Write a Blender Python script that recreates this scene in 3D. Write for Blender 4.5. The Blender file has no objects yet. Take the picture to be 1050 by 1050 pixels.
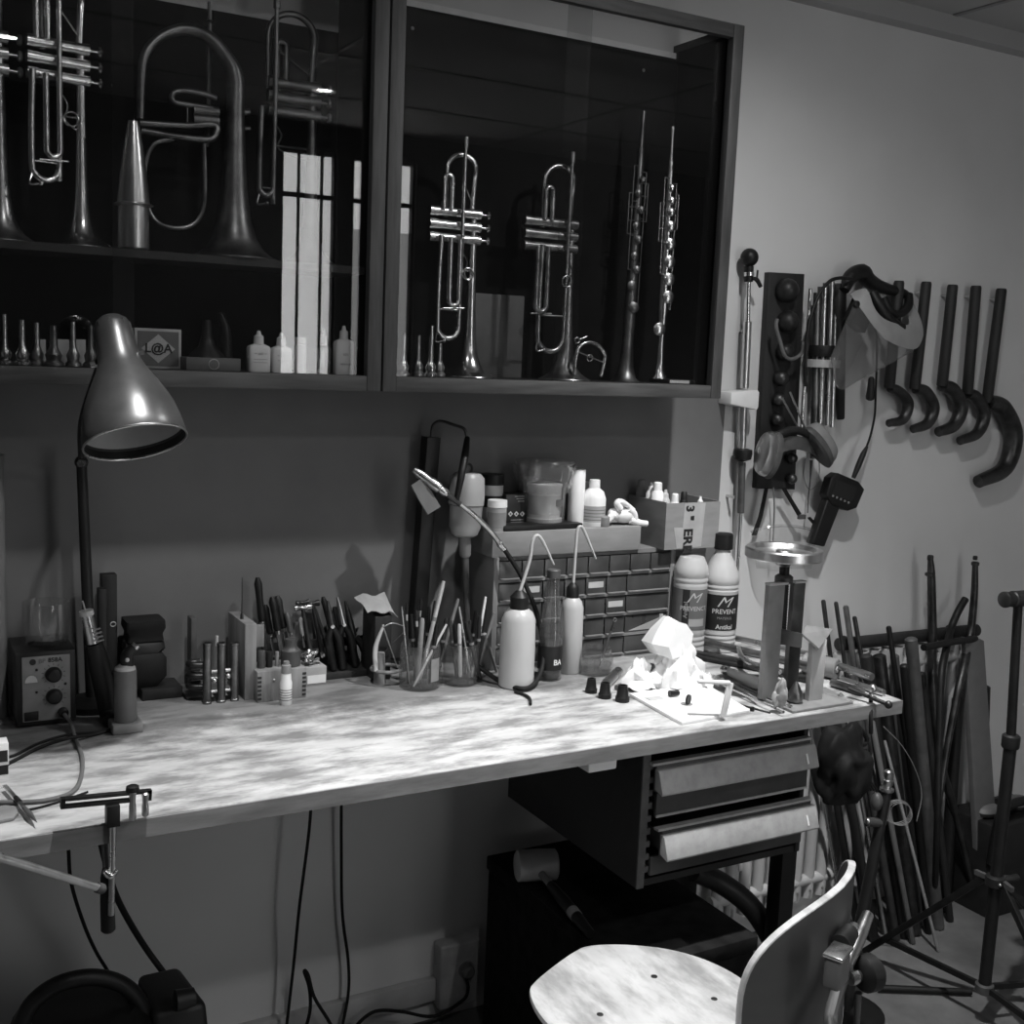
import bpy, bmesh, math, random
from mathutils import Vector, Matrix, Quaternion

# ---------------------------------------------------------------- camera, world, lights, exposure
S = bpy.context.scene
COL = S.collection
FPX = 1189.58
CAM = Vector((0.0, -2.338, 1.6))
RIGHT = Vector((0.8720, -0.4880, 0.0410)).normalized()
UP = Vector((0.0310, 0.1390, 0.9900))
UP = (UP - RIGHT * UP.dot(RIGHT)).normalized()
FWD = UP.cross(RIGHT).normalized()
cd = bpy.data.cameras.new('camera')
cam = bpy.data.objects.new('camera', cd)
COL.objects.link(cam)
cd.sensor_width = 36.0
cd.lens = 36.0 * FPX / 1050.0
cd.clip_start = 0.02
cam.matrix_world = Matrix(((RIGHT.x, UP.x, -FWD.x, CAM.x), (RIGHT.y, UP.y, -FWD.y, CAM.y), (RIGHT.z, UP.z, -FWD.z, CAM.z), (0, 0, 0, 1)))
S.camera = cam
S.view_settings.view_transform = 'Standard'
S.view_settings.look = 'None'
S.view_settings.exposure = 0.0
S.view_settings.gamma = 1.0
S.view_settings.use_curve_mapping = False
S.cycles.use_denoising = True
S.cycles.max_bounces = 10
S.cycles.transparent_max_bounces = 24
S.cycles.caustics_reflective = False
S.cycles.caustics_refractive = False
S.cycles.sample_clamp_indirect = 4.0
wd = bpy.data.worlds.new('world')
S.world = wd
wd.use_nodes = True
wd.node_tree.nodes['Background'].inputs[0].default_value = (1, 1, 1, 1)
wd.node_tree.nodes['Background'].inputs[1].default_value = 0.6
CEIL = 2.546
SPOTS = [(1.615, -0.90, (126.0, 36.0), 90, 0.75), (0.50, -0.94, (108.0, 11.0), 80, 1.0), (1.56, -2.38, (26.0, 24.0), 70, 1.0), (0.46, -2.33, (22.0, 12.0), 70, 1.0)]
WINDOW_GLOW = 5.6

# ---------------------------------------------------------------- measuring helpers
def ray(px, py):
    return RIGHT * ((px - 525) / FPX) + UP * (-(py - 525) / FPX) + FWD
def P(px, py, X=None, Y=None, Z=None):
    d = ray(px, py)
    t = (X - CAM.x) / d.x if X is not None else (Y - CAM.y) / d.y if Y is not None else (Z - CAM.z) / d.z
    return CAM + d * t
def mpp(p):
    return (p - CAM).dot(FWD) / FPX
BT = 0.90
def B(px, py, z=BT):
    return P(px, py, Z=z)
def HZ(base, px, py):
    return P(px, py, Y=base.y).z
def V(*a):
    return Vector(a)
RND = random.Random(7)

# ---------------------------------------------------------------- mesh helpers
def perp(d):
    d = d.normalized()
    a = V(0, 0, 1) if abs(d.z) < 0.9 else V(1, 0, 0)
    u = d.cross(a).normalized()
    return u, d.cross(u).normalized()
def spline(pts, k=6, closed=False):
    pts = [Vector(p) for p in pts]
    n = len(pts)
    if n < 3 or k < 2:
        return pts
    out = []
    rng = range(n) if closed else range(n - 1)
    for i in rng:
        p0 = pts[(i - 1) % n] if (closed or i > 0) else pts[0] * 2 - pts[1]
        p1 = pts[i]
        p2 = pts[(i + 1) % n]
        p3 = pts[(i + 2) % n] if (closed or i + 2 < n) else p2 * 2 - p1
        for j in range(k):
            t = j / k
            out.append(0.5 * ((2 * p1) + (p2 - p0) * t + (2 * p0 - 5 * p1 + 4 * p2 - p3) * t * t + (3 * p1 - p0 - 3 * p2 + p3) * t ** 3))
    if not closed:
        out.append(pts[-1])
    return out
class MB:
    def __init__(s):
        s.bm = bmesh.new()
    def verts(s, pts):
        return [s.bm.verts.new(p) for p in pts]
    def face(s, vs):
        try:
            return s.bm.faces.new(vs)
        except ValueError:
            return None
    def hexa(s, p):
        v = s.verts(p)
        for f in ((0, 3, 2, 1), (4, 5, 6, 7), (0, 1, 5, 4), (1, 2, 6, 5), (2, 3, 7, 6), (3, 0, 4, 7)):
            s.face([v[i] for i in f])
        return s
    def box(s, x0, x1, y0, y1, z0, z1):
        return s.hexa([(x0, y0, z0), (x1, y0, z0), (x1, y1, z0), (x0, y1, z0), (x0, y0, z1), (x1, y0, z1), (x1, y1, z1), (x0, y1, z1)])
    def obox(s, c, ax, ay, az):
        c = Vector(c)
        return s.hexa([c - ax - ay - az, c + ax - ay - az, c + ax + ay - az, c - ax + ay - az, c - ax - ay + az, c + ax - ay + az, c + ax + ay + az, c - ax + ay + az])
    def bar(s, a, b, w, h, up=None):
        a = Vector(a); b = Vector(b)
        d = b - a
        up = Vector(up) if up else V(0, 0, 1)
        u = d.cross(up)
        u = u.normalized() if u.length > 1e-6 else V(1, 0, 0)
        v = u.cross(d).normalized()
        return s.obox((a + b) / 2, d / 2, u * (w / 2), v * (h / 2))
    def rings(s, rings, cap0=True, cap1=True, closed=False):
        R = [s.verts(r) for r in rings]
        n = len(R[0])
        m = len(R)
        for i in range(m if closed else m - 1):
            a, b = R[i], R[(i + 1) % m]
            for j in range(n):
                s.face([a[j], a[(j + 1) % n], b[(j + 1) % n], b[j]])
        if not closed:
            if cap0:
                s.face(list(reversed(R[0])))
            if cap1:
                s.face(R[-1])
        return s
    def lathe(s, base, axis, prof, n=20, cap0=True, cap1=True):
        base = Vector(base); axis = Vector(axis).normalized()
        u, v = perp(axis)
        return s.rings([[base + axis * t + (u * math.cos(2 * math.pi * j / n) + v * math.sin(2 * math.pi * j / n)) * max(r, 1e-5) for j in range(n)] for t, r in prof], cap0, cap1)
    def cyl(s, a, b, r0, r1=None, n=14):
        a = Vector(a); b = Vector(b)
        return s.lathe(a, b - a, [(0, r0), ((b - a).length, r0 if r1 is None else r1)], n)
    def ball(s, c, r, n=14, sq=(1, 1, 1)):
        c = Vector(c)
        m = max(6, n // 2)
        rr = []
        for i in range(m + 1):
            t = math.pi * i / m
            rr.append([c + V(math.sin(t) * math.cos(2 * math.pi * j / n) * r * sq[0] + 1e-6 * j, math.sin(t) * math.sin(2 * math.pi * j / n) * r * sq[1], -math.cos(t) * r * sq[2]) for j in range(n)])
        return s.rings(rr)
    def tube(s, pts, r, n=8, k=5, closed=False, cap=True):
        src = [Vector(p) for p in pts]
        p = spline(src, k, closed)
        m = len(p)
        rs = r if callable(r) else (lambda t: r) if not isinstance(r, (list, tuple)) else (lambda t: r[min(len(r) - 2, int(t * (len(r) - 1)))] * (1 - (t * (len(r) - 1) - min(len(r) - 2, int(t * (len(r) - 1))))) + r[min(len(r) - 2, int(t * (len(r) - 1))) + 1] * (t * (len(r) - 1) - min(len(r) - 2, int(t * (len(r) - 1)))))
        tan = []
        for i in range(m):
            a = p[(i - 1) % m] if (closed or i > 0) else p[0]
            b = p[(i + 1) % m] if (closed or i < m - 1) else p[-1]
            d = b - a
            tan.append(d.normalized() if d.length > 1e-9 else V(0, 0, 1))
        u, v = perp(tan[0])
        rg = []
        for i in range(m):
            u = (u - tan[i] * u.dot(tan[i]))
            u = u.normalized() if u.length > 1e-6 else perp(tan[i])[0]
            v = tan[i].cross(u)
            rad = rs(i / (m - 1))
            rg.append([p[i] + (u * math.cos(2 * math.pi * j / n) + v * math.sin(2 * math.pi * j / n)) * rad for j in range(n)])
        return s.rings(rg, cap, cap, closed)
    def torus(s, c, axis, R, r, n=24, m=8):
        c = Vector(c)
        u, v = perp(Vector(axis))
        return s.tube([c + (u * math.cos(2 * math.pi * i / n) + v * math.sin(2 * math.pi * i / n)) * R for i in range(n)], r, m, 1, True)
    def prism(s, poly, vec):
        vec = Vector(vec)
        a = s.verts(poly)
        b = s.verts([Vector(p) + vec for p in poly])
        n = len(a)
        s.face(list(reversed(a)))
        s.face(b)
        for i in range(n):
            s.face([a[i], a[(i + 1) % n], b[(i + 1) % n], b[i]])
        return s
    def sheet(s, grid, th):
        """a grid of points given a thickness vector or function"""
        h = len(grid); w = len(grid[0])
        t = Vector(th)
        A = [s.verts(r) for r in grid]
        Bb = [s.verts([Vector(p) + t for p in r]) for r in grid]
        for i in range(h - 1):
            for j in range(w - 1):
                s.face([A[i][j], A[i][j + 1], A[i + 1][j + 1], A[i + 1][j]])
                s.face([Bb[i][j], Bb[i + 1][j], Bb[i + 1][j + 1], Bb[i][j + 1]])
        for i in range(h - 1):
            s.face([A[i][0], A[i + 1][0], Bb[i + 1][0], Bb[i][0]])
            s.face([A[i][-1], Bb[i][-1], Bb[i + 1][-1], A[i + 1][-1]])
        for j in range(w - 1):
            s.face([A[0][j], Bb[0][j], Bb[0][j + 1], A[0][j + 1]])
            s.face([A[-1][j], A[-1][j + 1], Bb[-1][j + 1], Bb[-1][j]])
        return s
    def build(s, name, m, parent=None, bevel=0.0, seg=2, smooth=True, origin=None, angle=38):
        bm = s.bm
        bmesh.ops.recalc_face_normals(bm, faces=bm.faces)
        if bevel > 0:
            es = [e for e in bm.edges if len(e.link_faces) == 2 and e.calc_face_angle(0) > math.radians(35)]
            bmesh.ops.bevel(bm, geom=es, offset=bevel, segments=seg, affect='EDGES', clamp_overlap=True, profile=0.5)
        if parent is not None:
            r = parent
            while r.parent:
                r = r.parent
            off = r.location.copy()
        elif origin is not None:
            off = Vector(origin)
        else:
            zs = [v.co for v in bm.verts]
            lo = min(v.z for v in zs)
            off = V((min(v.x for v in zs) + max(v.x for v in zs)) / 2, (min(v.y for v in zs) + max(v.y for v in zs)) / 2, lo)
        for v in bm.verts:
            v.co -= off
        for f in bm.faces:
            f.smooth = smooth
        for e in bm.edges:
            if len(e.link_faces) == 2 and e.calc_face_angle(0) > math.radians(angle):
                e.smooth = False
        me = bpy.data.meshes.new(name)
        bm.to_mesh(me)
        bm.free()
        me.materials.append(m)
        o = bpy.data.objects.new(name, me)
        COL.objects.link(o)
        if parent is not None:
            o.parent = parent
        else:
            o.location = off
        return o
def thing(name, label, cat, loc, group=None):
    o = bpy.data.objects.new(name, None)
    o.empty_display_size = 0.02
    COL.objects.link(o)
    o.location = Vector(loc)
    o['label'] = label
    o['category'] = cat
    if group:
        o['group'] = group
    return o
def tag(o, label, cat, group=None):
    o['label'] = label
    o['category'] = cat
    if group:
        o['group'] = group
    return o
def struct(o):
    o['kind'] = 'structure'
    return o
def lab(o, label):
    o['label'] = label
    return o
def text(name, body, origin, ux, uy, size, m, parent, depth=0.0006, fn=None, bold=0.0, align='CENTER', sx=1.0):
    """flat lettering: ux = reading direction, uy = up; fn bends a point onto a surface"""
    cu = bpy.data.curves.new('lettering', 'FONT')
    cu.body = body
    cu.size = size
    cu.align_x = align
    cu.align_y = 'CENTER'
    cu.offset = bold
    cu.resolution_u = 3
    tmp = bpy.data.objects.new('lettering_tmp', cu)
    COL.objects.link(tmp)
    dg = bpy.context.evaluated_depsgraph_get()
    me = bpy.data.meshes.new_from_object(tmp.evaluated_get(dg))
    bpy.data.objects.remove(tmp)
    bpy.data.curves.remove(cu)
    b = MB()
    b.bm.from_mesh(me)
    bpy.data.meshes.remove(me)
    bmesh.ops.subdivide_edges(b.bm, edges=[e for e in b.bm.edges if e.calc_length() > size * 0.4], cuts=1) if fn else None
    ux = Vector(ux).normalized(); uy = Vector(uy).normalized(); uz = ux.cross(uy)
    for v in b.bm.verts:
        x, y = v.co.x * sx, v.co.y
        v.co = fn(x, y) if fn else Vector(origin) + ux * x + uy * y + uz * depth
    return b.build(name, m, parent, smooth=False)

# ---------------------------------------------------------------- materials (all grey: the photograph is black and white)
def G(name, v, rough=0.5, metal=0.0, var=0.12, scale=30.0, stretch=(1, 1, 1), bump=0.0, detail=4.0, spec=0.5, coat=0.0, dirt=0.0, dirt_scale=8.0, rvar=0.1):
    m = bpy.data.materials.new(name)
    m.use_nodes = True
    nt = m.node_tree
    b = nt.nodes['Principled BSDF']
    tc = nt.nodes.new('ShaderNodeTexCoord')
    mp = nt.nodes.new('ShaderNodeMapping')
    mp.inputs['Scale'].default_value = stretch
    nt.links.new(tc.outputs['Object'], mp.inputs['Vector'])
    nz = nt.nodes.new('ShaderNodeTexNoise')
    nz.inputs['Scale'].default_value = scale
    nz.inputs['Detail'].default_value = detail
    nt.links.new(mp.outputs[0], nz.inputs['Vector'])
    rp = nt.nodes.new('ShaderNodeValToRGB')
    lo, hi = v * (1 - var), min(1.0, v * (1 + var))
    rp.color_ramp.elements[0].position = 0.3
    rp.color_ramp.elements[1].position = 0.7
    rp.color_ramp.elements[0].color = (lo, lo, lo, 1)
    rp.color_ramp.elements[1].color = (hi, hi, hi, 1)
    nt.links.new(nz.outputs['Fac'], rp.inputs[0])
    out = rp.outputs[0]
    if dirt > 0:
        n2 = nt.nodes.new('ShaderNodeTexNoise')
        n2.inputs['Scale'].default_value = dirt_scale
        n2.inputs['Detail'].default_value = 7
        n2.inputs['Roughness'].default_value = 0.65
        nt.links.new(mp.outputs[0], n2.inputs['Vector'])
        r2 = nt.nodes.new('ShaderNodeValToRGB')
        r2.color_ramp.elements[0].position = 0.38
        r2.color_ramp.elements[1].position = 0.56
        r2.color_ramp.elements[0].color = (1 - dirt,) * 3 + (1,)
        r2.color_ramp.elements[1].color = (1, 1, 1, 1)
        nt.links.new(n2.outputs['Fac'], r2.inputs[0])
        mx = nt.nodes.new('ShaderNodeMix')
        mx.data_type = 'RGBA'
        mx.blend_type = 'MULTIPLY'
        mx.inputs[0].default_value = 1.0
        nt.links.new(out, mx.inputs[6])
        nt.links.new(r2.outputs[0], mx.inputs[7])
        out = mx.outputs[2]
    nt.links.new(out, b.inputs['Base Color'])
    mr = nt.nodes.new('ShaderNodeMapRange')
    mr.inputs['To Min'].default_value = max(0.02, rough - rvar)
    mr.inputs['To Max'].default_value = min(1.0, rough + rvar)
    nt.links.new(nz.outputs['Fac'], mr.inputs['Value'])
    nt.links.new(mr.outputs[0], b.inputs['Roughness'])
    b.inputs['Metallic'].default_value = metal
    b.inputs['Specular IOR Level'].default_value = spec
    b.inputs['Coat Weight'].default_value = coat
    if bump > 0:
        bp = nt.nodes.new('ShaderNodeBump')
        bp.inputs['Strength'].default_value = bump
        bp.inputs['Distance'].default_value = 0.002
        nt.links.new(nz.outputs['Fac'], bp.inputs['Height'])
        nt.links.new(bp.outputs[0], b.inputs['Normal'])
    return m
def clear_mat(name, f0=0.04, tint=0.95, rough=0.02, dust=0.0):
    """thin clear glass or plastic: mostly passes light straight through, reflects more at grazing angles"""
    m = bpy.data.materials.new(name)
    m.use_nodes = True
    nt = m.node_tree
    nt.nodes.clear()
    o = nt.nodes.new('ShaderNodeOutputMaterial')
    mx = nt.nodes.new('ShaderNodeMixShader')
    tr = nt.nodes.new('ShaderNodeBsdfTransparent')
    tr.inputs[0].default_value = (tint, tint, tint, 1)
    gl = nt.nodes.new('ShaderNodeBsdfGlossy')
    gl.inputs['Roughness'].default_value = rough
    lw = nt.nodes.new('ShaderNodeLayerWeight')
    lw.inputs[0].default_value = 0.5
    pw = nt.nodes.new('ShaderNodeMath')
    pw.operation = 'POWER'
    pw.inputs[1].default_value = 4.0
    nt.links.new(lw.outputs['Facing'], pw.inputs[0])
    ma = nt.nodes.new('ShaderNodeMath')
    ma.operation = 'MULTIPLY_ADD'
    ma.inputs[1].default_value = 0.8
    ma.inputs[2].default_value = f0
    nt.links.new(pw.outputs[0], ma.inputs[0])
    nt.links.new(ma.outputs[0], mx.inputs[0])
    nt.links.new(tr.outputs[0], mx.inputs[1])
    nt.links.new(gl.outputs[0], mx.inputs[2])
    fin = mx.outputs[0]
    if dust > 0:
        df = nt.nodes.new('ShaderNodeBsdfDiffuse')
        df.inputs[0].default_value = (0.7, 0.7, 0.7, 1)
        tl = nt.nodes.new('ShaderNodeBsdfTranslucent')
        tl.inputs[0].default_value = (0.7, 0.7, 0.7, 1)
        ad = nt.nodes.new('ShaderNodeMixShader')
        nt.links.new(df.outputs[0], ad.inputs[1])
        nt.links.new(tl.outputs[0], ad.inputs[2])
        m2 = nt.nodes.new('ShaderNodeMixShader')
        nz = nt.nodes.new('ShaderNodeTexNoise')
        nz.inputs['Scale'].default_value = 25
        rr = nt.nodes.new('ShaderNodeMapRange')
        rr.inputs['To Min'].default_value = dust * 0.6
        rr.inputs['To Max'].default_value = dust * 1.4
        nt.links.new(nz.outputs['Fac'], rr.inputs['Value'])
        nt.links.new(rr.outputs[0], m2.inputs[0])
        nt.links.new(fin, m2.inputs[1])
        nt.links.new(ad.outputs[0], m2.inputs[2])
        fin = m2.outputs[0]
    nt.links.new(fin, o.inputs[0])
    return m
def glow(name, v, strength):
    m = bpy.data.materials.new(name)
    m.use_nodes = True
    nt = m.node_tree
    b = nt.nodes['Principled BSDF']
    nz = nt.nodes.new('ShaderNodeTexNoise')
    nz.inputs['Scale'].default_value = 1.5
    mr = nt.nodes.new('ShaderNodeMapRange')
    mr.inputs['To Min'].default_value = strength * 0.85
    mr.inputs['To Max'].default_value = strength * 1.15
    nt.links.new(nz.outputs['Fac'], mr.inputs['Value'])
    nt.links.new(mr.outputs[0], b.inputs['Emission Strength'])
    b.inputs['Base Color'].default_value = (v, v, v, 1)
    b.inputs['Emission Color'].default_value = (1, 1, 1, 1)
    return m
M = dict(
    wall=G('wall_paint', 0.66, 0.9, var=0.05, scale=3.0, bump=0.05, spec=0.1),
    board=G('splashback_paint', 0.17, 0.75, var=0.12, scale=2.5, spec=0.2, dirt=0.12, dirt_scale=1.6),
    floor=G('worn_floor', 0.15, 0.7, var=0.25, scale=5.0, dirt=0.3, dirt_scale=3.0, spec=0.3),
    ceil=G('ceiling_paint', 0.42, 0.9, var=0.05, scale=2.0, spec=0.1),
    bench=G('bench_wood', 0.47, 0.6, var=0.16, scale=14.0, stretch=(0.9, 2.6, 2.6), detail=8, dirt=0.58, dirt_scale=8.5, spec=0.25),
    frame=G('cabinet_wood', 0.045, 0.6, var=0.35, scale=14.0, stretch=(8, 8, 0.7), bump=0.15),
    framex=G('cabinet_wood_rail', 0.045, 0.6, var=0.35, scale=14.0, stretch=(0.7, 8, 8), bump=0.15),
    dark_back=G('black_felt', 0.009, 0.95, var=0.4, scale=8.0, spec=0.1),
    pale_back=G('pale_backing', 0.8, 0.8, var=0.06),
    glass=clear_mat('cabinet_glass', 0.045, 0.9, 0.0, dust=0.004),
    clear=clear_mat('clear_glass', 0.05, 0.93, 0.02, dust=0.05),
    film=clear_mat('hazy_plastic', 0.05, 0.96, 0.15, dust=0.07),
    visor=clear_mat('visor_plastic', 0.07, 0.72, 0.1, dust=0.10),
    band=G('band_plastic', 0.30, 0.5, var=0.1, scale=20),
    brass=G('old_brass', 0.55, 0.32, 1.0, var=0.25, scale=40, dirt=0.3, dirt_scale=30),
    silver=G('silver_plate', 0.80, 0.24, 1.0, var=0.1, scale=30),
    dull_brass=G('tarnished_brass', 0.22, 0.40, 1.0, var=0.3, scale=25, dirt=0.35, dirt_scale=20),
    alu=G('spun_aluminium', 0.72, 0.32, 1.0, var=0.1, scale=60, stretch=(1, 1, 0.2)),
    steel=G('bright_steel', 0.58, 0.28, 1.0, var=0.08, scale=20, rvar=.04),
    dark_steel=G('dark_steel', 0.085, 0.42, 0.9, var=0.35, scale=25, dirt=0.3, dirt_scale=20),
    iron=G('grey_painted_iron', 0.095, 0.5, 0.3, var=0.2, scale=30, dirt=0.15, dirt_scale=15),
    black=G('black_plastic', 0.009, 0.48, var=0.3, scale=40, spec=0.35),
    rubber=G('black_rubber', 0.009, 0.7, var=0.3, scale=40, spec=0.3),
    charcoal=G('charcoal_enamel', 0.016, 0.45, var=0.25, scale=30, spec=0.35),
    mid=G('grey_plastic', 0.22, 0.5, var=0.15, scale=30),
    pale=G('pale_plastic', 0.48, 0.45, var=0.08, scale=20),
    white=G('white_plastic', 0.80, 0.4, var=0.04, scale=20),
    milky=G('milky_plastic', 0.47, 0.35, var=0.08, scale=12, stretch=(1, 1, 0.4)),
    paper=G('white_paper', 0.85, 0.9, var=0.05, scale=25, spec=0.1, bump=0.3),
    grey_paper=G('grey_paper', 0.36, 0.85, var=0.12, scale=25, spec=0.1),
    card=G('brown_card', 0.24, 0.85, var=0.1, scale=14, stretch=(1, 1, 4), spec=0.15),
    wood=G('bare_wood', 0.22, 0.65, var=0.25, scale=14, stretch=(4, 4, 0.6), dirt=0.25, dirt_scale=9),
    woodx=G('bare_wood_lying', 0.33, 0.65, var=0.25, scale=14, stretch=(0.6, 4, 4), dirt=0.25, dirt_scale=9),
    dark_wood=G('dark_wood', 0.018, 0.6, var=0.35, scale=14, stretch=(4, 4, 0.6)),
    ply=G('pale_ply', 0.56, 0.5, var=0.14, scale=12, stretch=(2.4, 0.8, 1), dirt=0.42, dirt_scale=7),
    shell=G('organiser_shell', 0.19, 0.5, var=0.12, scale=14),
    motor=G('motor_plastic', 0.36, 0.4, var=0.08, scale=14),
    ink=G('black_ink', 0.012, 0.6, var=0.1),
    label_grey=G('grey_label', 0.13, 0.5, var=0.1),
    drawer=G('smoky_drawer_plastic', 0.055, 0.3, var=0.35, scale=16),
    cloth=G('dark_cloth', 0.014, 0.95, var=0.4, scale=30, spec=0.1, bump=0.4),
)

def dark_band(m, cx, cy):
    """a ragged darker band along the back of the worktop, fading out to the right"""
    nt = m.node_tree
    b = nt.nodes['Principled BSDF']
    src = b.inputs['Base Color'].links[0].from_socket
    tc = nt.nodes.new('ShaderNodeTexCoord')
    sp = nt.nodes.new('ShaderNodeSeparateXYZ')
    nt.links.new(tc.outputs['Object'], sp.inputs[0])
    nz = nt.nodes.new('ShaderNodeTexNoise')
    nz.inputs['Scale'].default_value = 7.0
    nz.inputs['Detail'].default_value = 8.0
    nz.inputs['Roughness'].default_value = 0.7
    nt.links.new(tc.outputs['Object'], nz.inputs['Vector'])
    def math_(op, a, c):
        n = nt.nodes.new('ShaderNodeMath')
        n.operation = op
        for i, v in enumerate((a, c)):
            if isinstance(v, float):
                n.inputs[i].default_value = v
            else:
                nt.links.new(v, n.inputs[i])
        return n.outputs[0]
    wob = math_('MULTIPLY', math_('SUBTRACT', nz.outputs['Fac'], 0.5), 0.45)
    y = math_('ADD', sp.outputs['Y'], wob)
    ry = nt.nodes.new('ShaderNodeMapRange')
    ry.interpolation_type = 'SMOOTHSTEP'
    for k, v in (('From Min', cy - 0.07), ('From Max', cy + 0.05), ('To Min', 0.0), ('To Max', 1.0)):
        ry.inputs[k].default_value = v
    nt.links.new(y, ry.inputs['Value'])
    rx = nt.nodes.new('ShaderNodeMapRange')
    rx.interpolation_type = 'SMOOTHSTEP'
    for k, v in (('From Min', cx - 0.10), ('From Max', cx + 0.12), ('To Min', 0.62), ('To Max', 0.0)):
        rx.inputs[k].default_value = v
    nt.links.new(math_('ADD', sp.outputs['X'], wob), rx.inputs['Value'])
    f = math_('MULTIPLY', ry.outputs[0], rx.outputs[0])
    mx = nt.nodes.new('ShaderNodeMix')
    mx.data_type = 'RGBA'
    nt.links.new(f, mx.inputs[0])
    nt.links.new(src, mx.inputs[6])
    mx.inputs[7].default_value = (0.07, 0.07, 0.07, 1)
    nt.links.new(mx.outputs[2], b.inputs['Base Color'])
dark_band(M['bench'], 1.0, 0.02)

# ---------------------------------------------------------------- the room
X0, X1, Y0, Y1 = -1.3, 3.9, -3.05, 0.0
struct(MB().box(X0 - .1, X1 + .1, Y0 - .1, Y1 + .1, -0.1, 0).build('floor', M['floor'], smooth=False))
cl = struct(MB().box(X0 - .1, X1 + .1, Y0 - .1, Y1 + .1, CEIL, CEIL + 0.1).build('ceiling', M['ceil'], smooth=False))
struct(MB().box(X0, X1, Y1, Y1 + .1, 0, CEIL).build('wall_back', M['wall'], smooth=False))
struct(MB().box(X0 - .1, X0, Y0 - .1, Y1 + .1, 0, CEIL).build('wall_left', M['wall'], smooth=False))
struct(MB().box(X1, X1 + .1, Y0 - .1, Y1 + .1, 0, CEIL).build('wall_right', M['wall'], smooth=False))
# opposite wall with two tall windows
WX = [(1.62, 1.872), (1.945, 2.245)]
ZB, ZT = 0.35, 2.43
b = MB()
xs = [X0, WX[0][0], WX[0][1], WX[1][0], WX[1][1], X1]
for i in (0, 2, 4):
    b.box(xs[i], xs[i + 1], Y0 - .1, Y0, 0, CEIL)
for a, c in WX:
    b.box(a, c, Y0 - .1, Y0, 0, ZB)
    b.box(a, c, Y0 - .1, Y0, ZT, CEIL)
struct(b.build('wall_front', G('front_wall_paint', .08, .9, var=.08, scale=3.0, spec=.1), smooth=False))
for n, (a, c) in enumerate(WX):
    fr = MB()
    t = 0.012
    fr.box(a, a + t, Y0 - .07, Y0 - .02, ZB, ZT).box(c - t, c, Y0 - .07, Y0 - .02, ZB, ZT).box(a, c, Y0 - .07, Y0 - .02, ZB, ZB + t).box(a, c, Y0 - .07, Y0 - .02, ZT - t, ZT)
    for q in ((0.34, 0.76) if n == 0 else (0.62,)):
        xx = a + (c - a) * q
        fr.box(xx - .005, xx + .005, Y0 - .045, Y0 - .03, ZB, ZT)
    fr.box(a, c, Y0 - .045, Y0 - .028, 2.232, 2.252)
    f = struct(fr.build('window_%d' % (n + 1), M['dark_wood']))
    MB().box(a + t, c - t, Y0 - .056, Y0 - .05, 2.12 if n else ZB + t, ZT - t).build('pane', glow('daylit_pane', 0.6, WINDOW_GLOW), f)
    if n:
        MB().box(a + t, c - t, Y0 - .056, Y0 - .05, ZB + t, 2.12).build('lower_pane', glow('daylit_lower_pane', 0.5, WINDOW_GLOW * 0.35), f)
# ceiling cornice along the back wall
struct(MB().box(X0, X1, -0.045, 0, CEIL - 0.048, CEIL).build('trim_1', M['ceil']))
# ceiling boards: dark joints
b = MB()
for y in (-0.62, -1.24, -1.86, -2.48):
    b.box(X0, X1, y - .008, y + .008, CEIL - .004, CEIL)
for x in (0.2, 1.4, 2.6):
    b.box(x - .008, x + .008, Y0, -0.05, CEIL - .004, CEIL)
struct(b.build('trim_2', M['mid'], smooth=False))
# dark painted splashback above the bench
struct(MB().box(X0, 1.935, -0.008, 0, BT - .03, 1.507).build('trim_3', M['board'], smooth=False))
# recessed spot lamps
for i, (x, y, p, cone, soft) in enumerate(SPOTS):
    nm = ['over the right of the workbench', 'over the left of the workbench', 'behind the viewer on the right', 'behind the viewer on the left'][i]
    t = thing('recessed_spotlight', 'round recessed ceiling spotlight ' + nm, 'spotlight', (x, y, CEIL), 'recessed ceiling spotlights')
    MB().lathe((x, y, CEIL - .006), (0, 0, 1), [(0, .030), (0, .045), (.006, .047)], 28, False, False).build('bezel', M['steel'], t)
    MB().lathe((x, y, CEIL - .003), (0, 0, 1), [(0, .030), (.002, .030)], 28).build('bulb', glow('lamp_face', 0.8, 60.0 if i > 1 else 30.0), t)
    for nm2, pw, ang, bl in (('spot_beam', p[0], cone, soft), ('spot_spill', p[1], 172, 0.8)):
        if pw <= 0:
            continue
        ld = bpy.data.lights.new(nm2, 'SPOT')
        ld.energy = pw
        ld.spot_size = math.radians(ang)
        ld.spot_blend = bl
        ld.shadow_soft_size = 0.022
        lo = bpy.data.objects.new(nm2, ld)
        COL.objects.link(lo)
        lo.parent = t
        lo.location = (0, 0, -0.012)

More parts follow.
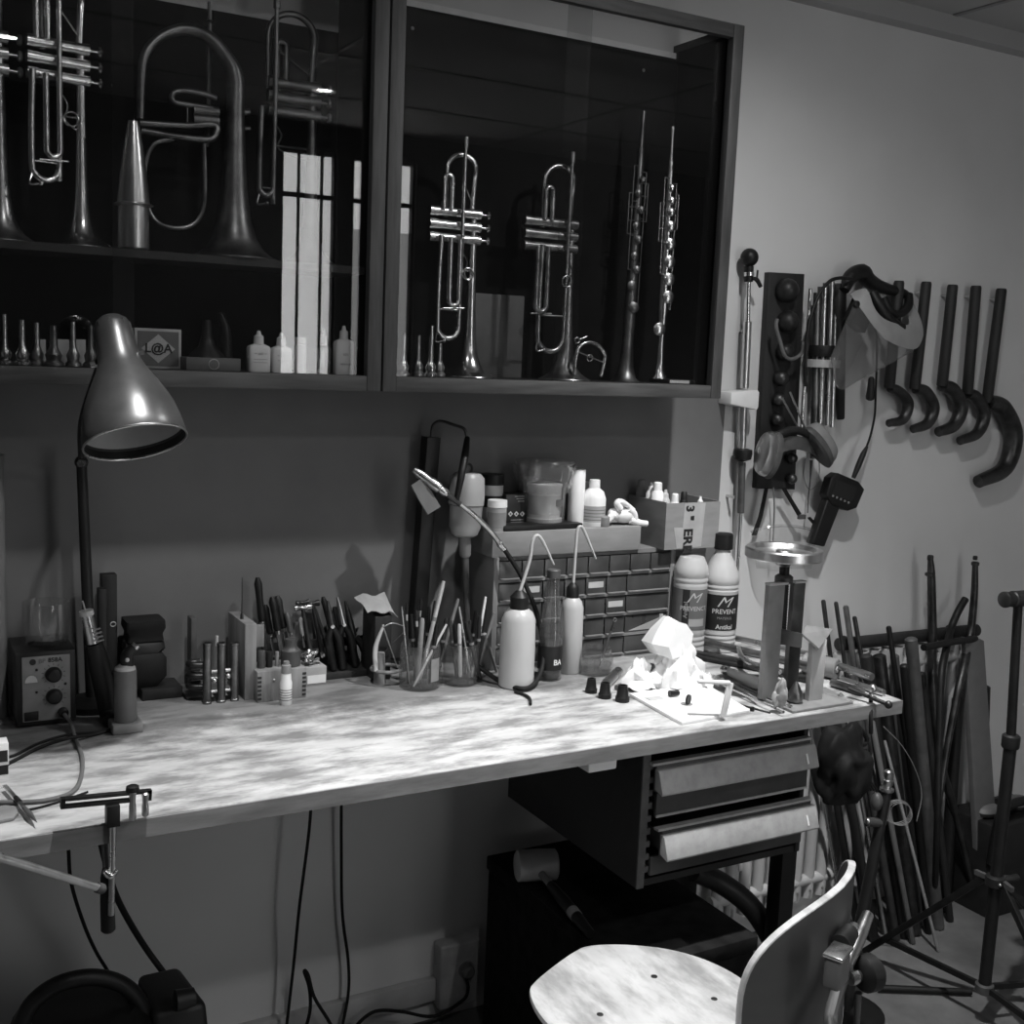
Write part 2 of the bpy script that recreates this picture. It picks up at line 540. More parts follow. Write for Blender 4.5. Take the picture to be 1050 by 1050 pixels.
# ---------------------------------------------------------------- display cabinets
CF, CB, CT, CR, CG = -0.235, 1.514, 2.334, 1.732, 0.890
def cabinet(x0, x1, label, overlap, shelf):
    t = thing('display_cabinet', label, 'cabinet', ((x0 + x1) / 2, -0.11, CB), 'wall display cabinets')
    w = 0.018
    for e in (x0, x1 - w):
        MB().box(e, e + w, CF + .02, 0, CB, CT).build('side_panel', M['dark_wood'], t)
    MB().box(x0 + w, x1 - w, CF + .02, 0, CB, CB + w).build('bottom_panel', M['dark_wood'], t)
    if shelf:
        MB().box(x0 + w, x1 - w, CF + .02, 0, CT - w, CT).build('top_panel', M['dark_wood'], t)
    f = .029
    for e in (x0, x1 - f):
        MB().box(e, e + f, CF, CF + .02, CB, CT).build('frame_stile', M['frame'], t, bevel=.0015)
    for e in (CB, CT - f):
        MB().box(x0 + f, x1 - f, CF + .001, CF + .02, e, e + f).build('frame_rail', M['framex'], t, bevel=.0015)
    MB().box(x0 + w, x1 - w, -.012, -.002, CB + w, CT - w).build('back_panel', M['pale_back'], t)
    MB().box(x0 + w + .002, x1 - w - .003, -.022, -.014, CB + w, 2.222 if shelf else 2.300).build('felt_board', M['dark_back'], t)
    MB().box(x0 + w, x1 - w, CF + .035, -.025, CB + w, CB + f).build('cabinet_base', M['dark_wood'], t)
    for e in (x0 + w, x1 - w - .003):
        MB().box(e, e + .003, CF + .036, -.024, CB + f, CT - w).build('side_lining', M['dark_back'], t)
    a, c = overlap
    MB().box(x0 + f * .7, c, CF + .020, CF + .024, CB + f * .8, CT - f * .8).build('glass_pane', M['glass'], t)
    MB().box(a, x1 - f * .7, CF + .028, CF + .032, CB + f * .8, CT - f * .8).build('glass_pane', M['glass'], t)
    for px in ((423, 29), (660, 72)) if shelf is None else ():
        q = P(px[0], px[1], Y=-.022)
        MB().lathe(q, (0, -1, 0), [(0, .004), (.002, .003)], 12).build('screw', M['steel'], t)
    if shelf:
        MB().box(x0 + w + .003, x1 - w - .003, CF + .045, -.022, shelf - .014, shelf).build('shelf', M['dark_wood'], t)
    return t
ov = lambda pa, pb: (P(pa, 200, Y=CF + .024).x, P(pb, 200, Y=CF + .024).x)
SHELF = 1.752
cabinet(0.035, CG - .002, 'left wooden glass-fronted wall cabinet with a middle shelf', ov(116, 137), SHELF)
cabinet(CG + .002, CR, 'right wooden glass-fronted wall cabinet without a middle shelf', ov(576, 598), None)
FL = CB + .029     # inside floor of the cabinets

# ---------------------------------------------------------------- brass instruments: drawn on their own plane, metres
def frame2(base, yaw):
    c, s = math.cos(yaw), math.sin(yaw)
    return lambda u, v, d=0.0: Vector(base) + V(c * u - s * d, s * u + c * d, v)
def u_bend(u0, u1, vbase, sgn, n=6):
    r = (u1 - u0) / 2
    return [((u0 + u1) / 2 - r * math.cos(math.pi * i / n), vbase + sgn * abs(r) * math.sin(math.pi * i / n)) for i in range(n + 1)]
def trumpet(base, label, m, yaw=0.0, lead=-.020, flip=1, third=True, buttons=True, name='trumpet', group='trumpets in the cabinets', bow_left=-.058, slide=(-.070, .085), vl=-.090, vr=.014, tv=(-.066, -.044)):
    t = thing(name, label, 'trumpet', base, group)
    L = frame2(base, yaw)
    L0 = L
    L = lambda u, v, d=0.0: L0(u * flip, v, d)
    bell = [(0, .058), (.002, .0585), (.006, .050), (.014, .038), (.028, .027), (.05, .019), (.08, .0148), (.13, .0118), (.19, .0102), (.26, .0088), (.33, .0075)]
    b = MB().lathe(base, (0, 0, 1), bell, 28, False, True)
    b.torus(V(*base) + V(0, 0, .0015), (0, 0, 1), .0575, .0016, 28, 6)
    b.build('bell', m, t)
    ubow = [(0, .33), (.004, .40)] + [(a, v) for a, v in reversed(u_bend(bow_left, .006, .425, 1))] + [(bow_left, .36), (bow_left, .33)]
    MB().tube([L(u, v, .012 if i < 3 else .004) for i, (u, v) in enumerate(ubow)], [.0075, .0068, .0062, .0060, .0058, .0058], 10, 4).build('bell_bow', m, t)
    sl = slide
    path = [(lead, .487), (lead - .001, .30), (lead - .003, .12)] + [(a, v) for a, v in reversed(u_bend(sl[0], lead - .003, sl[1] + .02, -1))] + [(sl[0], .20), (sl[0] + .003, .29)]
    MB().tube([L(u, v, -.020) for u, v in path], [.0042, .0050, .0056, .0058, .0058, .0058], 10, 4).cyl(L(lead, .47, -.020), L(lead, .492, -.020), .0066).build('leadpipe_and_tuning_slide', m, t)
    for k in range(3):
        v = .288 + k * .0265
        b = MB().cyl(L(vl + .002, v, -.002), L(vr - .002, v, -.002), .0098, n=16)
        b.cyl(L(vl, v, -.002), L(vl + .018, v, -.002), .0108, n=16).cyl(L(vr - .022, v, -.002), L(vr, v, -.002), .0108, n=16)
        vb = b.build('valve', m, t)
        if buttons:
            MB().cyl(L(vr, v, -.002), L(vr + .016, v, -.002), .0028).lathe(L(vr + .016, v, -.002), (L(1, 0) - L(0, 0)), [(0, .008), (.004, .0095), (.007, .007)], 14).build('valve_button', m, vb)
    b = MB()
    p = [(-.058, .345), (-.058, .40)] + u_bend(-.076, -.058, .405, 1)[::-1][1:] + [(-.076, .345)]
    b.tube([L(u, v, -.012) for u, v in p], .0055, 10, 4)
    b.build('first_valve_slide', m, t)
    if third:
        b = MB()
        p = [(tv[1], .285), (tv[1], .20), (tv[1], .17)] + [(a, v) for a, v in reversed(u_bend(tv[0], tv[1], .16, -1))] + [(tv[0], .20), (tv[0], .285)]
        b.tube([L(u, v, -.030) for u, v in p], .0054, 10, 4)
        b.cyl(L(tv[0] - .012, .142, -.030), L(tv[1] + .014, .144, -.030), .0018)
        b.torus(L(-.026, .215, -.034), (0, 1, 0), .012, .0016)
        b.build('third_valve_slide', m, t)
    b = MB()
    b.cyl(L(lead - .003, .22, -.020), L(0, .225, .004), .002).cyl(L(lead - .002, .40, -.020), L(.003, .36, .010), .0018)
    b.cyl(L(sl[0], .14, -.020), L(lead - .003, .14, -.020), .002)
    b.tube([L(lead, .26, -.02), L(lead + .012, .24, -.02), L(lead + .010, .215, -.015), L(-.002, .20, .0)], .0017, 6)
    b.build('braces', m, t)
    MB().tube([L(sl[0], sl[1] + .01, -.020), L(sl[0] - .006, sl[1] - .012, -.028), L(sl[0] + .012, sl[1] - .010, -.03)], .002, 6).ball(L(sl[0] + .012, sl[1] - .010, -.03), .004).build('water_key', m, t)
    return t
def on_floor(px, py, z, back=0.0):
    q = P(px, py, Z=z)
    return V(q.x, q.y + back, z)
# positions: bell rims stand on the cabinet floor / shelf
def stand_at(px, y, z):
    return P(px, 300, Y=y).x, y, z
tY = -0.105
trumpet((P(480, 380, Y=tY).x, tY, FL), 'silver trumpet standing on its bell, left one in the right cabinet', M['silver'], 0.0, vl=-.104, lead=-.034, bow_left=-.064, slide=(-.086, .085))
trumpet((P(579, 382, Y=tY).x, tY, FL), 'brass trumpet on its bell beside the little curved slide', M['brass'], 0.0, vl=-.122, vr=.012, lead=-.018, bow_left=-.072, slide=(-.086, .075), buttons=False, tv=(-.100, -.074))
trumpet((P(84, 245, Y=-.11).x, -.11, SHELF), 'silver trumpet on the upper shelf, left of the cone mute', M['silver'], 0.12, lead=-.040, bow_left=-.062, slide=(-.088, .112))
trumpet((P(2, 240, Y=-.11).x, -.11, SHELF), 'trumpet cut off by the left edge of the picture', M['brass'], 0.1, third=False)
tr = trumpet((P(318, 250, Y=-.09).x, -.09, SHELF), 'dim trumpet at the right end of the upper shelf', M['dull_brass'], 0.0, bow_left=-.088, lead=-.080, slide=(-.110, .12), third=False)

# flugelhorn on the shelf
fy = -.115
fb = V(P(240, 258, Y=fy).x, fy, SHELF)
fs = mpp(fb)
t = thing('flugelhorn', 'wide-belled tarnished flugelhorn behind the cone mute on the shelf', 'flugelhorn', fb)
Lf = lambda px, py, d=0.0: (lambda q: V(q.x, q.y, q.z))(P(px, py, Y=fy + d))
bp = [(0, .080), (.003, .081), (.008, .070), (.02, .055), (.04, .042), (.075, .031), (.13, .0235), (.20, .0195), (.27, .017)]
b = MB().lathe(fb, (0, 0, 1), bp, 30, False, True)
b.torus(fb + V(0, 0, .002), (0, 0, 1), .080, .002, 28, 6)
b.build('bell', M['dull_brass'], t)
b = MB().tube([fb + V(0, 0, .262), fb + V(0, 0, .33), Lf(233, 60), Lf(214, 38), Lf(190, 30), Lf(166, 37), Lf(149, 56), Lf(145, 85), Lf(144, 122)], [.017, .0155, .013, .0115, .0105, .009, .0085, .0075, .007], 14, 5)
b.build('bell_bow', M['dull_brass'], t)
b = MB().tube([Lf(143, 126, -.01), Lf(190, 129, -.01), Lf(219, 128, -.012), Lf(222, 136, -.014), Lf(214, 143, -.014), Lf(180, 140, -.012), Lf(145, 134, -.010)], .0062, 10)
b.build('main_slide', M['dull_brass'], t)
for k, y in enumerate((113, 122)):
    vb = MB().cyl(Lf(198, y, -.008), Lf(224, y + 2, -.008), .0095, n=16).build('valve', M['dull_brass'], t)
    MB().cyl(Lf(246, y + 2 + 8 * k, .02), Lf(256, y + 2 + 8 * k, .02), .006).build('valve_button', M['dull_brass'], vb)
MB().tube([Lf(222, 101, -.012), Lf(208, 96, -.012), Lf(186, 93, -.012), Lf(177, 97, -.012), Lf(178, 104, -.012), Lf(190, 107, -.012), Lf(218, 111, -.012)], .0052, 10, 5).cyl(Lf(192, 108, -.012), Lf(192, 127, -.012), .002).build('valve_slide', M['dull_brass'], t)
b = MB().tube([Lf(209, 146, -.01), Lf(210, 190, -.01), Lf(208, 215, -.01), Lf(198, 230, -.01), Lf(180, 234, -.01), Lf(160, 227, -.01), Lf(150, 205, -.01), Lf(149, 170, -.01), Lf(158, 148, -.01), Lf(178, 143, -.01)], .0040, 8)
b.build('leadpipe', M['dull_brass'], t)
MB().tube([Lf(212, 150, .02), Lf(214, 90, .02), Lf(215, 2, .02)], .0042, 8).lathe(Lf(215, 24, .02), (0, 0, 1), [(0, .005), (.003, .0075), (.006, .005)]).build('tuning_pipe', M['dull_brass'], t)

# straight mute
mq = V(P(137, 250, Y=-.165).x, -.165, SHELF)
s = mpp(mq)
t = thing('trumpet_mute', 'shiny aluminium straight mute standing on the upper shelf', 'mute', mq)
MB().lathe(mq, (0, 0, 1), [(0, 13 * s), (.004, 15.5 * s), (.070, 15 * s), (.078, 14.5 * s)], 28).build('mute_base', M['alu'], t)
MB().lathe(mq + V(0, 0, .076), (0, 0, 1), [(0, 16 * s), (.003, 20 * s), (.006, 16.5 * s)], 28).build('flange', M['alu'], t)
MB().lathe(mq + V(0, 0, .082), (0, 0, 1), [(0, 16 * s), (.046, 13.5 * s), (.092, 9.8 * s), (.132, 6.2 * s), (.140, 5 * s)], 28).build('mute_cone', M['alu'], t)

# mouthpieces on the cabinet floor
def mouthpiece(px, ptop, y, label, m, pb=378, k=1.0):
    q = V(P(px, 360, Y=y).x, y, FL)
    h = P(px, ptop, Y=y).z - FL
    MBb = MB().lathe(q, (0, 0, 1), [(0, .011 * k), (.001, .0135 * k), (.006, .0135 * k), (.010, .0095 * k), (.020, .0115 * k), (.028, .0075 * k), (.034, .0052 * k), (h, .0043 * k), (h + .0005, .003)], 18)
    return tag(MBb.build('mouthpiece', m, origin=q), label, 'mouthpiece', 'brass mouthpieces on the cabinet floors')
mouthpiece(5, 322, -.15, 'silver mouthpiece on the cabinet floor, leftmost of the row', M['silver'])
mouthpiece(23, 328, -.165, 'silver mouthpiece second from the left end of the row', M['silver'])
mouthpiece(38, 331, -.14, 'mouthpiece third from the left end of the row', M['brass'])
mouthpiece(55, 334, -.165, 'thick dull mouthpiece in the middle of the left row', M['dull_brass'], k=1.25)
mouthpiece(75, 330, -.15, 'thin dark mouthpiece just left of the lamp shade', M['brass'])
mouthpiece(93, 334, -.15, 'mouthpiece half hidden behind the lamp shade top', M['dull_brass'])
mouthpiece(414, 342, -.175, 'bright mouthpiece in the left corner of the right cabinet', M['silver'])
mouthpiece(429, 344, -.15, 'short mouthpiece second from the left in the right cabinet', M['brass'])
mouthpiece(442, 334, -.165, 'tall mouthpiece left of the silver trumpet bell', M['silver'])
mouthpiece(451, 352, -.13, 'mouthpiece close against the silver trumpet bell', M['brass'])

def fbox(xl, xr, yb, yt, depth, z):
    a = P(xl, yb, Z=z)
    x1 = P(xr, (yb + yt) / 2, Y=a.y).x
    return a.x, x1, a.y, a.y + depth, z, P((xl + xr) / 2, yt, Y=a.y).z
def at_y(xl, xr, yt, y, depth, z):
    return P(xl, yt, Y=y).x, P(xr, yt, Y=y).x, y, y + depth, z, P((xl + xr) / 2, yt, Y=y).z
# small pale cards behind the mouthpieces
for i, (a, c) in enumerate(((41, 47), (59, 71), (78, 88))):
    x0, x1, y0, y1, z0, z1 = at_y(a, c, 348, -.09, .012, FL)
    o = MB().box(x0, x1, y0, y1, z0, z1).build('small_box', M['pale'], bevel=.001)
    tag(o, ['narrow pale box behind the left mouthpieces', 'wide pale box behind the thick dull mouthpiece', 'pale box behind the thin dark mouthpiece'][i], 'box', 'little pale boxes behind the mouthpieces')
# framed emblem box
x0, x1, y0, y1, z0, z1 = at_y(138, 186, 337, -.12, .03, FL)
t = thing('emblem_box', 'box with a pale border and a white diamond emblem', 'box', ((x0 + x1) / 2, y0, z0))
MB().box(x0, x1, y0, y1, z0, z1).build('box_body', M['pale'], t, bevel=.001)
g = .005
MB().box(x0 + g, x1 - g, y0 - .001, y0, z0 + g, z1 - g).build('dark_field', M['label_grey'], t)
cx, cz, rx, rz = (x0 + x1) / 2, (z0 + z1) / 2, (x1 - x0) * .36, (z1 - z0) * .36
MB().prism([V(cx - rx, y0 - .0015, cz), V(cx, y0 - .0015, cz - rz), V(cx + rx, y0 - .0015, cz), V(cx, y0 - .0015, cz + rz)], (0, .0005, 0)).build('diamond', M['pale'], t)
text('lettering', 'L@A', (cx, y0 - .0018, cz), (1, 0, 0), (0, 0, 1), .023, M['ink'], t, bold=.0006)
# cup mute on a flat box with an oval badge
x0, x1, y0, y1, z0, z1 = at_y(191, 247, 367, -.165, .06, FL)
t = thing('flat_box', 'flat dark box with an oval badge under the black cup', 'box', ((x0 + x1) / 2, y0, z0))
MB().box(x0, x1, y0, y1, z0, z1).build('box_body', M['label_grey'], t, bevel=.0015)
cx, cz = x0 + (x1 - x0) * .5, (z0 + z1) / 2
MB().lathe(V(cx, y0 + .001, cz), (0, -1, 0), [(0, .010), (.002, .010)], 20).build('badge_rim', M['pale'], t)
MB().lathe(V(cx, y0, cz), (0, -1, 0), [(0, .0085), (.002, .0085)], 20).build('badge', M['label_grey'], t)
q = V(P(212, 360, Y=-.13).x, -.13, z1)
h = P(212, 328, Y=-.13).z - z1
o = MB().lathe(q, (0, 0, 1), [(0, .034), (.006, .031), (.02, .016), (.04, .010), (h, .008)], 20).build('cup_mute', M['black'])
tag(o, 'black cup-shaped mute standing on the flat badge box', 'mute')
q = V(P(232, 360, Y=-.10).x, -.10, z1)
o = MB().tube([q, q + V(-.002, 0, .05), q + V(-.012, 0, .085)], [.012, .010, .006], 10).build('slim_mute', M['black'])
tag(o, 'slim black leaning piece behind the black cup mute', 'mute')

# little oil bottles with nozzle caps
def oil_bottle(px, wpx, ptop, pshoulder, y, label, clear=False, square=True, txt=None, capm='white'):
    q = V(P(px, 370, Y=y).x, y, FL)
    s = mpp(q)
    r = wpx / 2 * s
    hs = P(px, pshoulder, Y=y).z - FL
    ht = P(px, ptop, Y=y).z - FL
    t = thing('oil_bottle', label, 'bottle', q, 'oil bottles in the left cabinet')
    bm_ = M['clear'] if clear else M['white']
    if square:
        b = MB()
        rr = []
        for z, k in ((0, .94), (.002, 1), (hs - .004, 1), (hs, .9), (hs + .004, .5)):
            rr.append([q + V(math.copysign(abs(math.cos(a)) ** .35, math.cos(a)) * r * k, math.copysign(abs(math.sin(a)) ** .35, math.sin(a)) * r * .6 * k, z) for a in [2 * math.pi * (j + .5) / 20 for j in range(20)]])
        b.rings(rr)
        b.build('bottle_body', bm_, t)
    else:
        MB().lathe(q, (0, 0, 1), [(0, r * .95), (.002, r), (hs, r), (hs + .004, r * .6)], 20).build('bottle_body', bm_, t)
    k = r * .42
    MB().lathe(q + V(0, 0, hs + .003), (0, 0, 1), [(0, k * 1.1), ((ht - hs) * .55, k), ((ht - hs) * .62, k * .55), (ht - hs - .004, k * .38), (ht - hs - .003, k * .2)] if square else [(0, r * .95), (ht - hs - .003, r * .95)], 16).build('nozzle_cap', M[capm], t)
    if txt:
        for i, (w_, dz) in enumerate(txt):
            text('label_lettering', w_, q + V(0, -r * .6 - .0004, hs * dz), (1, 0, 0), (0, 0, 1), r * (.36 if i else .42), M['label_grey'], t)
    return t
oil_bottle(265, 23, 339, 355, -.16, 'white oil bottle with a nozzle cap, leftmost of the row', txt=[('~ oil ~', .72), ('~~~~~~', .5), ('~~~~~~', .38)])
oil_bottle(288, 21, 341, 357, -.165, 'white oil bottle second in the row, before the bright reflection', txt=[('~ oil ~', .7), ('~~~~~', .5)])
oil_bottle(308, 12, 346, 354, -.17, 'slim round white bottle with a wide cap', square=False, txt=[('~~~', .6)])
oil_bottle(331, 17, 337, 356, -.155, 'clear little bottle with a white cap', clear=True)
oil_bottle(352, 20, 334, 350, -.17, 'square white bottle with dark lettering at the row\'s right end', txt=[('101', .6), ('valve oil', .32)])

# grey card leaning at the back of the right cabinet
x0, x1, y0, y1, z0, z1 = at_y(487, 538, 302, -.03, .006, FL)
tag(MB().box(x0, x1, y0, y1, z0, z1).build('backing_card', M['label_grey'], bevel=.001), 'plain grey card upright at the back between the two trumpets', 'card')

# small curved tuning slide with its ring
cy = -.15
C2 = lambda px, py: P(px, py, Y=cy)
q = V(C2(604, 386).x, cy, FL)
t = thing('crook', 'small curved silver slide standing beside the brass trumpet bell', 'crook', q)
zf = FL + .004
pts = [C2(589, 384), C2(590, 370), C2(594, 356), C2(603, 351), C2(613, 354), C2(620, 363), C2(619, 374), C2(616, 386)]
b = MB().tube(pts, .0042, 10, 4)
b.build('curved_tube', M['silver'], t)
MB().cyl(C2(594, 361), C2(619, 372), .0016).torus(C2(605, 367), (0, 1, 0), .007, .0016).build('brace_ring', M['silver'], t)
MB().torus(C2(592, 349), (0, 1, 0), .006, .0018).cyl(C2(594, 348), C2(602, 345), .0016).build('water_key', M['silver'], t)

# two straight soprano saxophones
def soprano(pts, bell_r, y, label, m, keys, base=None):
    top, bot = pts
    A = P(bot[0], bot[1], Y=y); A.z = FL if base is None else base
    Z = P(top[0], top[1], Y=y)
    d = (Z - A)
    n = d.normalized()
    Ln = d.length
    t = thing('soprano_saxophone', label, 'saxophone', A, 'straight saxophones')
    b = MB().lathe(A, n, [(0, bell_r), (.002, bell_r), (.01, bell_r * .72), (.035, bell_r * .5), (.09, bell_r * .38), (.16, .0135), (Ln * .55, .0112), (Ln * .85, .0072)], 22, False, True)
    b.build('body_tube', m, t)
    MB().lathe(A + n * (Ln * .85), n, [(0, .0075), (.01, .0075), (.012, .005), (Ln * .10, .0042), (Ln * .14, .0055), (Ln * .15, .005)], 14).build('neck', m, t)
    side = V(1, 0, 0)
    front = V(-.25, -1, 0).normalized()
    for f_, r_, sx in keys:
        c = A + n * (Ln * f_) + front * .011 + side * sx
        MB().lathe(c, front, [(0, r_), (.003, r_ * 1.25), (.006, r_ * 1.25), (.009, r_ * .6)], 16).build('key_cup', m, t)
    for sx, f0, f1 in ((.017, .28, .78), (-.017, .42, .80), (.024, .60, .74), (-.026, .55, .70)):
        a_, c_ = A + n * (Ln * f0) + side * sx + front * .008, A + n * (Ln * f1) + side * sx + front * .006
        b = MB().cyl(a_, c_, .0017)
        for g_ in (0, .33, .66, 1):
            q_ = a_.lerp(c_, g_)
            b.cyl(q_, q_ - side * sx * .8, .0013)
        b.build('key_rod', m, t)
    return t
K1 = [(.28, .010, .004), (.36, .009, -.006), (.42, .0075, .005), (.47, .0075, -.004), (.53, .0075, .004), (.58, .0075, -.005), (.64, .007, .006), (.70, .007, -.005), (.75, .006, .004)]
soprano(((660, 114), (641, 386)), .034, -.10, 'dull soprano saxophone with a flared bell, left of the bright one', M['dull_brass'], K1)
q = P(690, 380, Y=-.12)
st = thing('instrument_stand', 'flat black stand with a small white label under the saxophone', 'stand', V(q.x, -.12, FL))
b = MB().box(q.x - .045, q.x + .045, -.165, -.085, FL, FL + .010)
b.build('stand_plate', M['black'], st, bevel=.002)
x0, x1 = P(687, 387, Y=-.166).x, P(707, 387, Y=-.166).x
MB().box(x0, x1, -.1665, -.165, FL + .0015, FL + .0085).build('white_label', M['pale'], st)
K2 = [(.33, .0115, .006), (.40, .0115, .006), (.47, .0115, .005), (.54, .0105, .005), (.61, .0095, .004), (.665, .008, .003), (.71, .0075, .002), (.76, .007, 0), (.20, .012, -.014)]
soprano(((690, 130), (676, 384)), .020, -.12, 'bright soprano saxophone with round silver pads on the black stand', M['silver'], K2, base=FL + .010)

# ---------------------------------------------------------------- workbench
BX0, BX1, BY0 = -0.95, 1.923, -0.665
wb = thing('workbench', 'long pale wooden workbench with a stained worn top along the wall', 'workbench', (0.5, -0.33, 0))
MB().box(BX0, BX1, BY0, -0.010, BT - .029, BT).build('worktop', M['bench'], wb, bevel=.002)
em = G('dimmed_edge_wood', .24, .7, var=.2, scale=20, stretch=(.5, 3, 3), dirt=.25, dirt_scale=9, spec=.2)  # colour for added strips: the dimmer light on the bench edge is painted in
MB().box(BX0, BX1 + .002, BY0 - .0025, BY0 + .001, BT - .030, BT - .0015).build('dimmed_edge', em, wb)
MB().box(BX1 - .001, BX1 + .0025, BY0, -.012, BT - .030, BT - .0015).build('dimmed_edge', em, wb)
for x in (-.85, 1.855):
    for y in (-.42, -.07):
        MB().box(x - .022, x + .022, y - .022, y + .022, 0, BT - .029).build('leg', M['black'], wb, bevel=.002)
    MB().box(x - .012, x + .012, -.398, -.092, .82, .871).build('trestle_rail', M['black'], wb)

def pxr(q, w):
    return w * 0.5 * mpp(q)
def bench_at(px, py):
    return B(px, py)

# grey paper roll at the left edge of the picture
q = V(P(-2, 600, Y=-.10).x, -.10, BT)
h = P(0, 466, Y=-.10).z - BT
o = MB().lathe(q, (0, 0, 1), [(0, .013), (h - .012, .013), (h - .012, .015), (h, .015)], 18).build('paper_roll', M['label_grey'])
tag(o, 'tall thin grey roll standing at the left edge of the picture', 'roll')

# ---------------------------------------------------------------- rework station with a tumbler on top
a = B(17, 748); c = B(78, 738.5)
sy = a.y
sx0, sx1 = a.x, P(78, 700, Y=sy).x
sz1 = P(45, 668, Y=sy).z
t = thing('rework_station', 'dark box-shaped soldering station with two knobs on a pale front panel', 'soldering station', ((sx0 + sx1) / 2, sy, BT))
b = MB().box(sx0, sx1, sy, sy + .125, BT + .004, sz1)
for fx in (sx0 + .012, sx1 - .012):
    for fy_ in (sy + .015, sy + .11):
        b.cyl((fx, fy_, BT), (fx, fy_, BT + .006), .006)
b.build('housing', M['charcoal'], t, bevel=.003)
fx0, fx1 = P(22.5, 700, Y=sy).x, P(72, 700, Y=sy).x
fz0, fz1 = P(24, 741, Y=sy).z, P(50, 672, Y=sy).z
pp = MB().box(fx0, fx1, sy - .002, sy + .001, fz0, fz1).build('front_panel', M['mid'], t, bevel=.0025)
S2 = lambda px, py, d=0: P(px, py, Y=sy - .002 - d)
for nm, (x, y) in (('knob', (55, 691.5)), ('knob', (55.5, 714))):
    k = MB().lathe(S2(x, y), (0, -1, 0), [(0, .0145), (.010, .0125), (.013, .010)], 22).build(nm, M['black'], t, bevel=.0008)
    b = MB()
    for i in range(11):
        an = math.radians(-40 + i * 26)
        cc = S2(x, y)
        d = V(math.cos(an), 0, math.sin(an))
        b.bar(cc + d * .0165, cc + d * .0205, .0008, .0006, (0, 1, 0))
    b.build('dial_marks', M['ink'], k)
for x, y, r in ((37.5, 687, .0025), (67, 701, .0027), (37.5, 710, .0024)):
    MB().lathe(S2(x, y), (0, -1, 0), [(0, r), (.002, r * .8)], 12).build('indicator', M['black'], t)
cc = S2(32, 700)
MB().prism([cc + V(-.0105, 0, 0), cc + V(.0105, 0, 0)] + [cc + V(math.cos(i * math.pi / 8) * .0105, 0, math.sin(i * math.pi / 8) * .013) for i in range(1, 8)], (0, -.0015, 0)).build('badge', M['pale'], t)
x0_, x1_, z0_, z1_ = S2(25, 735).x, S2(39.5, 735).x, S2(32, 739).z, S2(32, 730).z
MB().box(x0_, x1_, sy - .004, sy - .001, z0_, z1_).build('power_switch', M['black'], t, bevel=.0008)
MB().lathe(S2(64.5, 729.5), (0, -1, 0), [(0, .0085), (.012, .0085), (.014, .006)], 16).build('cable_socket', M['black'], t)
MB().lathe(S2(33.5, 679), (0, -1, 0), [(0, .0055), (.0008, .0055)], 14).build('logo', M['ink'], t)
text('model_lettering', 'BP', S2(43, 678), (1, 0, 0), (0, 0, 1), .011, M['label_grey'], t, bold=.0002)
text('model_lettering', '858A', S2(56.5, 676.5), (1, 0, 0), (0, 0, 1), .011, M['ink'], t, bold=.0003)
# tumbler
q = P(47.5, 659, Z=sz1)
q = V(q.x, min(q.y, sy + .07), sz1)
s = mpp(q)
h = P(46, 617, Y=q.y).z - sz1
r0, r1 = 20.5 * s, 23 * s
o = MB().lathe(q, (0, 0, 1), [(0, r0 * .9), (.002, r0), (h * .5, r1), (h, r1 * .98), (h, r1 * .98 - .0018), (h * .5, r1 - .002), (.010, r0 - .003), (.008, 0)], 30).build('glass_tumbler', M['clear'])
tag(o, 'empty glass tumbler standing on the soldering station', 'tumbler')

# hot air handle in front of the lamp post
hy = -.20
Hh = lambda px, py, d=0: P(px, py, Y=hy + d)
q = B(113, 746)
t = thing('hot_air_handle', 'black hot air gun handle with a metal nozzle leaning upright', 'tool', V(q.x, q.y, BT))
MB().tube([V(q.x, q.y, BT + .012), Hh(111, 730), Hh(106, 700), Hh(100, 675), Hh(96, 660)], [.013, .017, .019, .018, .016], 16, 5).build('grip', M['black'], t)
MB().tube([V(q.x + .004, q.y, BT + .004), Hh(121, 725), Hh(122, 700), Hh(117, 688)], [.010, .012, .011, .008], 12, 5).build('holder_arm', M['black'], t)
MB().cyl(Hh(95.5, 659), Hh(89, 630), .0115, .010, 18).build('nozzle', M['steel'], t)
MB().cyl(Hh(89, 631), Hh(88, 626), .0125, .0125, 18).build('nozzle_ring', M['pale'], t)
MB().cyl(Hh(87.5, 626), Hh(84.5, 616), .0015).build('tip_wire', M['steel'], t)
for k in range(4):
    c0 = Hh(93 + k * 1.2, 647 + k * 4, -.0185)
    MB().bar(c0 + V(.004, 0, .001), c0 + V(.017, .004, .003), .004, .0022).build('vent_slot', M['mid'], t)

# two black upright bars
for i, (xl, xr, yt, yy, lbl) in enumerate(((101, 109.5, 604, -.085, 'shorter black upright bar behind the hot air handle'), (104, 120, 589, -.06, 'taller black upright bar with a small ring near the wall'))):
    x0, x1, y0, y1, z0, z1 = at_y(xl, xr, yt, yy, .022, BT)
    t = thing('upright_bar', lbl, 'bar', ((x0 + x1) / 2, yy, BT))
    MB().box(x0, x1, y0, y1, z0, z1).build('bar_body', M['black'], t, bevel=.002)
    if i:
        MB().torus(P(116, 640, Y=yy - .002), (0, 1, .3), .005, .001, 16, 6).build('ring', M['pale'], t)

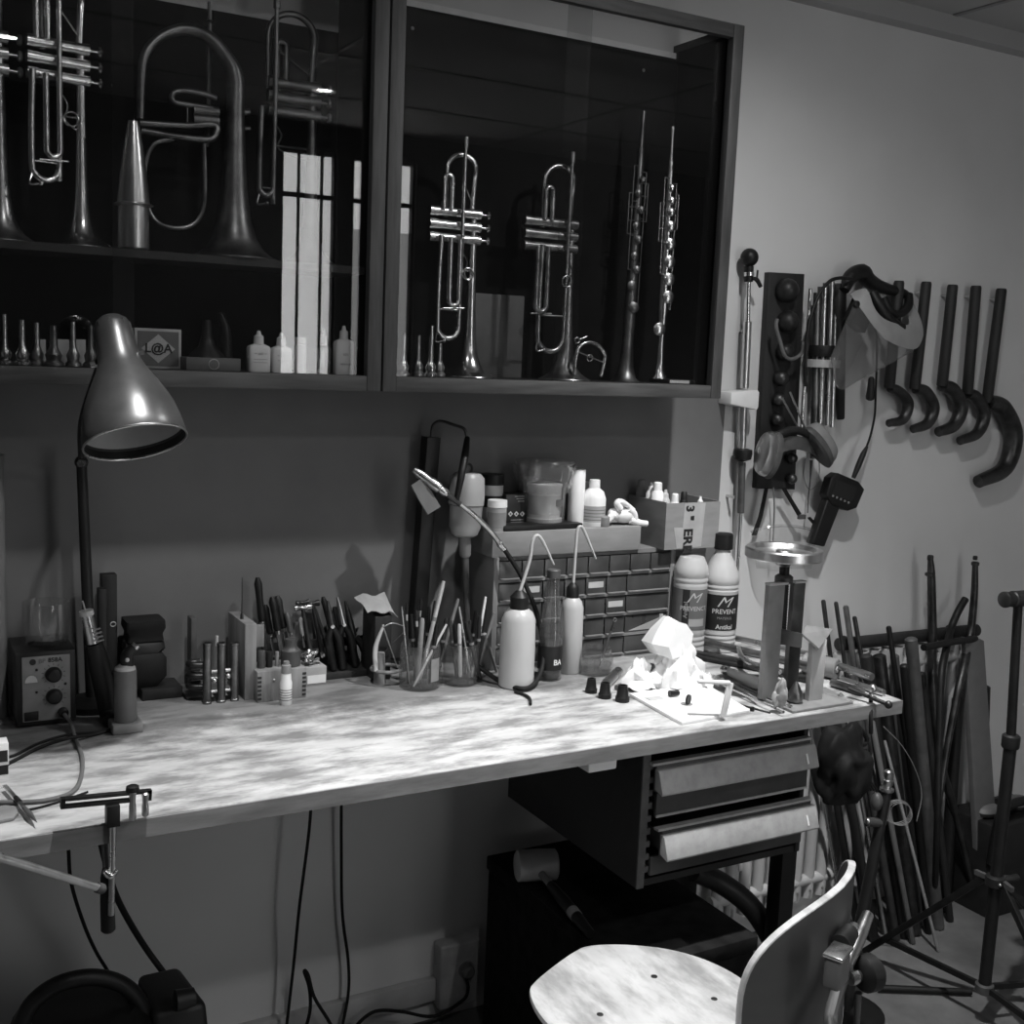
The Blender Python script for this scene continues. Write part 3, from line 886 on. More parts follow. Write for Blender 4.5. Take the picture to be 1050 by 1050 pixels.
# small gas torch on a pale base
q = B(131, 752)
q = V(q.x, q.y + .02, BT)
s = mpp(q)
t = thing('gas_torch', 'small grey gas torch standing on a pale block', 'torch', q)
MB().box(q.x - 15 * s, q.x + 15 * s, q.y - .025, q.y + .025, BT, BT + .018).build('base_block', M['mid'], t, bevel=.003)
zt = P(131, 686, Y=q.y).z
MB().lathe(V(q.x, q.y, BT + .018), (0, 0, 1), [(0, 10.8 * s), (.002, 11.2 * s), (zt - BT - .022, 11.2 * s), (zt - BT - .018, 10.5 * s)], 22).build('gas_tank', M['label_grey'], t)
MB().lathe(V(q.x, q.y, zt), (0, 0, 1), [(0, 10.5 * s), (.004, 10.0 * s), (.009, 6 * s)], 20).build('collar', M['pale'], t)
Tq = lambda px, py: P(px, py, Y=q.y)
MB().tube([Tq(131, 684), Tq(130, 674), Tq(133, 668), Tq(138, 664)], [.011, .012, .010, .008], 12, 4).build('burner_head', M['black'], t)
MB().cyl(Tq(135, 667), Tq(140, 661), .0075, .0075, 14).build('burner_nozzle', M['steel'], t)
MB().ball(Tq(129, 675) + V(0, -.012, 0), .004).build('button', M['pale'], t)

# dark stake anvil on a low board
q = B(155, 716)
y = q.y + .02
x0, x1 = P(142, 700, Y=y).x, P(183, 700, Y=y).x
o = MB().box(x0, x1, y - .035, y + .035, BT, BT + .022).build('low_board', M['charcoal'], bevel=.002)
tag(o, 'low dark board under the stake anvil', 'board')
zb = BT + .022
A2 = lambda px, py: P(px, py, Y=y)
t = thing('stake_anvil', 'dark stake anvil of stacked shapes on the low board', 'anvil', V((x0 + x1) / 2, y, zb))
cx = A2(147, 680).x
def ring4(z, hx, hy, cx_=cx, ch=.25):
    pts = []
    for sx_, sy_ in ((1, 1), (-1, 1), (-1, -1), (1, -1)):
        if sx_ * sy_ > 0:
            pts += [V(cx_ + sx_ * hx, y + sy_ * hy * (1 - ch), z), V(cx_ + sx_ * hx * (1 - ch), y + sy_ * hy, z)]
        else:
            pts += [V(cx_ + sx_ * hx * (1 - ch), y + sy_ * hy, z), V(cx_ + sx_ * hx, y + sy_ * hy * (1 - ch), z)]
    return pts
zz = lambda py: A2(147, py).z
MB().rings([ring4(zz(634), .036, .030, ch=.1), ring4(zz(642), .037, .030, ch=.1), ring4(zz(648), .032, .026, ch=.1), ring4(zz(655), .034, .026, ch=.1)]).build('top_block', M['rubber'], t)
MB().rings([ring4(zz(655), .028, .022), ring4(zz(657), .036, .024), ring4(zz(664), .038, .026), ring4(zz(668), .030, .024)]).build('waist', M['charcoal'], t)
MB().rings([ring4(zz(668), .032, .024), ring4(zz(673), .040, .028), ring4(zz(692), .040, .028), ring4(zz(705), .020, .016), ring4(zb, .019, .016)]).build('lower_block', M['rubber'], t)

# thin upright plate with an L foot
y = -.06
x0, x1 = P(194.5, 670, Y=y).x, P(200.5, 670, Y=y).x
z1 = P(197, 633, Y=y).z
t = thing('angle_bracket', 'thin dark upright plate on a flat foot left of the valve block', 'bracket', (x0, y, BT))
MB().box(x0, x1, y - .012, y + .02, BT + .006, z1).build('upright', M['iron'], t, bevel=.001)
MB().box(P(184, 700, Y=y).x, x1 + .006, y - .06, y + .02, BT, BT + .006).build('foot', M['iron'], t, bevel=.001)

# trumpet valve block: three cylinders and crossing tubes
q = B(224, 722)
y = q.y + .012
VB = lambda px, py, d=0: P(px, py, Y=y + d)
t = thing('valve_block', 'bare trumpet valve block of three upright brass casings', 'valve block', V(VB(224, 700).x, y, BT))
for i, px in enumerate((212.5, 227, 240.5)):
    x = VB(px, 690).x
    zt = VB(px, 659).z
    cs = MB().lathe((x, y, BT), (0, 0, 1), [(0, .0088), (.004, .0092), (.005, .0082), (zt - BT - .005, .0082), (zt - BT - .004, .0092), (zt - BT, .0092), (zt - BT, .007), (zt - BT - .01, .007)], 20).build('valve_casing', M['dull_brass'], t)
b = MB()
for z in (.022, .048, .062):
    b.cyl((VB(212, 690).x, y + .003, BT + z), (VB(241, 690).x, y + .003, BT + z), .0042)
b.build('cross_tubes', M['brass'], t)
for px, z in ((219.5, .046), (233.5, .052)):
    MB().ball((VB(px, 690).x, y - .004, BT + z), .0055).build('brass_ball', M['silver'], t)
b = MB()
for k in range(3):
    x = VB(204, 690).x
    b.tube([(x + .012, y + .012, BT + .03 + k * .022), (x - .008, y + .02, BT + .03 + k * .022), (x - .010, y + .035, BT + .03 + k * .022), (x + .012, y + .04, BT + .03 + k * .022)], .0065, 10)
b.build('slide_tubes', M['dark_steel'], t)
MB().cyl(VB(222, 662, .012), VB(222.5, 652, .012), .003).build('pin', M['pale'], t)

# sloping wooden tool block
q = B(253, 720)
y = -.165
W1 = lambda px, py, d=0: P(px, py, Y=y + d)
x0, x1 = W1(251, 690).x, W1(263, 690).x
dp = .12
zf, zr = W1(257, 640).z, P(236, 627, Y=y + dp).z
t = thing('tool_block', 'pale wooden block with a sloping top and holes for tools', 'tool holder', ((x0 + x1) / 2, y, BT))
MB().hexa([(x0, y, BT), (x1, y, BT), (x1, y + dp, BT), (x0, y + dp, BT), (x0, y, zf), (x1, y, zf), (x1, y + dp, zr), (x0, y + dp, zr)]).build('wood_body', M['wood'], t, bevel=.0015)
MB().box(x1, x1 + .016, y + .004, y + .010, W1(268, 664).z, W1(268, 641).z).build('side_tab', M['wood'], t, bevel=.001)
# needle standing in the block
n0 = V((x0 + x1) / 2 - .004, y + .05, zf + (zr - zf) * .42 - .004)
o = MB().lathe(n0, (0, 0, 1), [(0, .004), (.012, .003), (.016, .0012), (P(253, 592, Y=n0.y).z - n0.z, .0007)], 10).build('scriber', M['dark_steel'])
tag(o, 'thin needle scriber standing in the sloping tool block', 'scriber')

# finger-jointed wooden box with things on its lid
q = B(264, 721)
y = q.y + .002
F1 = lambda px, py, d=0: P(px, py, Y=y + d)
x0, x1 = F1(264, 700).x, F1(314, 700).x
z1 = F1(289, 687).z
t = thing('jointed_box', 'small wooden box with finger-jointed corners behind the white bottle', 'box', ((x0 + x1) / 2, y, BT))
MB().box(x0, x1, y, y + .075, BT, z1).build('box_body', M['wood'], t, bevel=.001)
n = 6
for e in (x0, x1):
    sgn = 1 if e == x0 else -1
    for k in range(n):
        za = BT + .005 + (z1 - BT - .01) * k / n
        MB().box(e + sgn * .0005, e + sgn * .008, y - .0008, y + .002, za, za + (z1 - BT - .01) / n * .5).build('joint_finger', M['dark_wood'], t)
MB().ball(F1(281, 697, -.001), .0022).build('nail', M['pale'], t)
zl = z1
def on_lid(px, d):
    return V(P(px, 680, Y=y + d).x, y + d, zl)
q = on_lid(298, .028)
s = mpp(q)
h = P(298, 662, Y=q.y).z - zl
o = MB().lathe(q, (0, 0, 1), [(0, 9.5 * s), (.002, 10 * s), (h * .78, 10 * s), (h * .85, 8 * s), (h, 6 * s), (h + .014, 6 * s)], 20).build('round_jar', M['iron'])
tag(o, 'stout dark round jar on the jointed box lid', 'jar')
for i, (px, w, pt, m_, lbl) in enumerate(((268, 8, 667, 'iron', 'grey stub cylinder at the left of the jointed box lid'), (276, 7, 668, 'charcoal', 'black stub cylinder on the jointed box lid'), (284, 4, 668, 'wood', 'thin pale peg beside the round jar on the lid'))):
    q = on_lid(px, .03)
    s = mpp(q)
    o = MB().lathe(q, (0, 0, 1), [(0, w * .5 * s), (P(px, pt, Y=q.y).z - zl, w * .5 * s)], 14).build('stub_cylinder', M[m_], bevel=.0008)
    tag(o, lbl, 'cylinder')

# little white labelled bottle in front of the box
q = B(293, 722)
s = mpp(q)
t = thing('label_bottle', 'tiny bottle with a white label in front of the jointed box', 'bottle', q)
hz = lambda py: P(293, py, Y=q.y).z - BT
MB().lathe(q, (0, 0, 1), [(0, 5.8 * s), (.001, 6.2 * s), (hz(700), 6.2 * s), (hz(697), 5.4 * s), (hz(690), 5 * s)], 18).build('bottle_body', M['white'], t)
MB().lathe(q + V(0, 0, hz(690)), (0, 0, 1), [(0, 5.2 * s), (hz(682) - hz(690), 4.8 * s), (hz(681) - hz(690), 3.2 * s), (hz(678) - hz(690), 3 * s)], 16).build('cap', M['mid'], t)
b = MB()
for k in range(5):
    z = hz(717) + k * .005
    b.lathe(q + V(0, 0, z), (0, 0, 1), [(0, 6.25 * s), (.0008, 6.3 * s), (.0016, 6.25 * s)], 18, False, False)
b.build('label_lines', M['label_grey'], t)

# pale folded tray with shiny scraps
q = B(314, 704)
y = -.115
x0, x1, y0, y1, z0, z1 = at_y(314, 335, 684, y, .06, BT)
t = thing('scrap_box', 'small pale box heaped with shiny crumpled foil', 'box', ((x0 + x1) / 2, y, BT))
MB().box(x0, x1, y0, y1, z0, z1).build('box_body', M['grey_paper'], t, bevel=.001)
MB().box(x0 + .003, x1 - .002, y0 - .001, y0 + .002, z0 + .004, z0 + (z1 - z0) * .55).build('front_label', M['white'], t)
b = MB()
for k in range(7):
    c0 = V(x0 + (x1 - x0) * RND.random(), y + .01 + .03 * RND.random(), z1 + .004 + .012 * RND.random())
    b.tube([c0 + V(RND.uniform(-.012, .012), RND.uniform(-.008, .008), RND.uniform(-.004, .012)) for _ in range(4)], .0035, 6)
o = b.build('foil', M['silver'], t)
o['kind'] = 'stuff'

# ---------------------------------------------------------------- tools standing in a low rack behind the boxes
ry = -.055
rx0, rx1 = P(262, 690, Y=ry).x, P(378, 680, Y=ry).x
t = thing('tool_rack', 'low dark wooden rack holding pliers and hammers along the wall', 'rack', ((rx0 + rx1) / 2, ry, BT))
MB().box(rx0, rx1, ry - .035, ry + .035, BT, BT + .014).build('rack_base', M['dark_wood'], t, bevel=.001)
MB().box(rx0, rx1, ry + .020, ry + .026, BT + .055, BT + .075).build('back_rail', M['dark_wood'], t, bevel=.001)
for x in (rx0 + .003, rx1 - .003):
    MB().box(x - .004, x + .004, ry - .03, ry + .028, BT + .014, BT + .075).build('end_post', M['dark_wood'], t)
RT = BT + .014
def upright(px0, py0, px1, py1, y0, y1):
    a_ = P(px0, py0, Y=y0)
    a_.z = max(a_.z, RT + .001)
    return a_, P(px1, py1, Y=y1)
# files and handled tools
for i, (p0, p1, r, hm, lbl) in enumerate((
        ((272, 670), (264, 592), 4.0, 'black', 'tall black handled file, highest of the tools on the wall side'),
        ((281, 672), (272, 620), 3.4, 'charcoal', 'dark handled file with a pale ferrule right of the tallest one'),
        ((289, 672), (279, 612), 4.2, 'black', 'thick black handled tool behind the stub cylinders'),
        ((296, 668), (284, 611), 4.2, 'charcoal', 'thick dark handled tool left of the small hammers'),
        ((301, 664), (294, 628), 3.0, 'iron', 'grey handled tool above the round jar'),
        ((345, 668), (331, 612), 3.0, 'black', 'black bent-top probe between hammers and pliers'),
        ((352, 672), (343, 622), 3.2, 'charcoal', 'dark handled tool just left of the pliers'),
        ((312, 664), (308, 632), 2.4, 'pale', 'thin pale pen among the hammer handles'),
)):
    y = ry - .012 + .018 * (i % 2)
    a_, c_ = upright(*p0, *p1, y, y + .02)
    d = (c_ - a_)
    s = mpp(a_)
    tt = thing('handled_file', lbl, 'file', a_, 'handled tools in the rack')
    MB().lathe(a_ + d * .42, d, [(0, r * .7 * s), (d.length * .05, r * s), (d.length * .3, r * .9 * s), (d.length * .5, r * 1.05 * s), (d.length * .58, r * .5 * s)], 12).build('handle', M[hm], tt)
    MB().lathe(a_ + d * .36, d, [(0, r * .55 * s), (d.length * .07, r * .65 * s)], 12).build('ferrule', M['steel'], tt)
    MB().bar(a_, a_ + d * .38, r * 1.0 * s, r * .5 * s, (0, 1, 0)).build('blade', M['dark_steel'], tt)
# hammers, head upward
for i, (pb, pt, hl, hw, lbl) in enumerate((
        ((318, 668), (310, 622), (302, 319, 624), 3.2, 'small bright-faced hammer in the tool rack'),
        ((330, 668), (321, 622), (304, 317, 619), 2.6, 'narrow dark hammer behind the bright-faced one'),
        ((338, 668), (320, 618), (311, 327, 620), 3.0, 'black tee-headed hammer, widest head in the rack'),
)):
    y = ry + .006 * i
    a_, c_ = upright(*pb, *pt, y, y + .015)
    tt = thing('small_hammer', lbl, 'hammer', a_, 'small hammers in the rack')
    s = mpp(a_)
    MB().tube([a_, a_.lerp(c_, .5), c_], [3.0 * s, 2.2 * s, 1.9 * s], 10).build('shaft', M['dark_wood' if i != 1 else 'charcoal'], tt)
    l_, r_ = P(hl[0], hl[2], Y=y + .015), P(hl[1], hl[2] - 2, Y=y + .015)
    ax = (r_ - l_)
    MB().lathe(l_, ax, [(0, hw * 1.1 * s), (ax.length * .2, hw * s), (ax.length * .3, hw * .7 * s), (ax.length * .7, hw * .7 * s), (ax.length * .82, hw * s), (ax.length, hw * 1.1 * s)], 14).build('head', M['steel' if i == 0 else 'dark_steel'], tt)
# pliers, handles downward
for i, (top, l0, r0_, jaw, lbl) in enumerate((
        ((340, 642), (342, 694), (351, 696), (336, 616), 'black-handled pliers, leftmost of the three in the rack'),
        ((352, 640), (352, 692), (364, 690), (346, 612), 'pliers with bright jaws in the middle of the three'),
        ((362, 652), (366, 694), (378, 692), (354, 616), 'black-handled pliers at the right beside the paper-topped block'),
)):
    y = ry - .022 + .012 * i
    c_ = P(*top, Y=y)
    tt = thing('pliers', lbl, 'pliers', V(c_.x, y, RT), 'pliers in the rack')
    s = mpp(c_)
    for sgn, e in ((-1, l0), (1, r0_)):
        f_ = P(*e, Y=y)
        f_.z = max(f_.z, RT + .004)
        mid = c_.lerp(f_, .5) + V(sgn * .007, 0, 0)
        MB().tube([c_, c_.lerp(mid, .5) + V(sgn * .004, 0, 0), mid, f_], [2.6 * s, 4.0 * s, 4.4 * s, 3.6 * s], 10).build('grip', M['black'], tt)
    j_ = P(*jaw, Y=y + .008)
    MB().tube([c_, c_.lerp(j_, .45), j_], [4.2 * s, 3.6 * s, 1.2 * s], 10).build('jaws', M['steel' if i == 1 else 'dark_steel'], tt)
    MB().cyl(c_ + V(0, -.008, 0), c_ + V(0, .006, 0), .004).build('rivet', M['steel'], tt)

# wooden block with a crumpled paper on top
y = -.13
x0, x1, y0, y1, z0, z1 = at_y(385, 402, 632, y, .07, BT)
t = thing('wooden_stand', 'dark wooden block behind the wire ring stand', 'block', ((x0 + x1) / 2, y, BT))
MB().hexa([(x0, y, BT), (x1, y, BT), (x1, y1, BT), (x0, y1, BT), (x0, y, z1), (x1, y, z1), (x1, y1, z1 + .02), (x0, y1, z1 + .02)]).build('block_body', M['dark_wood'], t, bevel=.0015)
g = []
for i in range(7):
    r_ = []
    for j in range(8):
        u_, v_ = j / 7, i / 6
        x = x0 - .020 + (x1 - x0 + .032) * u_
        yy = y - .004 + (y1 - y + .006) * v_
        r_.append(V(x, yy, z1 + .0105 + .020 * v_ + .004 * math.sin(u_ * 9 + v_ * 5) - .020 * max(0, u_ - .72) * 3 * (1 - v_)))
    g.append(r_)
o = MB().sheet(g, (0, 0, .0018)).build('crumpled_paper', M['grey_paper'])
tag(o, 'creased grey paper lying over the dark wooden block', 'paper')

# wire ring frame (small drying stand)
q = B(390, 703)
y = q.y + .01
R1 = lambda px, py, d=0: P(px, py, Y=y + d)
t = thing('drying_stand', 'small wooden ring stand with splayed wire legs by the pen jars', 'frame', V(R1(392, 690).x, y, BT))
zr = R1(392, 686).z
cx = R1(396, 686).x
MB().torus((cx, y, zr), (0, 0, 1), 15 * mpp(R1(392, 690)), .004, 26, 8).build('ring', M['wood'], t)
MB().tube([V(cx - .028, y - .012, zr), R1(385, 665), R1(393, 642)], [.005, .0055, .003], 8).build('pale_leg', M['pale'], t)
MB().tube([R1(393, 642), R1(399, 660), V(cx + .026, y, zr)], .0016, 8).build('wire_leg', M['steel'], t)
MB().tube([R1(393, 643), R1(402, 639), R1(414, 642)], .0014, 6).build('wire_arm', M['steel'], t)
MB().tube([R1(395, 668), R1(406, 656), R1(415, 648)], .0012, 6).build('wire_stay', M['dark_steel'], t)
MB().lathe((R1(390, 690).x, y + .004, BT), (0, 0, 1), [(0, .013), (zr - BT, .012), (zr - BT + .035, .010)], 14).build('centre_peg', M['wood'], t)
MB().ball(R1(393, 642), .004).build('joint', M['steel'], t)

# ---------------------------------------------------------------- two jars of brushes and pens
def pen_jar(q, r, h, label):
    t = thing('glass_jar', label, 'jar', q, 'glass jars of pens')
    MB().lathe(q, (0, 0, 1), [(0, r * .92), (.002, r), (h * .85, r), (h, r * .95), (h, r * .95 - .002), (h * .85, r - .0025), (.006, r - .003), (.005, 0)], 28).build('glass_body', M['clear'], t)
    return t
def stick(q, px0, py0, px1, py1, d0, d1, r, m_, label, kind='stick', tip=None, cat='pen', group='pens and brushes in the jars'):
    a_ = P(px0, py0, Y=q.y + d0)
    a_.z = max(a_.z, BT + .0065 + r)
    c_ = P(px1, py1, Y=q.y + d1)
    d = c_ - a_
    t = thing(kind, label, cat, a_, group)
    rr = r
    if tip:
        MB().lathe(a_, d, [(0, rr * .6), (d.length * .3, rr * .95), (d.length * .78, rr)], 10).build('shaft', M[m_], t)
        MB().lathe(a_ + d * .78, d, [(0, rr * 1.05), (d.length * .08, rr * 1.1)], 10).build('ferrule', M['steel'], t)
        MB().lathe(a_ + d * .86, d, [(0, rr * 1.1), (d.length * .08, rr * 1.5), (d.length * .14, rr * .5)], 10).build('bristles', M[tip], t)
    else:
        MB().lathe(a_, d, [(0, rr * .7), (d.length * .06, rr), (d.length * .94, rr), (d.length, rr * .75)], 10).build('shaft', M[m_], t)
        MB().lathe(a_ + d * .60, d, [(0, rr * 1.06), (d.length * .04, rr * 1.06)], 10).build('band', M['mid'], t)
    return t
qa = B(436, 708); qa = V(qa.x, qa.y + .03, BT)
s = mpp(qa)
ra = 21 * s
JAR_A = pen_jar(qa, ra, P(436, 659, Y=qa.y).z - BT, 'left glass jar packed with brushes and pens')
JA = [
    ((428, 700), (433, 634), -.008, -.004, .0055, 'wood', 'fat pale marker leaning in the left jar', None),
    ((424, 704), (458, 640), -.025, -.012, .0028, 'pale', 'long pale rod crossing the left jar to the right', None),
    ((430, 700), (455, 596), .012, .0, .0045, 'pale', 'tallest pale brush handle rising from the left jar', None),
    ((424, 700), (432, 614), .015, .01, .0030, 'dark_wood', 'dark brush behind in the left jar', 'black'),
    ((418, 700), (417, 618), .01, .0, .0024, 'dark_wood', 'thin dark brush at the left rim of the left jar', 'black'),
    ((446, 700), (470, 614), .01, .0, .0038, 'wood', 'wooden handle leaning out to the right of the left jar', None),
    ((436, 700), (440, 622), .02, .018, .0040, 'black', 'black pen in the middle of the left jar', None),
    ((444, 700), (447, 628), .018, .016, .0042, 'charcoal', 'dark pen at the right of the left jar', None),
    ((430, 702), (427, 626), .005, .0, .0035, 'black', 'black brush stem between the pale marker and the rim', 'charcoal'),
]
JA += [
    ((440, 702), (448, 640), -.02, -.014, .0048, 'black', 'stubby black pen at the front right of the left jar', None),
    ((426, 700), (422, 630), .012, .008, .0040, 'charcoal', 'dark pen behind the pale marker of the left jar', None),
    ((434, 700), (446, 616), .022, .02, .0030, 'dark_steel', 'thin dark rod at the back of the left jar', None),
    ((448, 698), (458, 634), .012, .004, .0046, 'dark_wood', 'thick dark handle leaning right in the left jar', None),
    ((420, 702), (412, 622), -.002, -.01, .0018, 'steel', 'thin steel probe leaning left over the left jar rim', None),
]
for p0, p1, d0, d1, r, m_, lbl, tip in JA:
    stick(qa, *p0, *p1, d0, d1, r, m_, lbl, 'paintbrush' if tip else 'pen', tip, 'brush' if tip else 'pen')
qb = B(478, 704); qb = V(qb.x, qb.y + .03, BT)
rb = 18 * mpp(qb)
pen_jar(qb, rb, P(478, 659, Y=qb.y).z - BT, 'right glass jar of pens below the hanging motor')
JB = [
    ((472, 694), (471, 640), -.02, -.018, .0042, 'pale', 'pale craft knife standing in the right jar', None),
    ((484, 700), (498, 612), .0, -.01, .0030, 'white', 'white stick leaning out of the right jar', None),
    ((486, 700), (498, 624), .01, .0, .0034, 'black', 'black pen with a bright clip in the right jar', None),
    ((488, 698), (507, 628), .008, -.005, .0038, 'mid', 'grey pen leaning furthest right in the right jar', None),
    ((482, 700), (471, 622), .0, -.01, .0028, 'steel', 'thin steel rod leaning left in the right jar', None),
    ((492, 698), (478, 638), -.018, -.012, .0050, 'charcoal', 'thick dark pen crossing the right jar', None),
    ((476, 700), (482, 636), .015, .012, .0036, 'dark_wood', 'dark wooden handle in the middle of the right jar', None),
    ((470, 700), (466, 640), .01, .008, .0034, 'black', 'black pen at the left rim of the right jar', None),
]
JB += [
    ((474, 702), (474, 628), .02, .015, .0044, 'black', 'thick black pen at the back of the right jar', None),
    ((488, 702), (492, 632), -.010, -.012, .0046, 'charcoal', 'dark pen before the white stick in the right jar', None),
    ((468, 702), (461, 634), .0, -.008, .0030, 'dark_steel', 'thin dark probe leaning left over the right jar', None),
    ((480, 702), (488, 626), .022, .018, .0040, 'black', 'slim black pen behind the steel rod of the right jar', None),
]
for p0, p1, d0, d1, r, m_, lbl, tip in JB:
    stick(qb, *p0, *p1, d0, d1, r, m_, lbl, 'pen', tip)
g = []
for z in (.02, .068):
    g.append([qa + V(math.sin(math.radians(8 + 34 * i / 8)) * ra * 1.004, -math.cos(math.radians(8 + 34 * i / 8)) * ra * 1.004, z) for i in range(9)])
MB().sheet(g, (0, -.0005, 0)).build('jar_label', M['mid'], JAR_A)
# pen lying against the outside of the right jar
a_, c_ = B(509, 690), P(497, 650, Y=qb.y + .0)
a_.z = BT + .004
o = MB().cyl(a_, c_, .0035, .004, 10).build('pen', M['mid'])
tag(o, 'grey pen leaning against the outside of the right jar', 'pen')

# ---------------------------------------------------------------- hanging flexible-shaft motor
my = -.10
Mq = lambda px, py, d=0: P(px, py, Y=my + d)
pb = V(Mq(434, 690).x, my + .05, BT)
t = thing('motor_hanger', 'tall black square post with a bent hook rod at its top', 'hanger', pb)
ptop = P(442, 448, Y=pb.y)
MB().box(pb.x - .05, pb.x + .05, pb.y - .04, pb.y + .04, BT, BT + .010).build('base_plate', M['black'], t, bevel=.002)
MB().bar(V(pb.x, pb.y, BT + .008), ptop, 15 * mpp(ptop), 15 * mpp(ptop), (0, 1, 0)).build('post', M['black'], t, bevel=.001)
hk = [ptop + V(0, 0, -.02), P(443, 440, Y=pb.y), P(446, 434, Y=pb.y - .002), P(453, 432, Y=pb.y - .01), P(466, 436, Y=pb.y - .03), P(475, 439, Y=pb.y - .045), P(478, 445, Y=pb.y - .05), Mq(479, 456)]
MB().tube(hk, .0034, 10, 4).build('hook_rod', M['dark_steel'], t)
t = thing('hanging_motor', 'pale rounded motor body hanging from the hook, shaft downward', 'motor', Mq(478, 572))
for c0, prof in ((Mq(478, 517), [(0, 18.2), (.33, 18.5), (.85, 17.2), (1, 13), (1.03, 6)]),):
    ax = Mq(480, 485) - c0
    MB().lathe(c0, ax, [(f_ * ax.length, r_ * mpp(c0)) for f_, r_ in prof], 28).build('upper_shell', M['motor'], t)
ax = Mq(476, 550) - Mq(478, 518)
MB().lathe(Mq(478, 518), ax, [(0, 18.4 * s), (.003, 17.8 * s), (ax.length * .7, 17 * s), (ax.length * .93, 14 * s), (ax.length, 10 * s)], 28).build('lower_shell', M['motor'], t)
ax = Mq(477, 571) - Mq(476.5, 549)
MB().lathe(Mq(476.5, 549), ax, [(0, 7.2 * s), (ax.length * .9, 6.2 * s), (ax.length, 5 * s)], 18).build('neck', M['mid'], t)
MB().cyl(Mq(477, 570), Mq(479, 640), 4 * s, 3.4 * s, 14).build('shaft_sleeve', M['iron'], t)
MB().tube([Mq(479, 449, -.0), Mq(477, 466, -.03), Mq(473, 488, -.052), Mq(468, 513, -.054)], [.006, .0085, .008, .006], 10).build('hanging_strap', M['black'], t)
MB().torus(Mq(479, 481, .0), (0, 1, .2), .012, .003, 18, 8).build('hanging_loop', M['dark_steel'], t)
# flexible shaft and handpiece
t = thing('flexible_shaft', 'flexible shaft with a clipped steel handpiece looping down to the bench', 'flexible shaft', B(540, 706))
cab = [Mq(479, 636), Mq(482, 660, .0), P(488, 680, Y=-.20), P(500, 690, Y=-.24), P(515, 700, Y=-.26), B(533, 706, BT + .007), B(546, 703, BT + .009), P(555, 688, Y=-.275), P(557, 664, Y=-.25), P(550, 628, Y=-.22), P(534, 590, Y=-.19), P(515, 560, Y=-.17)]
MB().tube(cab, .0052, 10, 6).build('sheath', M['rubber'], t)
MB().tube([P(516, 562, Y=-.17), P(504, 546, Y=-.165), P(488, 530, Y=-.16), P(472, 517, Y=-.155)], [.0062, .0062, .0058, .005], 12, 4).build('spring_guard', M['steel'], t)
MB().cyl(P(517, 563, Y=-.171), P(512, 557, Y=-.17), .0078, .0078, 14).build('ferrule', M['silver'], t)
MB().cyl(P(472, 517, Y=-.155), P(458, 507, Y=-.15), .0055, .0068, 14).build('coupling', M['dark_steel'], t)
MB().lathe(P(459, 507, Y=-.15), P(425, 482, Y=-.13) - P(459, 507, Y=-.15), [(0, .007), (.008, .0095), (.020, .0085), (.023, .0115), (.045, .012), (.048, .010), (.075, .0105), (.09, .006)], 16).build('handpiece', M['steel'], t)
MB().sheet([[P(421, 498, Y=-.145), P(434, 489, Y=-.135)], [P(429, 513, Y=-.15), P(442, 505, Y=-.14)], [P(438, 528, Y=-.155), P(451, 520, Y=-.145)]], (.001, -.002, .001)).build('clip_plate', M['label_grey'], t)
# loose end of a second cable
o = MB().tube([B(528, 709, BT + .004), B(537, 712, BT + .004), B(543, 716, BT + .004), B(544, 722, BT + .004)], .0032, 8).build('cable_end', M['rubber'])
tag(o, 'short black cable end lying before the left squeeze bottle', 'cable')

# ---------------------------------------------------------------- drawer organiser and what stands on it
oy = -.150
ox0, ox1 = P(504, 650, Y=oy).x, P(691, 600, Y=oy).x
oz1 = P(600, 567, Y=oy).z
OD = .135
t = thing('drawer_organiser', 'wide grey organiser with rows of small smoky plastic drawers', 'organiser', ((ox0 + ox1) / 2, oy, BT))
fw = .013
MB().box(ox0, ox0 + fw, oy, oy + OD, BT, oz1).build('side_panel', M['shell'], t, bevel=.001)
MB().box(ox1 - fw, ox1, oy, oy + OD, BT, oz1).build('side_panel', M['shell'], t, bevel=.001)
MB().box(ox0 + fw, ox1 - fw, oy + .012, oy + OD, oz1 - .010, oz1).build('top_panel', M['shell'], t)
MB().box(ox0 + fw, ox1 - fw, oy + OD - .004, oy + OD, BT, oz1).build('back_panel', M['iron'], t)
NR = 5
rh = (oz1 - BT - .008) / NR
for r in range(NR + 1):
    z = BT + .002 + rh * r
    if r < NR:
        MB().box(ox0 + fw, ox1 - fw, oy + .001, oy + OD - .005, z - .002, z + .0045).build('shelf_rail', M['mid'], t)
W_ = ox1 - ox0 - 2 * fw
for r in range(NR):
    z0 = BT + .0065 + rh * r
    z1 = z0 + rh - .009
    if r == NR - 1:
        cells = [(k / 8, (k + 1) / 8) for k in range(8)]
    elif r in (1,):
        cells = [(k * .1225, (k + 1) * .1225) for k in range(6)]
    else:
        cells = [(k * .1225, (k + 1) * .1225) for k in range(6)] + [(.735, 1.0)]
    for k, (a, c) in enumerate(cells):
        xa, xb = ox0 + fw + W_ * a + .0015, ox0 + fw + W_ * c - .0015
        b = MB()
        b.box(xa, xb, oy + .002, oy + .005, z0, z1)
        b.box(xa, xb, oy + .005, oy + .10, z0, z0 + .002)
        dr = b.build('drawer', M['drawer'], t, bevel=.0008)
        MB().box(xa + .002, xb - .002, oy - .005, oy + .002, z0 + .001, z0 + .003).build('drawer_lip', M['mid'], dr)
        if (r, k) in ((3, 4), (2, 5), (0, 2), (3, 1)):
            MB().box(xa + .006, xb - .007, oy + .0012, oy + .002, z0 + (z1 - z0) * .4, z0 + (z1 - z0) * .75).build('drawer_label', M['pale'], dr)
xa, xb = ox0 + fw + W_ * .735 + .0015, ox1 - fw - .0015
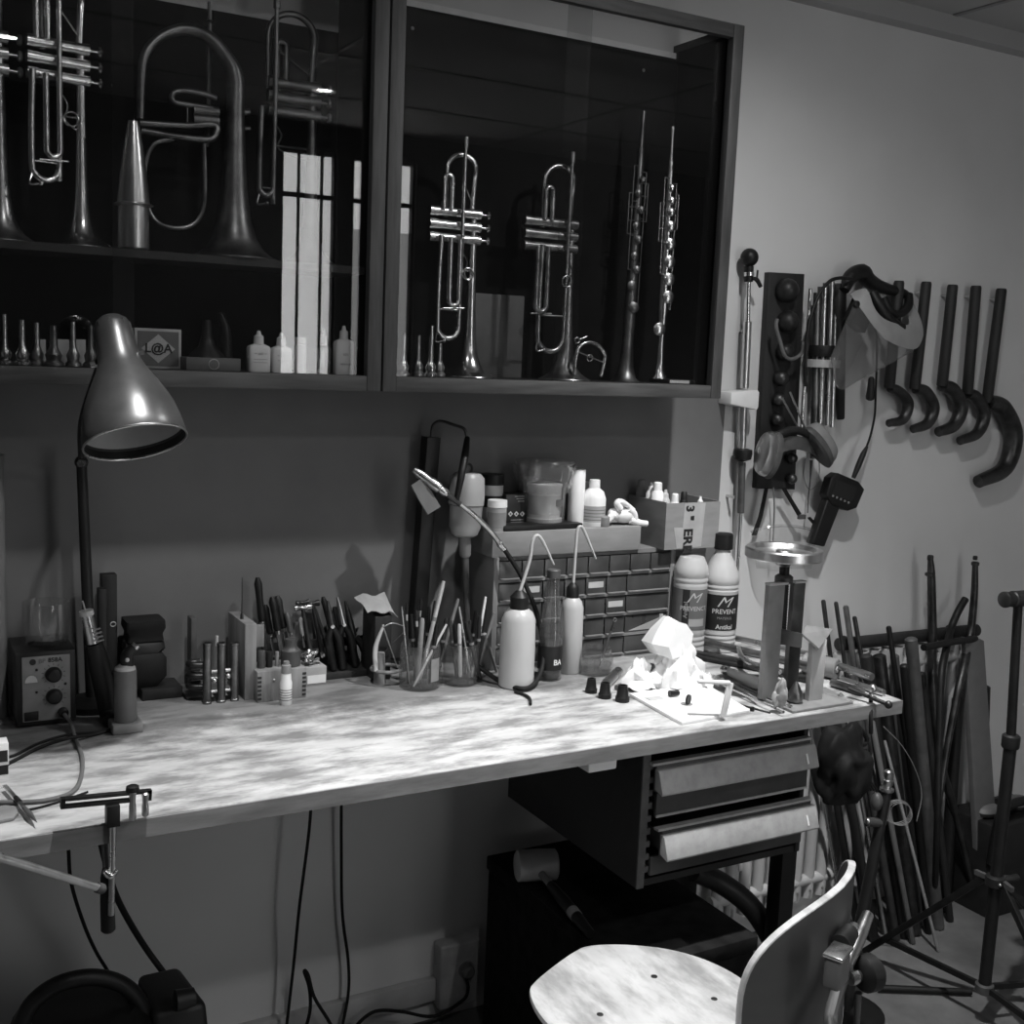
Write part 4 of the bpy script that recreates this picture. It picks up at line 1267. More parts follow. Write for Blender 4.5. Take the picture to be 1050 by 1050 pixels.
dr = MB().box(xa, xb, oy + .002, oy + .10, BT + .0065 + rh, BT + .0065 + rh * 2 - .009).build('drawer', M['drawer'], t, bevel=.0008)
MB().prism([V(xa + .01, oy + .0012, BT + .0065 + rh + .004), V(xb - .004, oy + .0012, BT + .0065 + rh + .004), V(xb - .004, oy + .0012, BT + .0065 + rh * 2 - .014)], (0, .0008, 0)).build('paper_inside', M['grey_paper'], dr)
MB().box(xb - .022, xb - .012, oy + .0005, oy + .002, BT + .0065 + rh + .012, BT + .0065 + rh * 2 - .010).build('drawer_label', M['pale'], dr)

# long closed carton on the organiser
lx0, lx1 = P(505, 560, Y=oy + .004).x, P(657, 550, Y=oy + .004).x
lz1 = P(580, 543, Y=oy + .004).z
o = MB().box(lx0, lx1, oy + .004, oy + OD - .002, oz1, lz1).build('long_carton', M['card'], bevel=.0015)
tag(o, 'long low plain cardboard box on top of the drawer organiser', 'box')
# tall open carton on the right with printed tape
cy0 = -.170
cx0, cx1 = P(682, 545, Y=cy0).x, P(737, 540, Y=cy0).x
cz1 = P(709, 515.5, Y=cy0).z
cz0 = oz1
cd_ = .155
t = thing('open_carton', 'open cardboard box with black printed letters on its taped front', 'box', ((cx0 + cx1) / 2, cy0, cz0))
MB().box(cx0, cx1, cy0, cy0 + .004, cz0, cz1).build('front_panel', M['card'], t)
MB().box(cx0, cx0 + .004, cy0 + .004, cy0 + cd_, cz0, cz1 + .002).build('left_panel', M['card'], t)
MB().box(cx1 - .004, cx1, cy0 + .004, cy0 + cd_, cz0, cz1 + .002).build('right_panel', M['card'], t)
MB().box(cx0 + .004, cx1 - .004, cy0 + cd_ - .004, cy0 + cd_, cz0, cz1).build('rear_panel', M['card'], t)
MB().box(cx0 + .004, cx1 - .004, cy0 + .004, cy0 + cd_ - .004, cz0, cz0 + .004).build('bottom_panel', M['card'], t)
C3 = lambda px, py: P(px, py, Y=cy0)
tp = MB().prism([V(C3(695, 540).x, cy0 - .0006, cz0 + .002), V(C3(720, 540).x, cy0 - .0006, cz0 + .004), V(C3(722, 540).x, cy0 - .0006, cz1 - .001), V(C3(701, 540).x, cy0 - .0006, cz1 - .001), V(C3(700, 541).x, cy0 - .0006, C3(700, 541).z), V(C3(691, 541).x, cy0 - .0006, C3(691, 541).z)], (0, .0006, 0)).build('tape', M['grey_paper'], t)
tq = C3(704, 556)
text('printed_letters', 'ERR', C3(704.5, 555), (0, 0, -1), (1, 0, 0), .036, M['ink'], t, bold=.0014, depth=.001)
text('printed_letters', '3 "', C3(707, 526), (0, 0, -1), (1, 0, 0), .032, M['ink'], t, bold=.0014, depth=.001)
# plain box behind the big bottles that the carton also rests on
x0, x1 = ox1 + .003, cx1 - .006
o = MB().box(x0, x1, -.135, -.025, BT, cz0).build('plain_carton', M['card'], bevel=.0015)
tag(o, 'plain cardboard box behind the two big bottles, under the lettered box', 'box')

# bottles inside the open carton
for i, (px, pt, w, d, m_, lbl) in enumerate((
        (655, 495, 11, .085, 'white', 'white nozzle bottle at the left back of the lettered box'),
        (669, 494.5, 13, .06, 'white', 'tallest white bottle in the lettered box'),
        (682, 502, 10, .05, 'pale', 'small pale dropper in the middle of the lettered box'),
        (692, 506, 10, .035, 'white', 'small white bottle leaning in the lettered box'),
        (718, 509, 9, .035, 'white', 'white-topped bottle at the right of the lettered box'),
        (701, 504, 9, .07, 'charcoal', 'dark bottle behind in the lettered box'),
        (647, 492, 12, .125, 'mid', 'grey round tub at the far left back of the lettered box'))):
    y = cy0 + d if i not in (0, 6, 1) else cy0 + d
    q = P(px, 515, Y=y)
    q.x = min(max(q.x, cx0 + .016), cx1 - .016)
    zt = P(px, pt, Y=y).z
    q = V(q.x, y, cz0 + .004)
    s = mpp(q)
    r = w * .5 * s
    t2 = thing('dropper_bottle', lbl, 'bottle', q, 'small bottles in the lettered box')
    hh = zt - q.z
    MB().lathe(q, (0, 0, 1), [(0, r * .95), (.002, r), (hh - .026, r), (hh - .020, r * .75)], 16).build('bottle_body', M[m_], t2)
    MB().lathe(q + V(0, 0, hh - .020), (0, 0, 1), [(0, r * .7), (.010, r * .6), (.012, r * .38), (.020, r * .25)] if i in (0, 2, 4) else [(0, r * .72), (.018, r * .66), (.020, r * .5)], 14).build('nozzle_cap', M[m_], t2)

# things standing on the long carton
LZ = lz1
def on_carton(px, d=.05):
    y = oy + d
    return V(P(px, 530, Y=y).x, y, LZ)
def tub(px, w, pt, d, prof, name, label, m_, cat='jar', nn=22):
    q = on_carton(px, d)
    r = w * .5 * mpp(q)
    h = P(px, pt, Y=q.y).z - LZ
    t = thing(name, label, cat, q)
    MB().lathe(q, (0, 0, 1), [(f * h, k * r) for f, k in prof], nn).build('body', m_, t)
    return t, q, r, h
x0, x1 = P(517, 540, Y=oy + .012).x, P(597, 540, Y=oy + .012).x
o = MB().box(x0, x1, oy + .010, oy + .06, LZ, P(560, 538, Y=oy + .01).z).build('black_tray', M['black'], bevel=.0015)
tag(o, 'flat black tray lying along the front of the long carton', 'tray')
TZ = P(560, 538, Y=oy + .01).z
t, q, r, h = tub(503, 24, 486, .10, [(0, .97), (.02, 1), (.82, 1), (.83, .9)], 'black_lid_jar', 'white jar with a broad black lid behind the motor', M['pale'])
MB().lathe(q + V(0, 0, h * .80), (0, 0, 1), [(0, r * 1.04), (h * .2, r * 1.04)], 24).build('lid', M['black'], t)
MB().lathe(q + V(0, 0, h * .38), (0, 0, 1), [(0, r * 1.01), (h * .22, r * 1.01)], 24, False, False).build('label_band', M['ink'], t)
t, q, r, h = tub(509.5, 20, 512, .035, [(0, .95), (.02, .97), (.78, .97), (.79, .9)], 'white_cap_jar', 'narrow pale jar with a white cap left of the dark box', M['grey_paper'])
MB().lathe(q + V(0, 0, h * .76), (0, 0, 1), [(0, r * 1.03), (h * .22, r * 1.0)], 22).build('cap', M['white'], t)
MB().lathe(q + V(0, 0, h * .1), (0, 0, 1), [(0, r * .985), (h * .5, r * .985)], 22, False, False).build('label', M['mid'], t)
# dark box with warning diamonds
y = oy + .066
x0, x1, y0, y1, z0, z1 = at_y(519, 541, 507, y, .04, LZ)
t = thing('warning_box', 'dark box with three white warning diamonds', 'box', ((x0 + x1) / 2, y, LZ))
MB().box(x0, x1, y0, y1, z0, z1).build('box_body', M['charcoal'], t, bevel=.001)
for k in range(3):
    c0 = P(523.5 + 6 * k, 527, Y=y - .0006)
    r = 2.9 * mpp(c0)
    MB().prism([c0 + V(-r, 0, 0), c0 + V(0, 0, -r), c0 + V(r, 0, 0), c0 + V(0, 0, r)], (0, .0006, 0)).build('warning_diamond', M['pale'], t)
    MB().ball(c0 + V(0, -.0002, 0), r * .3, 8).build('diamond_sign', M['ink'], t)
b = MB()
for k in range(2):
    c0 = P(530, 533 + 2.5 * k, Y=y - .0006)
    b.bar(c0 + V(-.016, 0, 0), c0 + V(.016, 0, 0), .0006, .0018, (0, 0, 1))
b.build('small_print', M['mid'], t)
b = MB()
for k in range(3):
    c0 = P(532, 509 + 2.5 * k, Y=y - .0006)
    b.bar(c0 + V(-.010 + .004 * k, 0, 0), c0 + V(.014, 0, 0), .0006, .0016, (0, 0, 1))
b.build('box_lettering', M['mid'], t)
# clear pail with plastic bag over it and a white pot inside
q = on_carton(557, .068)
s = mpp(q)
zt = P(557, 474, Y=q.y).z - LZ
t = thing('clear_pail', 'large clear plastic pail with a bag and lid around a white pot', 'pail', q)
MB().lathe(q, (0, 0, 1), [(0, 21 * s), (.002, 21.5 * s), (zt * .55, 22.5 * s), (zt, 29 * s), (zt, 28.4 * s), (zt * .55, 21.9 * s), (.004, 20.8 * s)], 34).build('pail_body', M['film'], t)
MB().lathe(q + V(0, 0, zt - .002), (0, 0, 1), [(0, 29.5 * s), (.004, 31 * s), (.007, 30 * s), (.009, 20 * s), (.009, 0)], 34).build('lid', M['film'], t)
MB().lathe(q + V(0, 0, zt * .12), (0, 0, 1), [(0, 16.5 * s), (.002, 17.2 * s), (zt * .48, 17.5 * s), (zt * .50, 18.3 * s), (zt * .55, 18.3 * s), (zt * .56, 15 * s)], 30).build('white_pot', M['white'], t)
MB().lathe(q + V(0, 0, 0.004), (0, 0, 1), [(0, 19 * s), (zt * .11, 19.5 * s)], 30).build('pot_base', M['pale'], t)
bp_ = q + V(0, -17.6 * s, zt * .34)
MB().lathe(q + V(0, 0, zt * .2), (0, 0, 1), [(0, 17.45 * s), (zt * .3, 17.6 * s)], 30, False, False).build('pot_label', M['pale'], t)
MB().box(q.x + 4 * s, q.x + 13 * s, q.y - 17.4 * s, q.y - 14 * s, q.z + zt * .34, q.z + zt * .44).build('label_print', M['label_grey'], t)
g = []
for i in range(6):
    rw = []
    for j in range(37):
        an = 2 * math.pi * j / 36
        rr = (29.5 + 1.8 * math.sin(j * 2.1 + i) + 1.2 * math.sin(j * 4.7)) * s * (1.04 - i * .035)
        rw.append(q + V(math.cos(an) * rr, math.sin(an) * rr, zt * (.97 - .085 * i) + .003 * math.sin(j * 3.1 + i * 2)))
    g.append(rw)
MB().sheet(g, (0, 0, .0008)).build('plastic_bag', M['film'], t)
# white cylinder, capped bottle, glove
t, q, r, h = tub(590, 17, 481, .05, [(0, .97), (.01, 1), (.99, 1), (1, .96)], 'white_canister', 'plain tall white cylinder right of the clear pail', M['white'], 'canister')
t, q, r, h = tub(608, 25, 500, .045, [(0, .96), (.02, 1), (.72, 1), (.9, .8), (1, .42)], 'chemical_bottle', 'round white bottle with a label and cap beside the glove', M['white'], 'bottle')
MB().lathe(q + V(0, 0, h * .98), (0, 0, 1), [(0, r * .45), (.004, r * .46), (.020, r * .44), (.021, r * .36)], 18).build('cap', M['white'], t)
MB().lathe(q + V(0, 0, h * .12), (0, 0, 1), [(0, r * 1.005), (h * .42, r * 1.005)], 22, False, False).build('label', M['grey_paper'], t)
b = MB()
for k in range(4):
    b.lathe(q + V(0, 0, h * (.17 + .085 * k)), (0, 0, 1), [(0, r * 1.01), (.0018, r * 1.01)], 22, False, False)
b.build('label_lines', M['label_grey'], t)
t, q, r, h = tub(600, 13, 494, .085, [(0, .97), (.88, 1), (.89, .6), (1, .6)], 'small_capped_bottle', 'white cap bottle showing between cylinder and labelled bottle', M['white'], 'bottle')
# rubber glove, crumpled with fingers
g0 = on_carton(638, .035)
gl = lambda px, py, d=0: P(px, py, Y=g0.y + d)
t = thing('rubber_glove', 'crumpled white rubber glove on the long carton edge', 'glove', V(g0.x, g0.y, LZ))
b = MB()
b.ball(gl(640, 528), .026, 14, (1.15, .8, .75))
b.ball(gl(630, 527), .018, 12, (1, .8, .85))
b.ball(gl(648, 533), .016, 12, (1.1, .8, .7))
for p in (((636, 522), (633, 516), (638, 515), (650, 523)), ((646, 533), (655, 536), (663, 537)), ((628, 528), (624, 533), (620, 536)), ((644, 522), (650, 527), (651, 534))):
    b.tube([gl(x_, y_, -.012) for x_, y_ in p], [.009, .0085, .0075, .005][:len(p)], 10)
b.build('glove_body', M['white'], t)
t, q, r, h = tub(619, 13, 529, .025, [(0, .9), (.1, 1), (.9, 1), (1, .85)], 'disc_stopper', 'small grey disc leaning beside the glove', M['mid'], 'stopper')

# ---------------------------------------------------------------- bottles and jars before the organiser
def bottle_body(q, prof, name, m_, t):
    return MB().lathe(q, (0, 0, 1), prof, 28).build(name, m_, t)
def squeeze(px, pb, w, psh, pcap, tubep, label, liquid=None):
    q = B(px, pb)
    s = mpp(q)
    r = w * .5 * s
    q = V(q.x, q.y + r, BT)
    zz_ = lambda py: P(px, py, Y=q.y).z - BT
    t = thing('squeeze_bottle', label, 'bottle', q, 'milky squeeze bottles')
    hs = zz_(psh)
    bottle_body(q, [(0, r * .93), (.003, r), (hs * .5, r * .99), (hs * .86, r * .95), (hs * .95, r * .78), (hs, r * .5)], 'bottle_body', M['milky'], t)
    hc = zz_(pcap)
    MB().lathe(q + V(0, 0, hs - .002), (0, 0, 1), [(0, r * .52), ((hc - hs) * .75, r * .52), ((hc - hs) * .95, r * .36), (hc - hs + .004, r * .2)], 20).build('cap', M['black'], t)
    pts = [V(q.x, q.y, BT + hc)] + [P(x_, y_, Y=q.y - .0) for x_, y_ in tubep]
    MB().tube(pts, [.0036] * (len(pts) - 1) + [.0018], 10, 4).build('bent_tube', M['pale'], t)
    return t
squeeze(538, 708, 37, 623, 606, [(543, 575), (546, 555), (551, 549), (557, 556), (568, 579)], 'milky squeeze bottle with a bent tube, left of the glass bottle')
squeeze(590, 692, 25, 612, 598, [(590.5, 560), (592, 544), (596, 540), (601, 549), (611, 573)], 'milky squeeze bottle with a bent tube, right of the glass bottle')
q = B(569, 699); s = mpp(q); q = V(q.x, q.y + 12 * s, BT)
zz_ = lambda py: P(569, py, Y=q.y).z - BT
t = thing('glass_bottle', 'clear glass bottle with a dark label between the squeeze bottles', 'bottle', q)
bottle_body(q, [(0, 12 * s), (.003, 12.6 * s), (zz_(648), 12.6 * s), (zz_(630), 11 * s), (zz_(612), 7.5 * s), (zz_(598), 6.5 * s), (zz_(591), 6.5 * s), (zz_(591), 5.6 * s), (zz_(612), 6.6 * s), (zz_(648), 11.6 * s), (.006, 11.4 * s), (.005, 0)], 'glass_body', M['clear'], t)
MB().lathe(q + V(0, 0, .0065), (0, 0, 1), [(0, 11 * s), (zz_(651) - .0065, 11.3 * s)], 24).build('liquid', clear_mat('dark_liquid', .04, .45, .02, .10), t)
MB().lathe(q + V(0, 0, zz_(592)), (0, 0, 1), [(0, 7 * s), (.016, 7 * s), (.018, 6 * s)], 20).build('stopper', M['iron'], t)
MB().lathe(q + V(0, 0, zz_(684)), (0, 0, 1), [(0, 12.75 * s), (zz_(660) - zz_(684), 12.75 * s)], 28, False, False).build('label', M['charcoal'], t)
rl = 12.9 * s
fn = lambda x, y_: q + V(math.sin(x / rl + .15) * rl, -math.cos(x / rl + .15) * rl, zz_(676) + y_)
text('label_lettering', 'BA', None, (1, 0, 0), (0, 0, 1), .017, M['white'], t, fn=fn, bold=.0004)
# brush jar
q = B(619, 694); s = mpp(q); q = V(q.x, q.y + 17 * s, BT)
hj = P(619, 663, Y=q.y).z - BT
t = thing('glass_jar', 'low clear glass jar with a thin brush, beside the crumpled paper', 'jar', q)
MB().lathe(q, (0, 0, 1), [(0, 17 * s), (.003, 18.5 * s), (hj * .7, 18.5 * s), (hj * .82, 16 * s), (hj, 16.5 * s), (hj, 15.6 * s), (hj * .82, 15.2 * s), (hj * .7, 17.4 * s), (.006, 17 * s), (.005, 0)], 28).build('glass_body', M['clear'], t)
for f in (.86, .92):
    MB().torus(q + V(0, 0, hj * f), (0, 0, 1), 16.6 * s, .0012, 28, 6).build('screw_thread', M['clear'], t)
MB().lathe(q + V(0, 0, .007), (0, 0, 1), [(0, 16.8 * s), (hj * .3, 17 * s)], 24).build('liquid', clear_mat('pale_liquid', .04, .8, .02, .12), t)
t = thing('paintbrush', 'thin dark brush standing in the low jar beside the paper', 'brush', q + V(0, 0, .008))
a_, c_ = P(614, 688, Y=q.y), P(631, 634, Y=q.y + .005)
a_.z = max(a_.z, BT + .012)
MB().cyl(a_, a_.lerp(c_, .75), .0022, .0026, 10).build('handle', M['iron'], t)
MB().cyl(a_.lerp(c_, .74), a_.lerp(c_, .93), .0030, .0026, 10).build('ferrule', M['dark_steel'], t)
MB().torus(a_.lerp(c_, .97), (0, 1, 0), .004, .001, 14, 6).build('hanging_ring', M['steel'], t)

# ---------------------------------------------------------------- big cleaner bottles
def big_bottle(px, pb, w, psh, pnk, pcap, label, dark, cap):
    q = B(px, pb)
    s = mpp(q)
    r = w * .5 * s
    yy = -.165 - .012
    q = V(P(px, 600, Y=yy).x, yy, BT)
    s = mpp(q); r = w * .5 * s
    zz_ = lambda py: P(px, py, Y=q.y).z - BT
    t = thing('cleaner_bottle', label, 'bottle', q, 'big cleaner bottles')
    H = zz_(psh)
    prof = [(0, r * .94), (.003, r)]
    for f in (.10, .16, .22):
        prof += [(H * (f - .02), r), (H * (f - .008), r * .965), (H * (f + .008), r * .965), (H * (f + .02), r)]
    prof += [(H * .28, r * .985), (H * .78, r * .985)]
    for f in (.82, .88):
        prof += [(H * (f - .02), r), (H * (f - .006), r * .965), (H * (f + .006), r * .965), (H * (f + .02), r)]
    prof += [(H * .95, r)]
    if cap:
        hn = zz_(pnk)
        prof += [(H, r * .97), (H + (hn - H) * .45, r * .7), (H + (hn - H) * .85, r * .42), (hn, r * .38)]
    else:
        prof += [(H, r * .95), (H + .022, r * .70), (H + .023, r * .4)]
    MB().lathe(q, (0, 0, 1), prof, 32).build('bottle_body', M['milky'], t)
    if cap:
        hc = zz_(pcap)
        MB().lathe(q + V(0, 0, hn - .002), (0, 0, 1), [(0, r * .5), (.003, r * .52), (hc - hn - .002, r * .5), (hc - hn, r * .44)], 22).build('cap', M['black'], t)
    def band(z0, z1, m_, nm, k=1.0, a0=-180, a1=180):
        rr = r * k
        n = 28
        g = []
        for z in (z0, z1):
            g.append([q + V(math.sin(math.radians(a0 + (a1 - a0) * i / n)) * rr, -math.cos(math.radians(a0 + (a1 - a0) * i / n)) * rr, z) for i in range(n + 1)])
        b = MB()
        A_ = [b.verts(x) for x in g]
        for i in range(n):
            b.face([A_[0][i], A_[0][i + 1], A_[1][i + 1], A_[1][i]])
        return b.build(nm, m_, t)
    lb = band(H * .30, H * .76, M['charcoal'] if dark else M['label_grey'], 'label')
    rl = r * 1.012
    a_off = -.35
    def fn_at(z, a=a_off):
        return lambda x, y_: q + V(math.sin(x / rl + a) * rl, -math.cos(x / rl + a) * rl, z + y_)
    text('brand_lettering', 'M', None, (1, 0, 0), (0, 0, 1), r * 1.0, M['pale'], t, fn=lambda x, y_: fn_at(H * .665)(x + y_ * .5, y_ * .8), bold=-.0002)
    text('brand_lettering', 'PREVENT' if dark else 'PREVENCT', None, (1, 0, 0), (0, 0, 1), r * .36, M['pale'], t, fn=fn_at(H * .545), bold=.0002)
    if dark:
        text('brand_lettering', 'MATERIEL', None, (1, 0, 0), (0, 0, 1), r * .2, M['mid'], t, fn=fn_at(H * .46))
        text('brand_lettering', 'Antikal', None, (1, 0, 0), (0, 0, 1), r * .34, M['pale'], t, fn=fn_at(H * .345), bold=.0004)
    else:
        band(H * .30, H * .76, M['ink'], 'label_edge', 1.006, -62, -38)
        band(H * .345, H * .43, M['grey_paper'], 'label_stripe', 1.006, -38, 20)
        text('brand_lettering', 'Antikal', None, (0, 0, 1), (-1, 0, 0), r * .34, M['mid'], t, fn=lambda x, y_: fn_at(H * .53, -.87)(-y_, x), bold=.0004)
    return t
big_bottle(708, 650, 35, 580, 560, 560, 'white bottle with a grey label cut short under the lettered box', False, False)
big_bottle(739, 650, 37, 588, 562, 546, 'tall white bottle with a black label and black cap', True, True)

# ---------------------------------------------------------------- desk lamp
from mathutils import noise as mnoise
ly = -.10
lp0 = V(P(94, 690, Y=ly).x, ly, BT)
lp1 = P(83.5, 474, Y=ly)
t = thing('desk_lamp', 'dark metal desk lamp with a bell-shaped shade on a black post', 'lamp', lp0)
MB().lathe(lp0, (0, 0, 1), [(0, .055), (.012, .054), (.018, .040), (.022, .012)], 28).build('base', M['black'], t)
MB().cyl(lp0 + V(0, 0, .018), lp1, 6.2 * mpp(lp1), 5.2 * mpp(lp1), 16).build('post', M['black'], t)
sc = V(.376, -.476, 1.437)       # centre of the shade's mouth
hc = (V(CAM.x, CAM.y, 0) - V(sc.x, sc.y, 0)).normalized()
ax = (V(0, 0, -1) + hc * math.tan(math.radians(21)) + RIGHT * math.tan(math.radians(11.5))).normalized()
s = mpp(sc)
Lh = 142 * s
up_ = -ax
prof = [(0, 51.5), (.03, 52), (.08, 51), (.15, 49.5), (.24, 46.5), (.33, 42), (.42, 36), (.50, 30), (.57, 25), (.63, 22), (.70, 20.8), (.80, 20), (.91, 18.8), (.955, 16), (.985, 11), (1.0, 5)]
outer = [(f * Lh, r * s) for f, r in prof]
inner = [(f * Lh, (r - 1.6) * s) for f, r in reversed(prof[:11])]
sh = MB().lathe(sc, up_, outer, 44, False, True).build('shade', G('shade_enamel', .10, .36, .6, var=.2, scale=14, dirt=.15, dirt_scale=10), t)
MB().lathe(sc, up_, [(0, 51 * s), (.06 * Lh, 50.2 * s)], 44, False, False).build('dark_inner_rim', M['black'], sh)
MB().lathe(sc, up_, [(f * Lh, (r - 1.2) * s) for f, r in prof[2:12]], 44, False, True).build('shade_lining', M['pale'], sh)
MB().torus(sc, up_, 51.6 * s, 1.2 * s, 44, 8).build('rolled_rim', M['steel'], sh)
u_, v_ = perp(up_)
for k in range(8):
    an = k * math.pi / 4 + .3
    rd = u_ * math.cos(an) + v_ * math.sin(an)
    MB().bar(sc + up_ * Lh * .80 + rd * 19.2 * s, sc + up_ * Lh * .93 + rd * 18.2 * s, 3.2 * s, .9 * s, rd).build('vent_slot', M['ink'], sh)
MB().cyl(sc + up_ * Lh * .985, sc + up_ * (Lh * 1.01), 3.0 * s, 2.4 * s).build('top_nut', M['steel'], sh)
MB().lathe(sc + up_ * Lh * .53, ax, [(0, .010), (.012, .014), (.028, .018), (.038, .012), (.041, .004)], 18).build('unlit_bulb', M['pale'], t)
nb = sc + up_ * Lh * .66
rside = (RIGHT - up_ * RIGHT.dot(up_)).normalized()
back = rside.cross(up_)
if back.y < 0:
    back = -back
MB().cyl(nb - rside * 26 * s, nb + rside * 27 * s, .0035, .0035, 12).build('pivot_bolt', M['steel'], t)
MB().cyl(nb - rside * 29 * s, nb - rside * 20 * s, .006, .006, 12).build('pivot_nut', M['silver'], t)
fk = nb - rside * 24 * s
MB().tube([lp1, lp1.lerp(fk, .5) + V(-.006, .03, -.01), fk + back * .012, fk], .0055, 12).build('arm', M['black'], t)
MB().ball(lp1, .0125, 16).build('elbow_joint', M['dark_steel'], t)
MB().cyl(lp1 + V(-.004, -.020, 0), lp1 + V(.004, .016, 0), .007, .007, 12).build('elbow_bolt', M['steel'], t)

# ---------------------------------------------------------------- right end of the bench
# crumpled paper towels
def crumple(name, c0, r, sq, seed, m_, n=5, amp=.34, label=None, cat='paper', group=None):
    bm = bmesh.new()
    bmesh.ops.create_icosphere(bm, subdivisions=n, radius=1.0)
    sd = V(seed * 7.3, seed * 3.1, seed)
    rg = random.Random(int(seed * 97))
    folds = []
    for _ in range(7):
        dv = V(rg.gauss(0, 1), rg.gauss(0, 1), rg.gauss(0, 1)).normalized()
        folds.append((dv, rg.uniform(.45, 1.25), rg.random(), rg.uniform(.4, 1.0)))
    for v in bm.verts:
        d = v.co.normalized()
        k = 1.0
        w = d + V(mnoise.noise(d * 1.6 + sd), mnoise.noise(d * 1.6 - sd), mnoise.noise(d * 1.6 + sd * 2)) * .35
        for dv, f_, ph, am in folds:
            x = w.dot(dv) * f_ + ph
            k += amp * .36 * am * (abs((x % 1.0) * 2 - 1) * 2 - 1)
        p = V(d.x * sq[0], d.y * sq[1], d.z * sq[2]) * r * k
        p.z = max(p.z, -r * sq[2] * .72)
        v.co = c0 + p
    b = MB()
    b.bm.free()
    b.bm = bm
    return b
q = B(694, 704)
T3 = lambda px, py, d=0: P(px, py, Y=q.y + d)
z_ = lambda py: P(694, py, Y=q.y).z
t = thing('paper_towel', 'heap of crumpled white paper towel, brightest thing on the bench', 'paper', q)
tri = lambda x: abs((x % 1.0) * 2 - 1) * 2 - 1
rg = random.Random(5)
def pleated_tent(cx, cy, rx, ry, H, n1, n2, ph, amp, m_, name):
    g = []
    NT, NR_ = 90, 12
    for i in range(NR_ + 1):
        u_ = i / NR_
        rw = []
        for j in range(NT + 1):
            an = 2 * math.pi * (j % NT) / NT
            f_ = j % NT / NT
            k = (.26 + .74 * u_ ** 1.25)
            w = tri(f_ * n1 + ph + .35 * math.sin(u_ * 5 + ph)) * amp * (.25 + u_) + tri(f_ * n2 + ph * 2 + u_ * .7) * amp * .45
            w += amp * .5 * tri(u_ * 2.3 + f_ * 3 + ph)
            x = cx + math.cos(an) * (rx * k * (1 + w)) + .012 * u_ * math.sin(3 * an + ph)
            y = cy + math.sin(an) * (ry * k * (1 + w))
            z = BT + .002 + H * (1 - u_ ** 1.5) * (1 + .12 * tri(f_ * 4 + ph)) + .004 * u_ * (1 + tri(f_ * n1))
            rw.append(V(x, y, z))
        g.append(rw)
    b = MB()
    b.sheet(g, (0, 0, .0012))
    b.verts([])
    top = [Vector(p) for p in g[0][:-1]]
    c_ = sum(top, V(0, 0, 0)) / len(top) + V(0, 0, .004)
    v = b.verts(top)
    vc = b.bm.verts.new(c_)
    for j in range(len(v)):
        b.face([v[j], v[(j + 1) % len(v)], vc])
    return b.build(name, m_, t, angle=22)
pleated_tent(T3(696, 690).x + .004, q.y + .012, .070, .050, .096, 6, 13, .3, .22, M['paper'], 'spread_towel')
pleated_tent(T3(661, 690).x, q.y + .020, .040, .034, .058, 5, 9, .8, .26, M['paper'], 'left_fold')
lv = [((676, 672), (690, 676), (705, 671)), ((668, 660), (686, 664), (709, 661)), ((674, 646), (690, 650), (711, 650)), ((683, 632), (694, 637), (704, 640))]
rr = []
for k, row in enumerate(lv):
    dpt = (.040, .042, .030, .016)[k]
    f0 = [T3(*row[0], -.004), T3(*row[1], -.024 + .006 * k), T3(*row[2], -.002)]
    rr.append(f0 + [f0[2] + V(.003, dpt, -.004), f0[1] + V(.004, dpt + .018, .003), f0[0] + V(.004, dpt, -.003)])
MB().rings(rr).build('upper_fold', M['paper'], t, angle=15)
g = []
for i in range(6):
    rw = []
    for j in range(9):
        u_, v_ = j / 8, i / 5
        x = T3(708, 690).x + (T3(733, 690).x - T3(708, 690).x) * u_
        rw.append(V(x, q.y - .040 - .016 * v_ + .018 * u_ + .004 * tri(u_ * 2 + v_), BT + .003 + (1 - v_) * .030 * (1 - u_ * .7) + .005 * (1 + tri(u_ * 2.5 + v_))))
    g.append(rw)
MB().sheet(g, (0, .0012, .001)).build('right_corner', M['paper'], t, angle=15)
for i, (px, py, r, sq, m_, sd, lbl) in enumerate((
        (661, 697, .024, (1.1, .8, .9), 'grey_paper', 2, 'grey crumpled rag at the left foot of the white paper heap'),
        (676, 701, .019, (.8, .7, 1.0), 'iron', 4, 'dark round rag lump in front of the white paper heap'),
        (690, 704, .021, (1.0, .8, .85), 'pale', 6, 'pale twisted rag before the white paper heap'))):
    c0 = B(px, py)
    b = crumple('r', V(c0.x, c0.y - .01, BT + r * sq[2] * .72), r, sq, sd, None, n=5, amp=.45)
    tag(b.build('cleaning_rag', M[m_], angle=18), lbl, 'rag')
# black tapered plugs
for i, (px, pb, w, h_) in enumerate(((606, 712, 12, 15), (620, 717.5, 13, 16), (638, 721, 14, 17))):
    c0 = B(px, pb - 2)
    s = mpp(c0)
    t = thing('rubber_plug', ['black tapered plug, left one of three', 'black tapered plug, middle one of three', 'black tapered plug nearest the white board'][i], 'plug', c0, 'black tapered plugs')
    hh = h_ * s
    MB().lathe(c0, (0, 0, 1), [(0, w * .52 * s), (hh * .25, w * .52 * s), (hh * .3, w * .46 * s), (hh * .85, w * .38 * s), (hh, w * .34 * s), (hh, w * .22 * s), (hh * .8, w * .2 * s)], 20).build('plug_body', M['black'], t)
    MB().torus(c0 + V(0, 0, hh * .27), (0, 0, 1), w * .5 * s, .0008, 20, 6).build('plug_rim', M['rubber'], t)
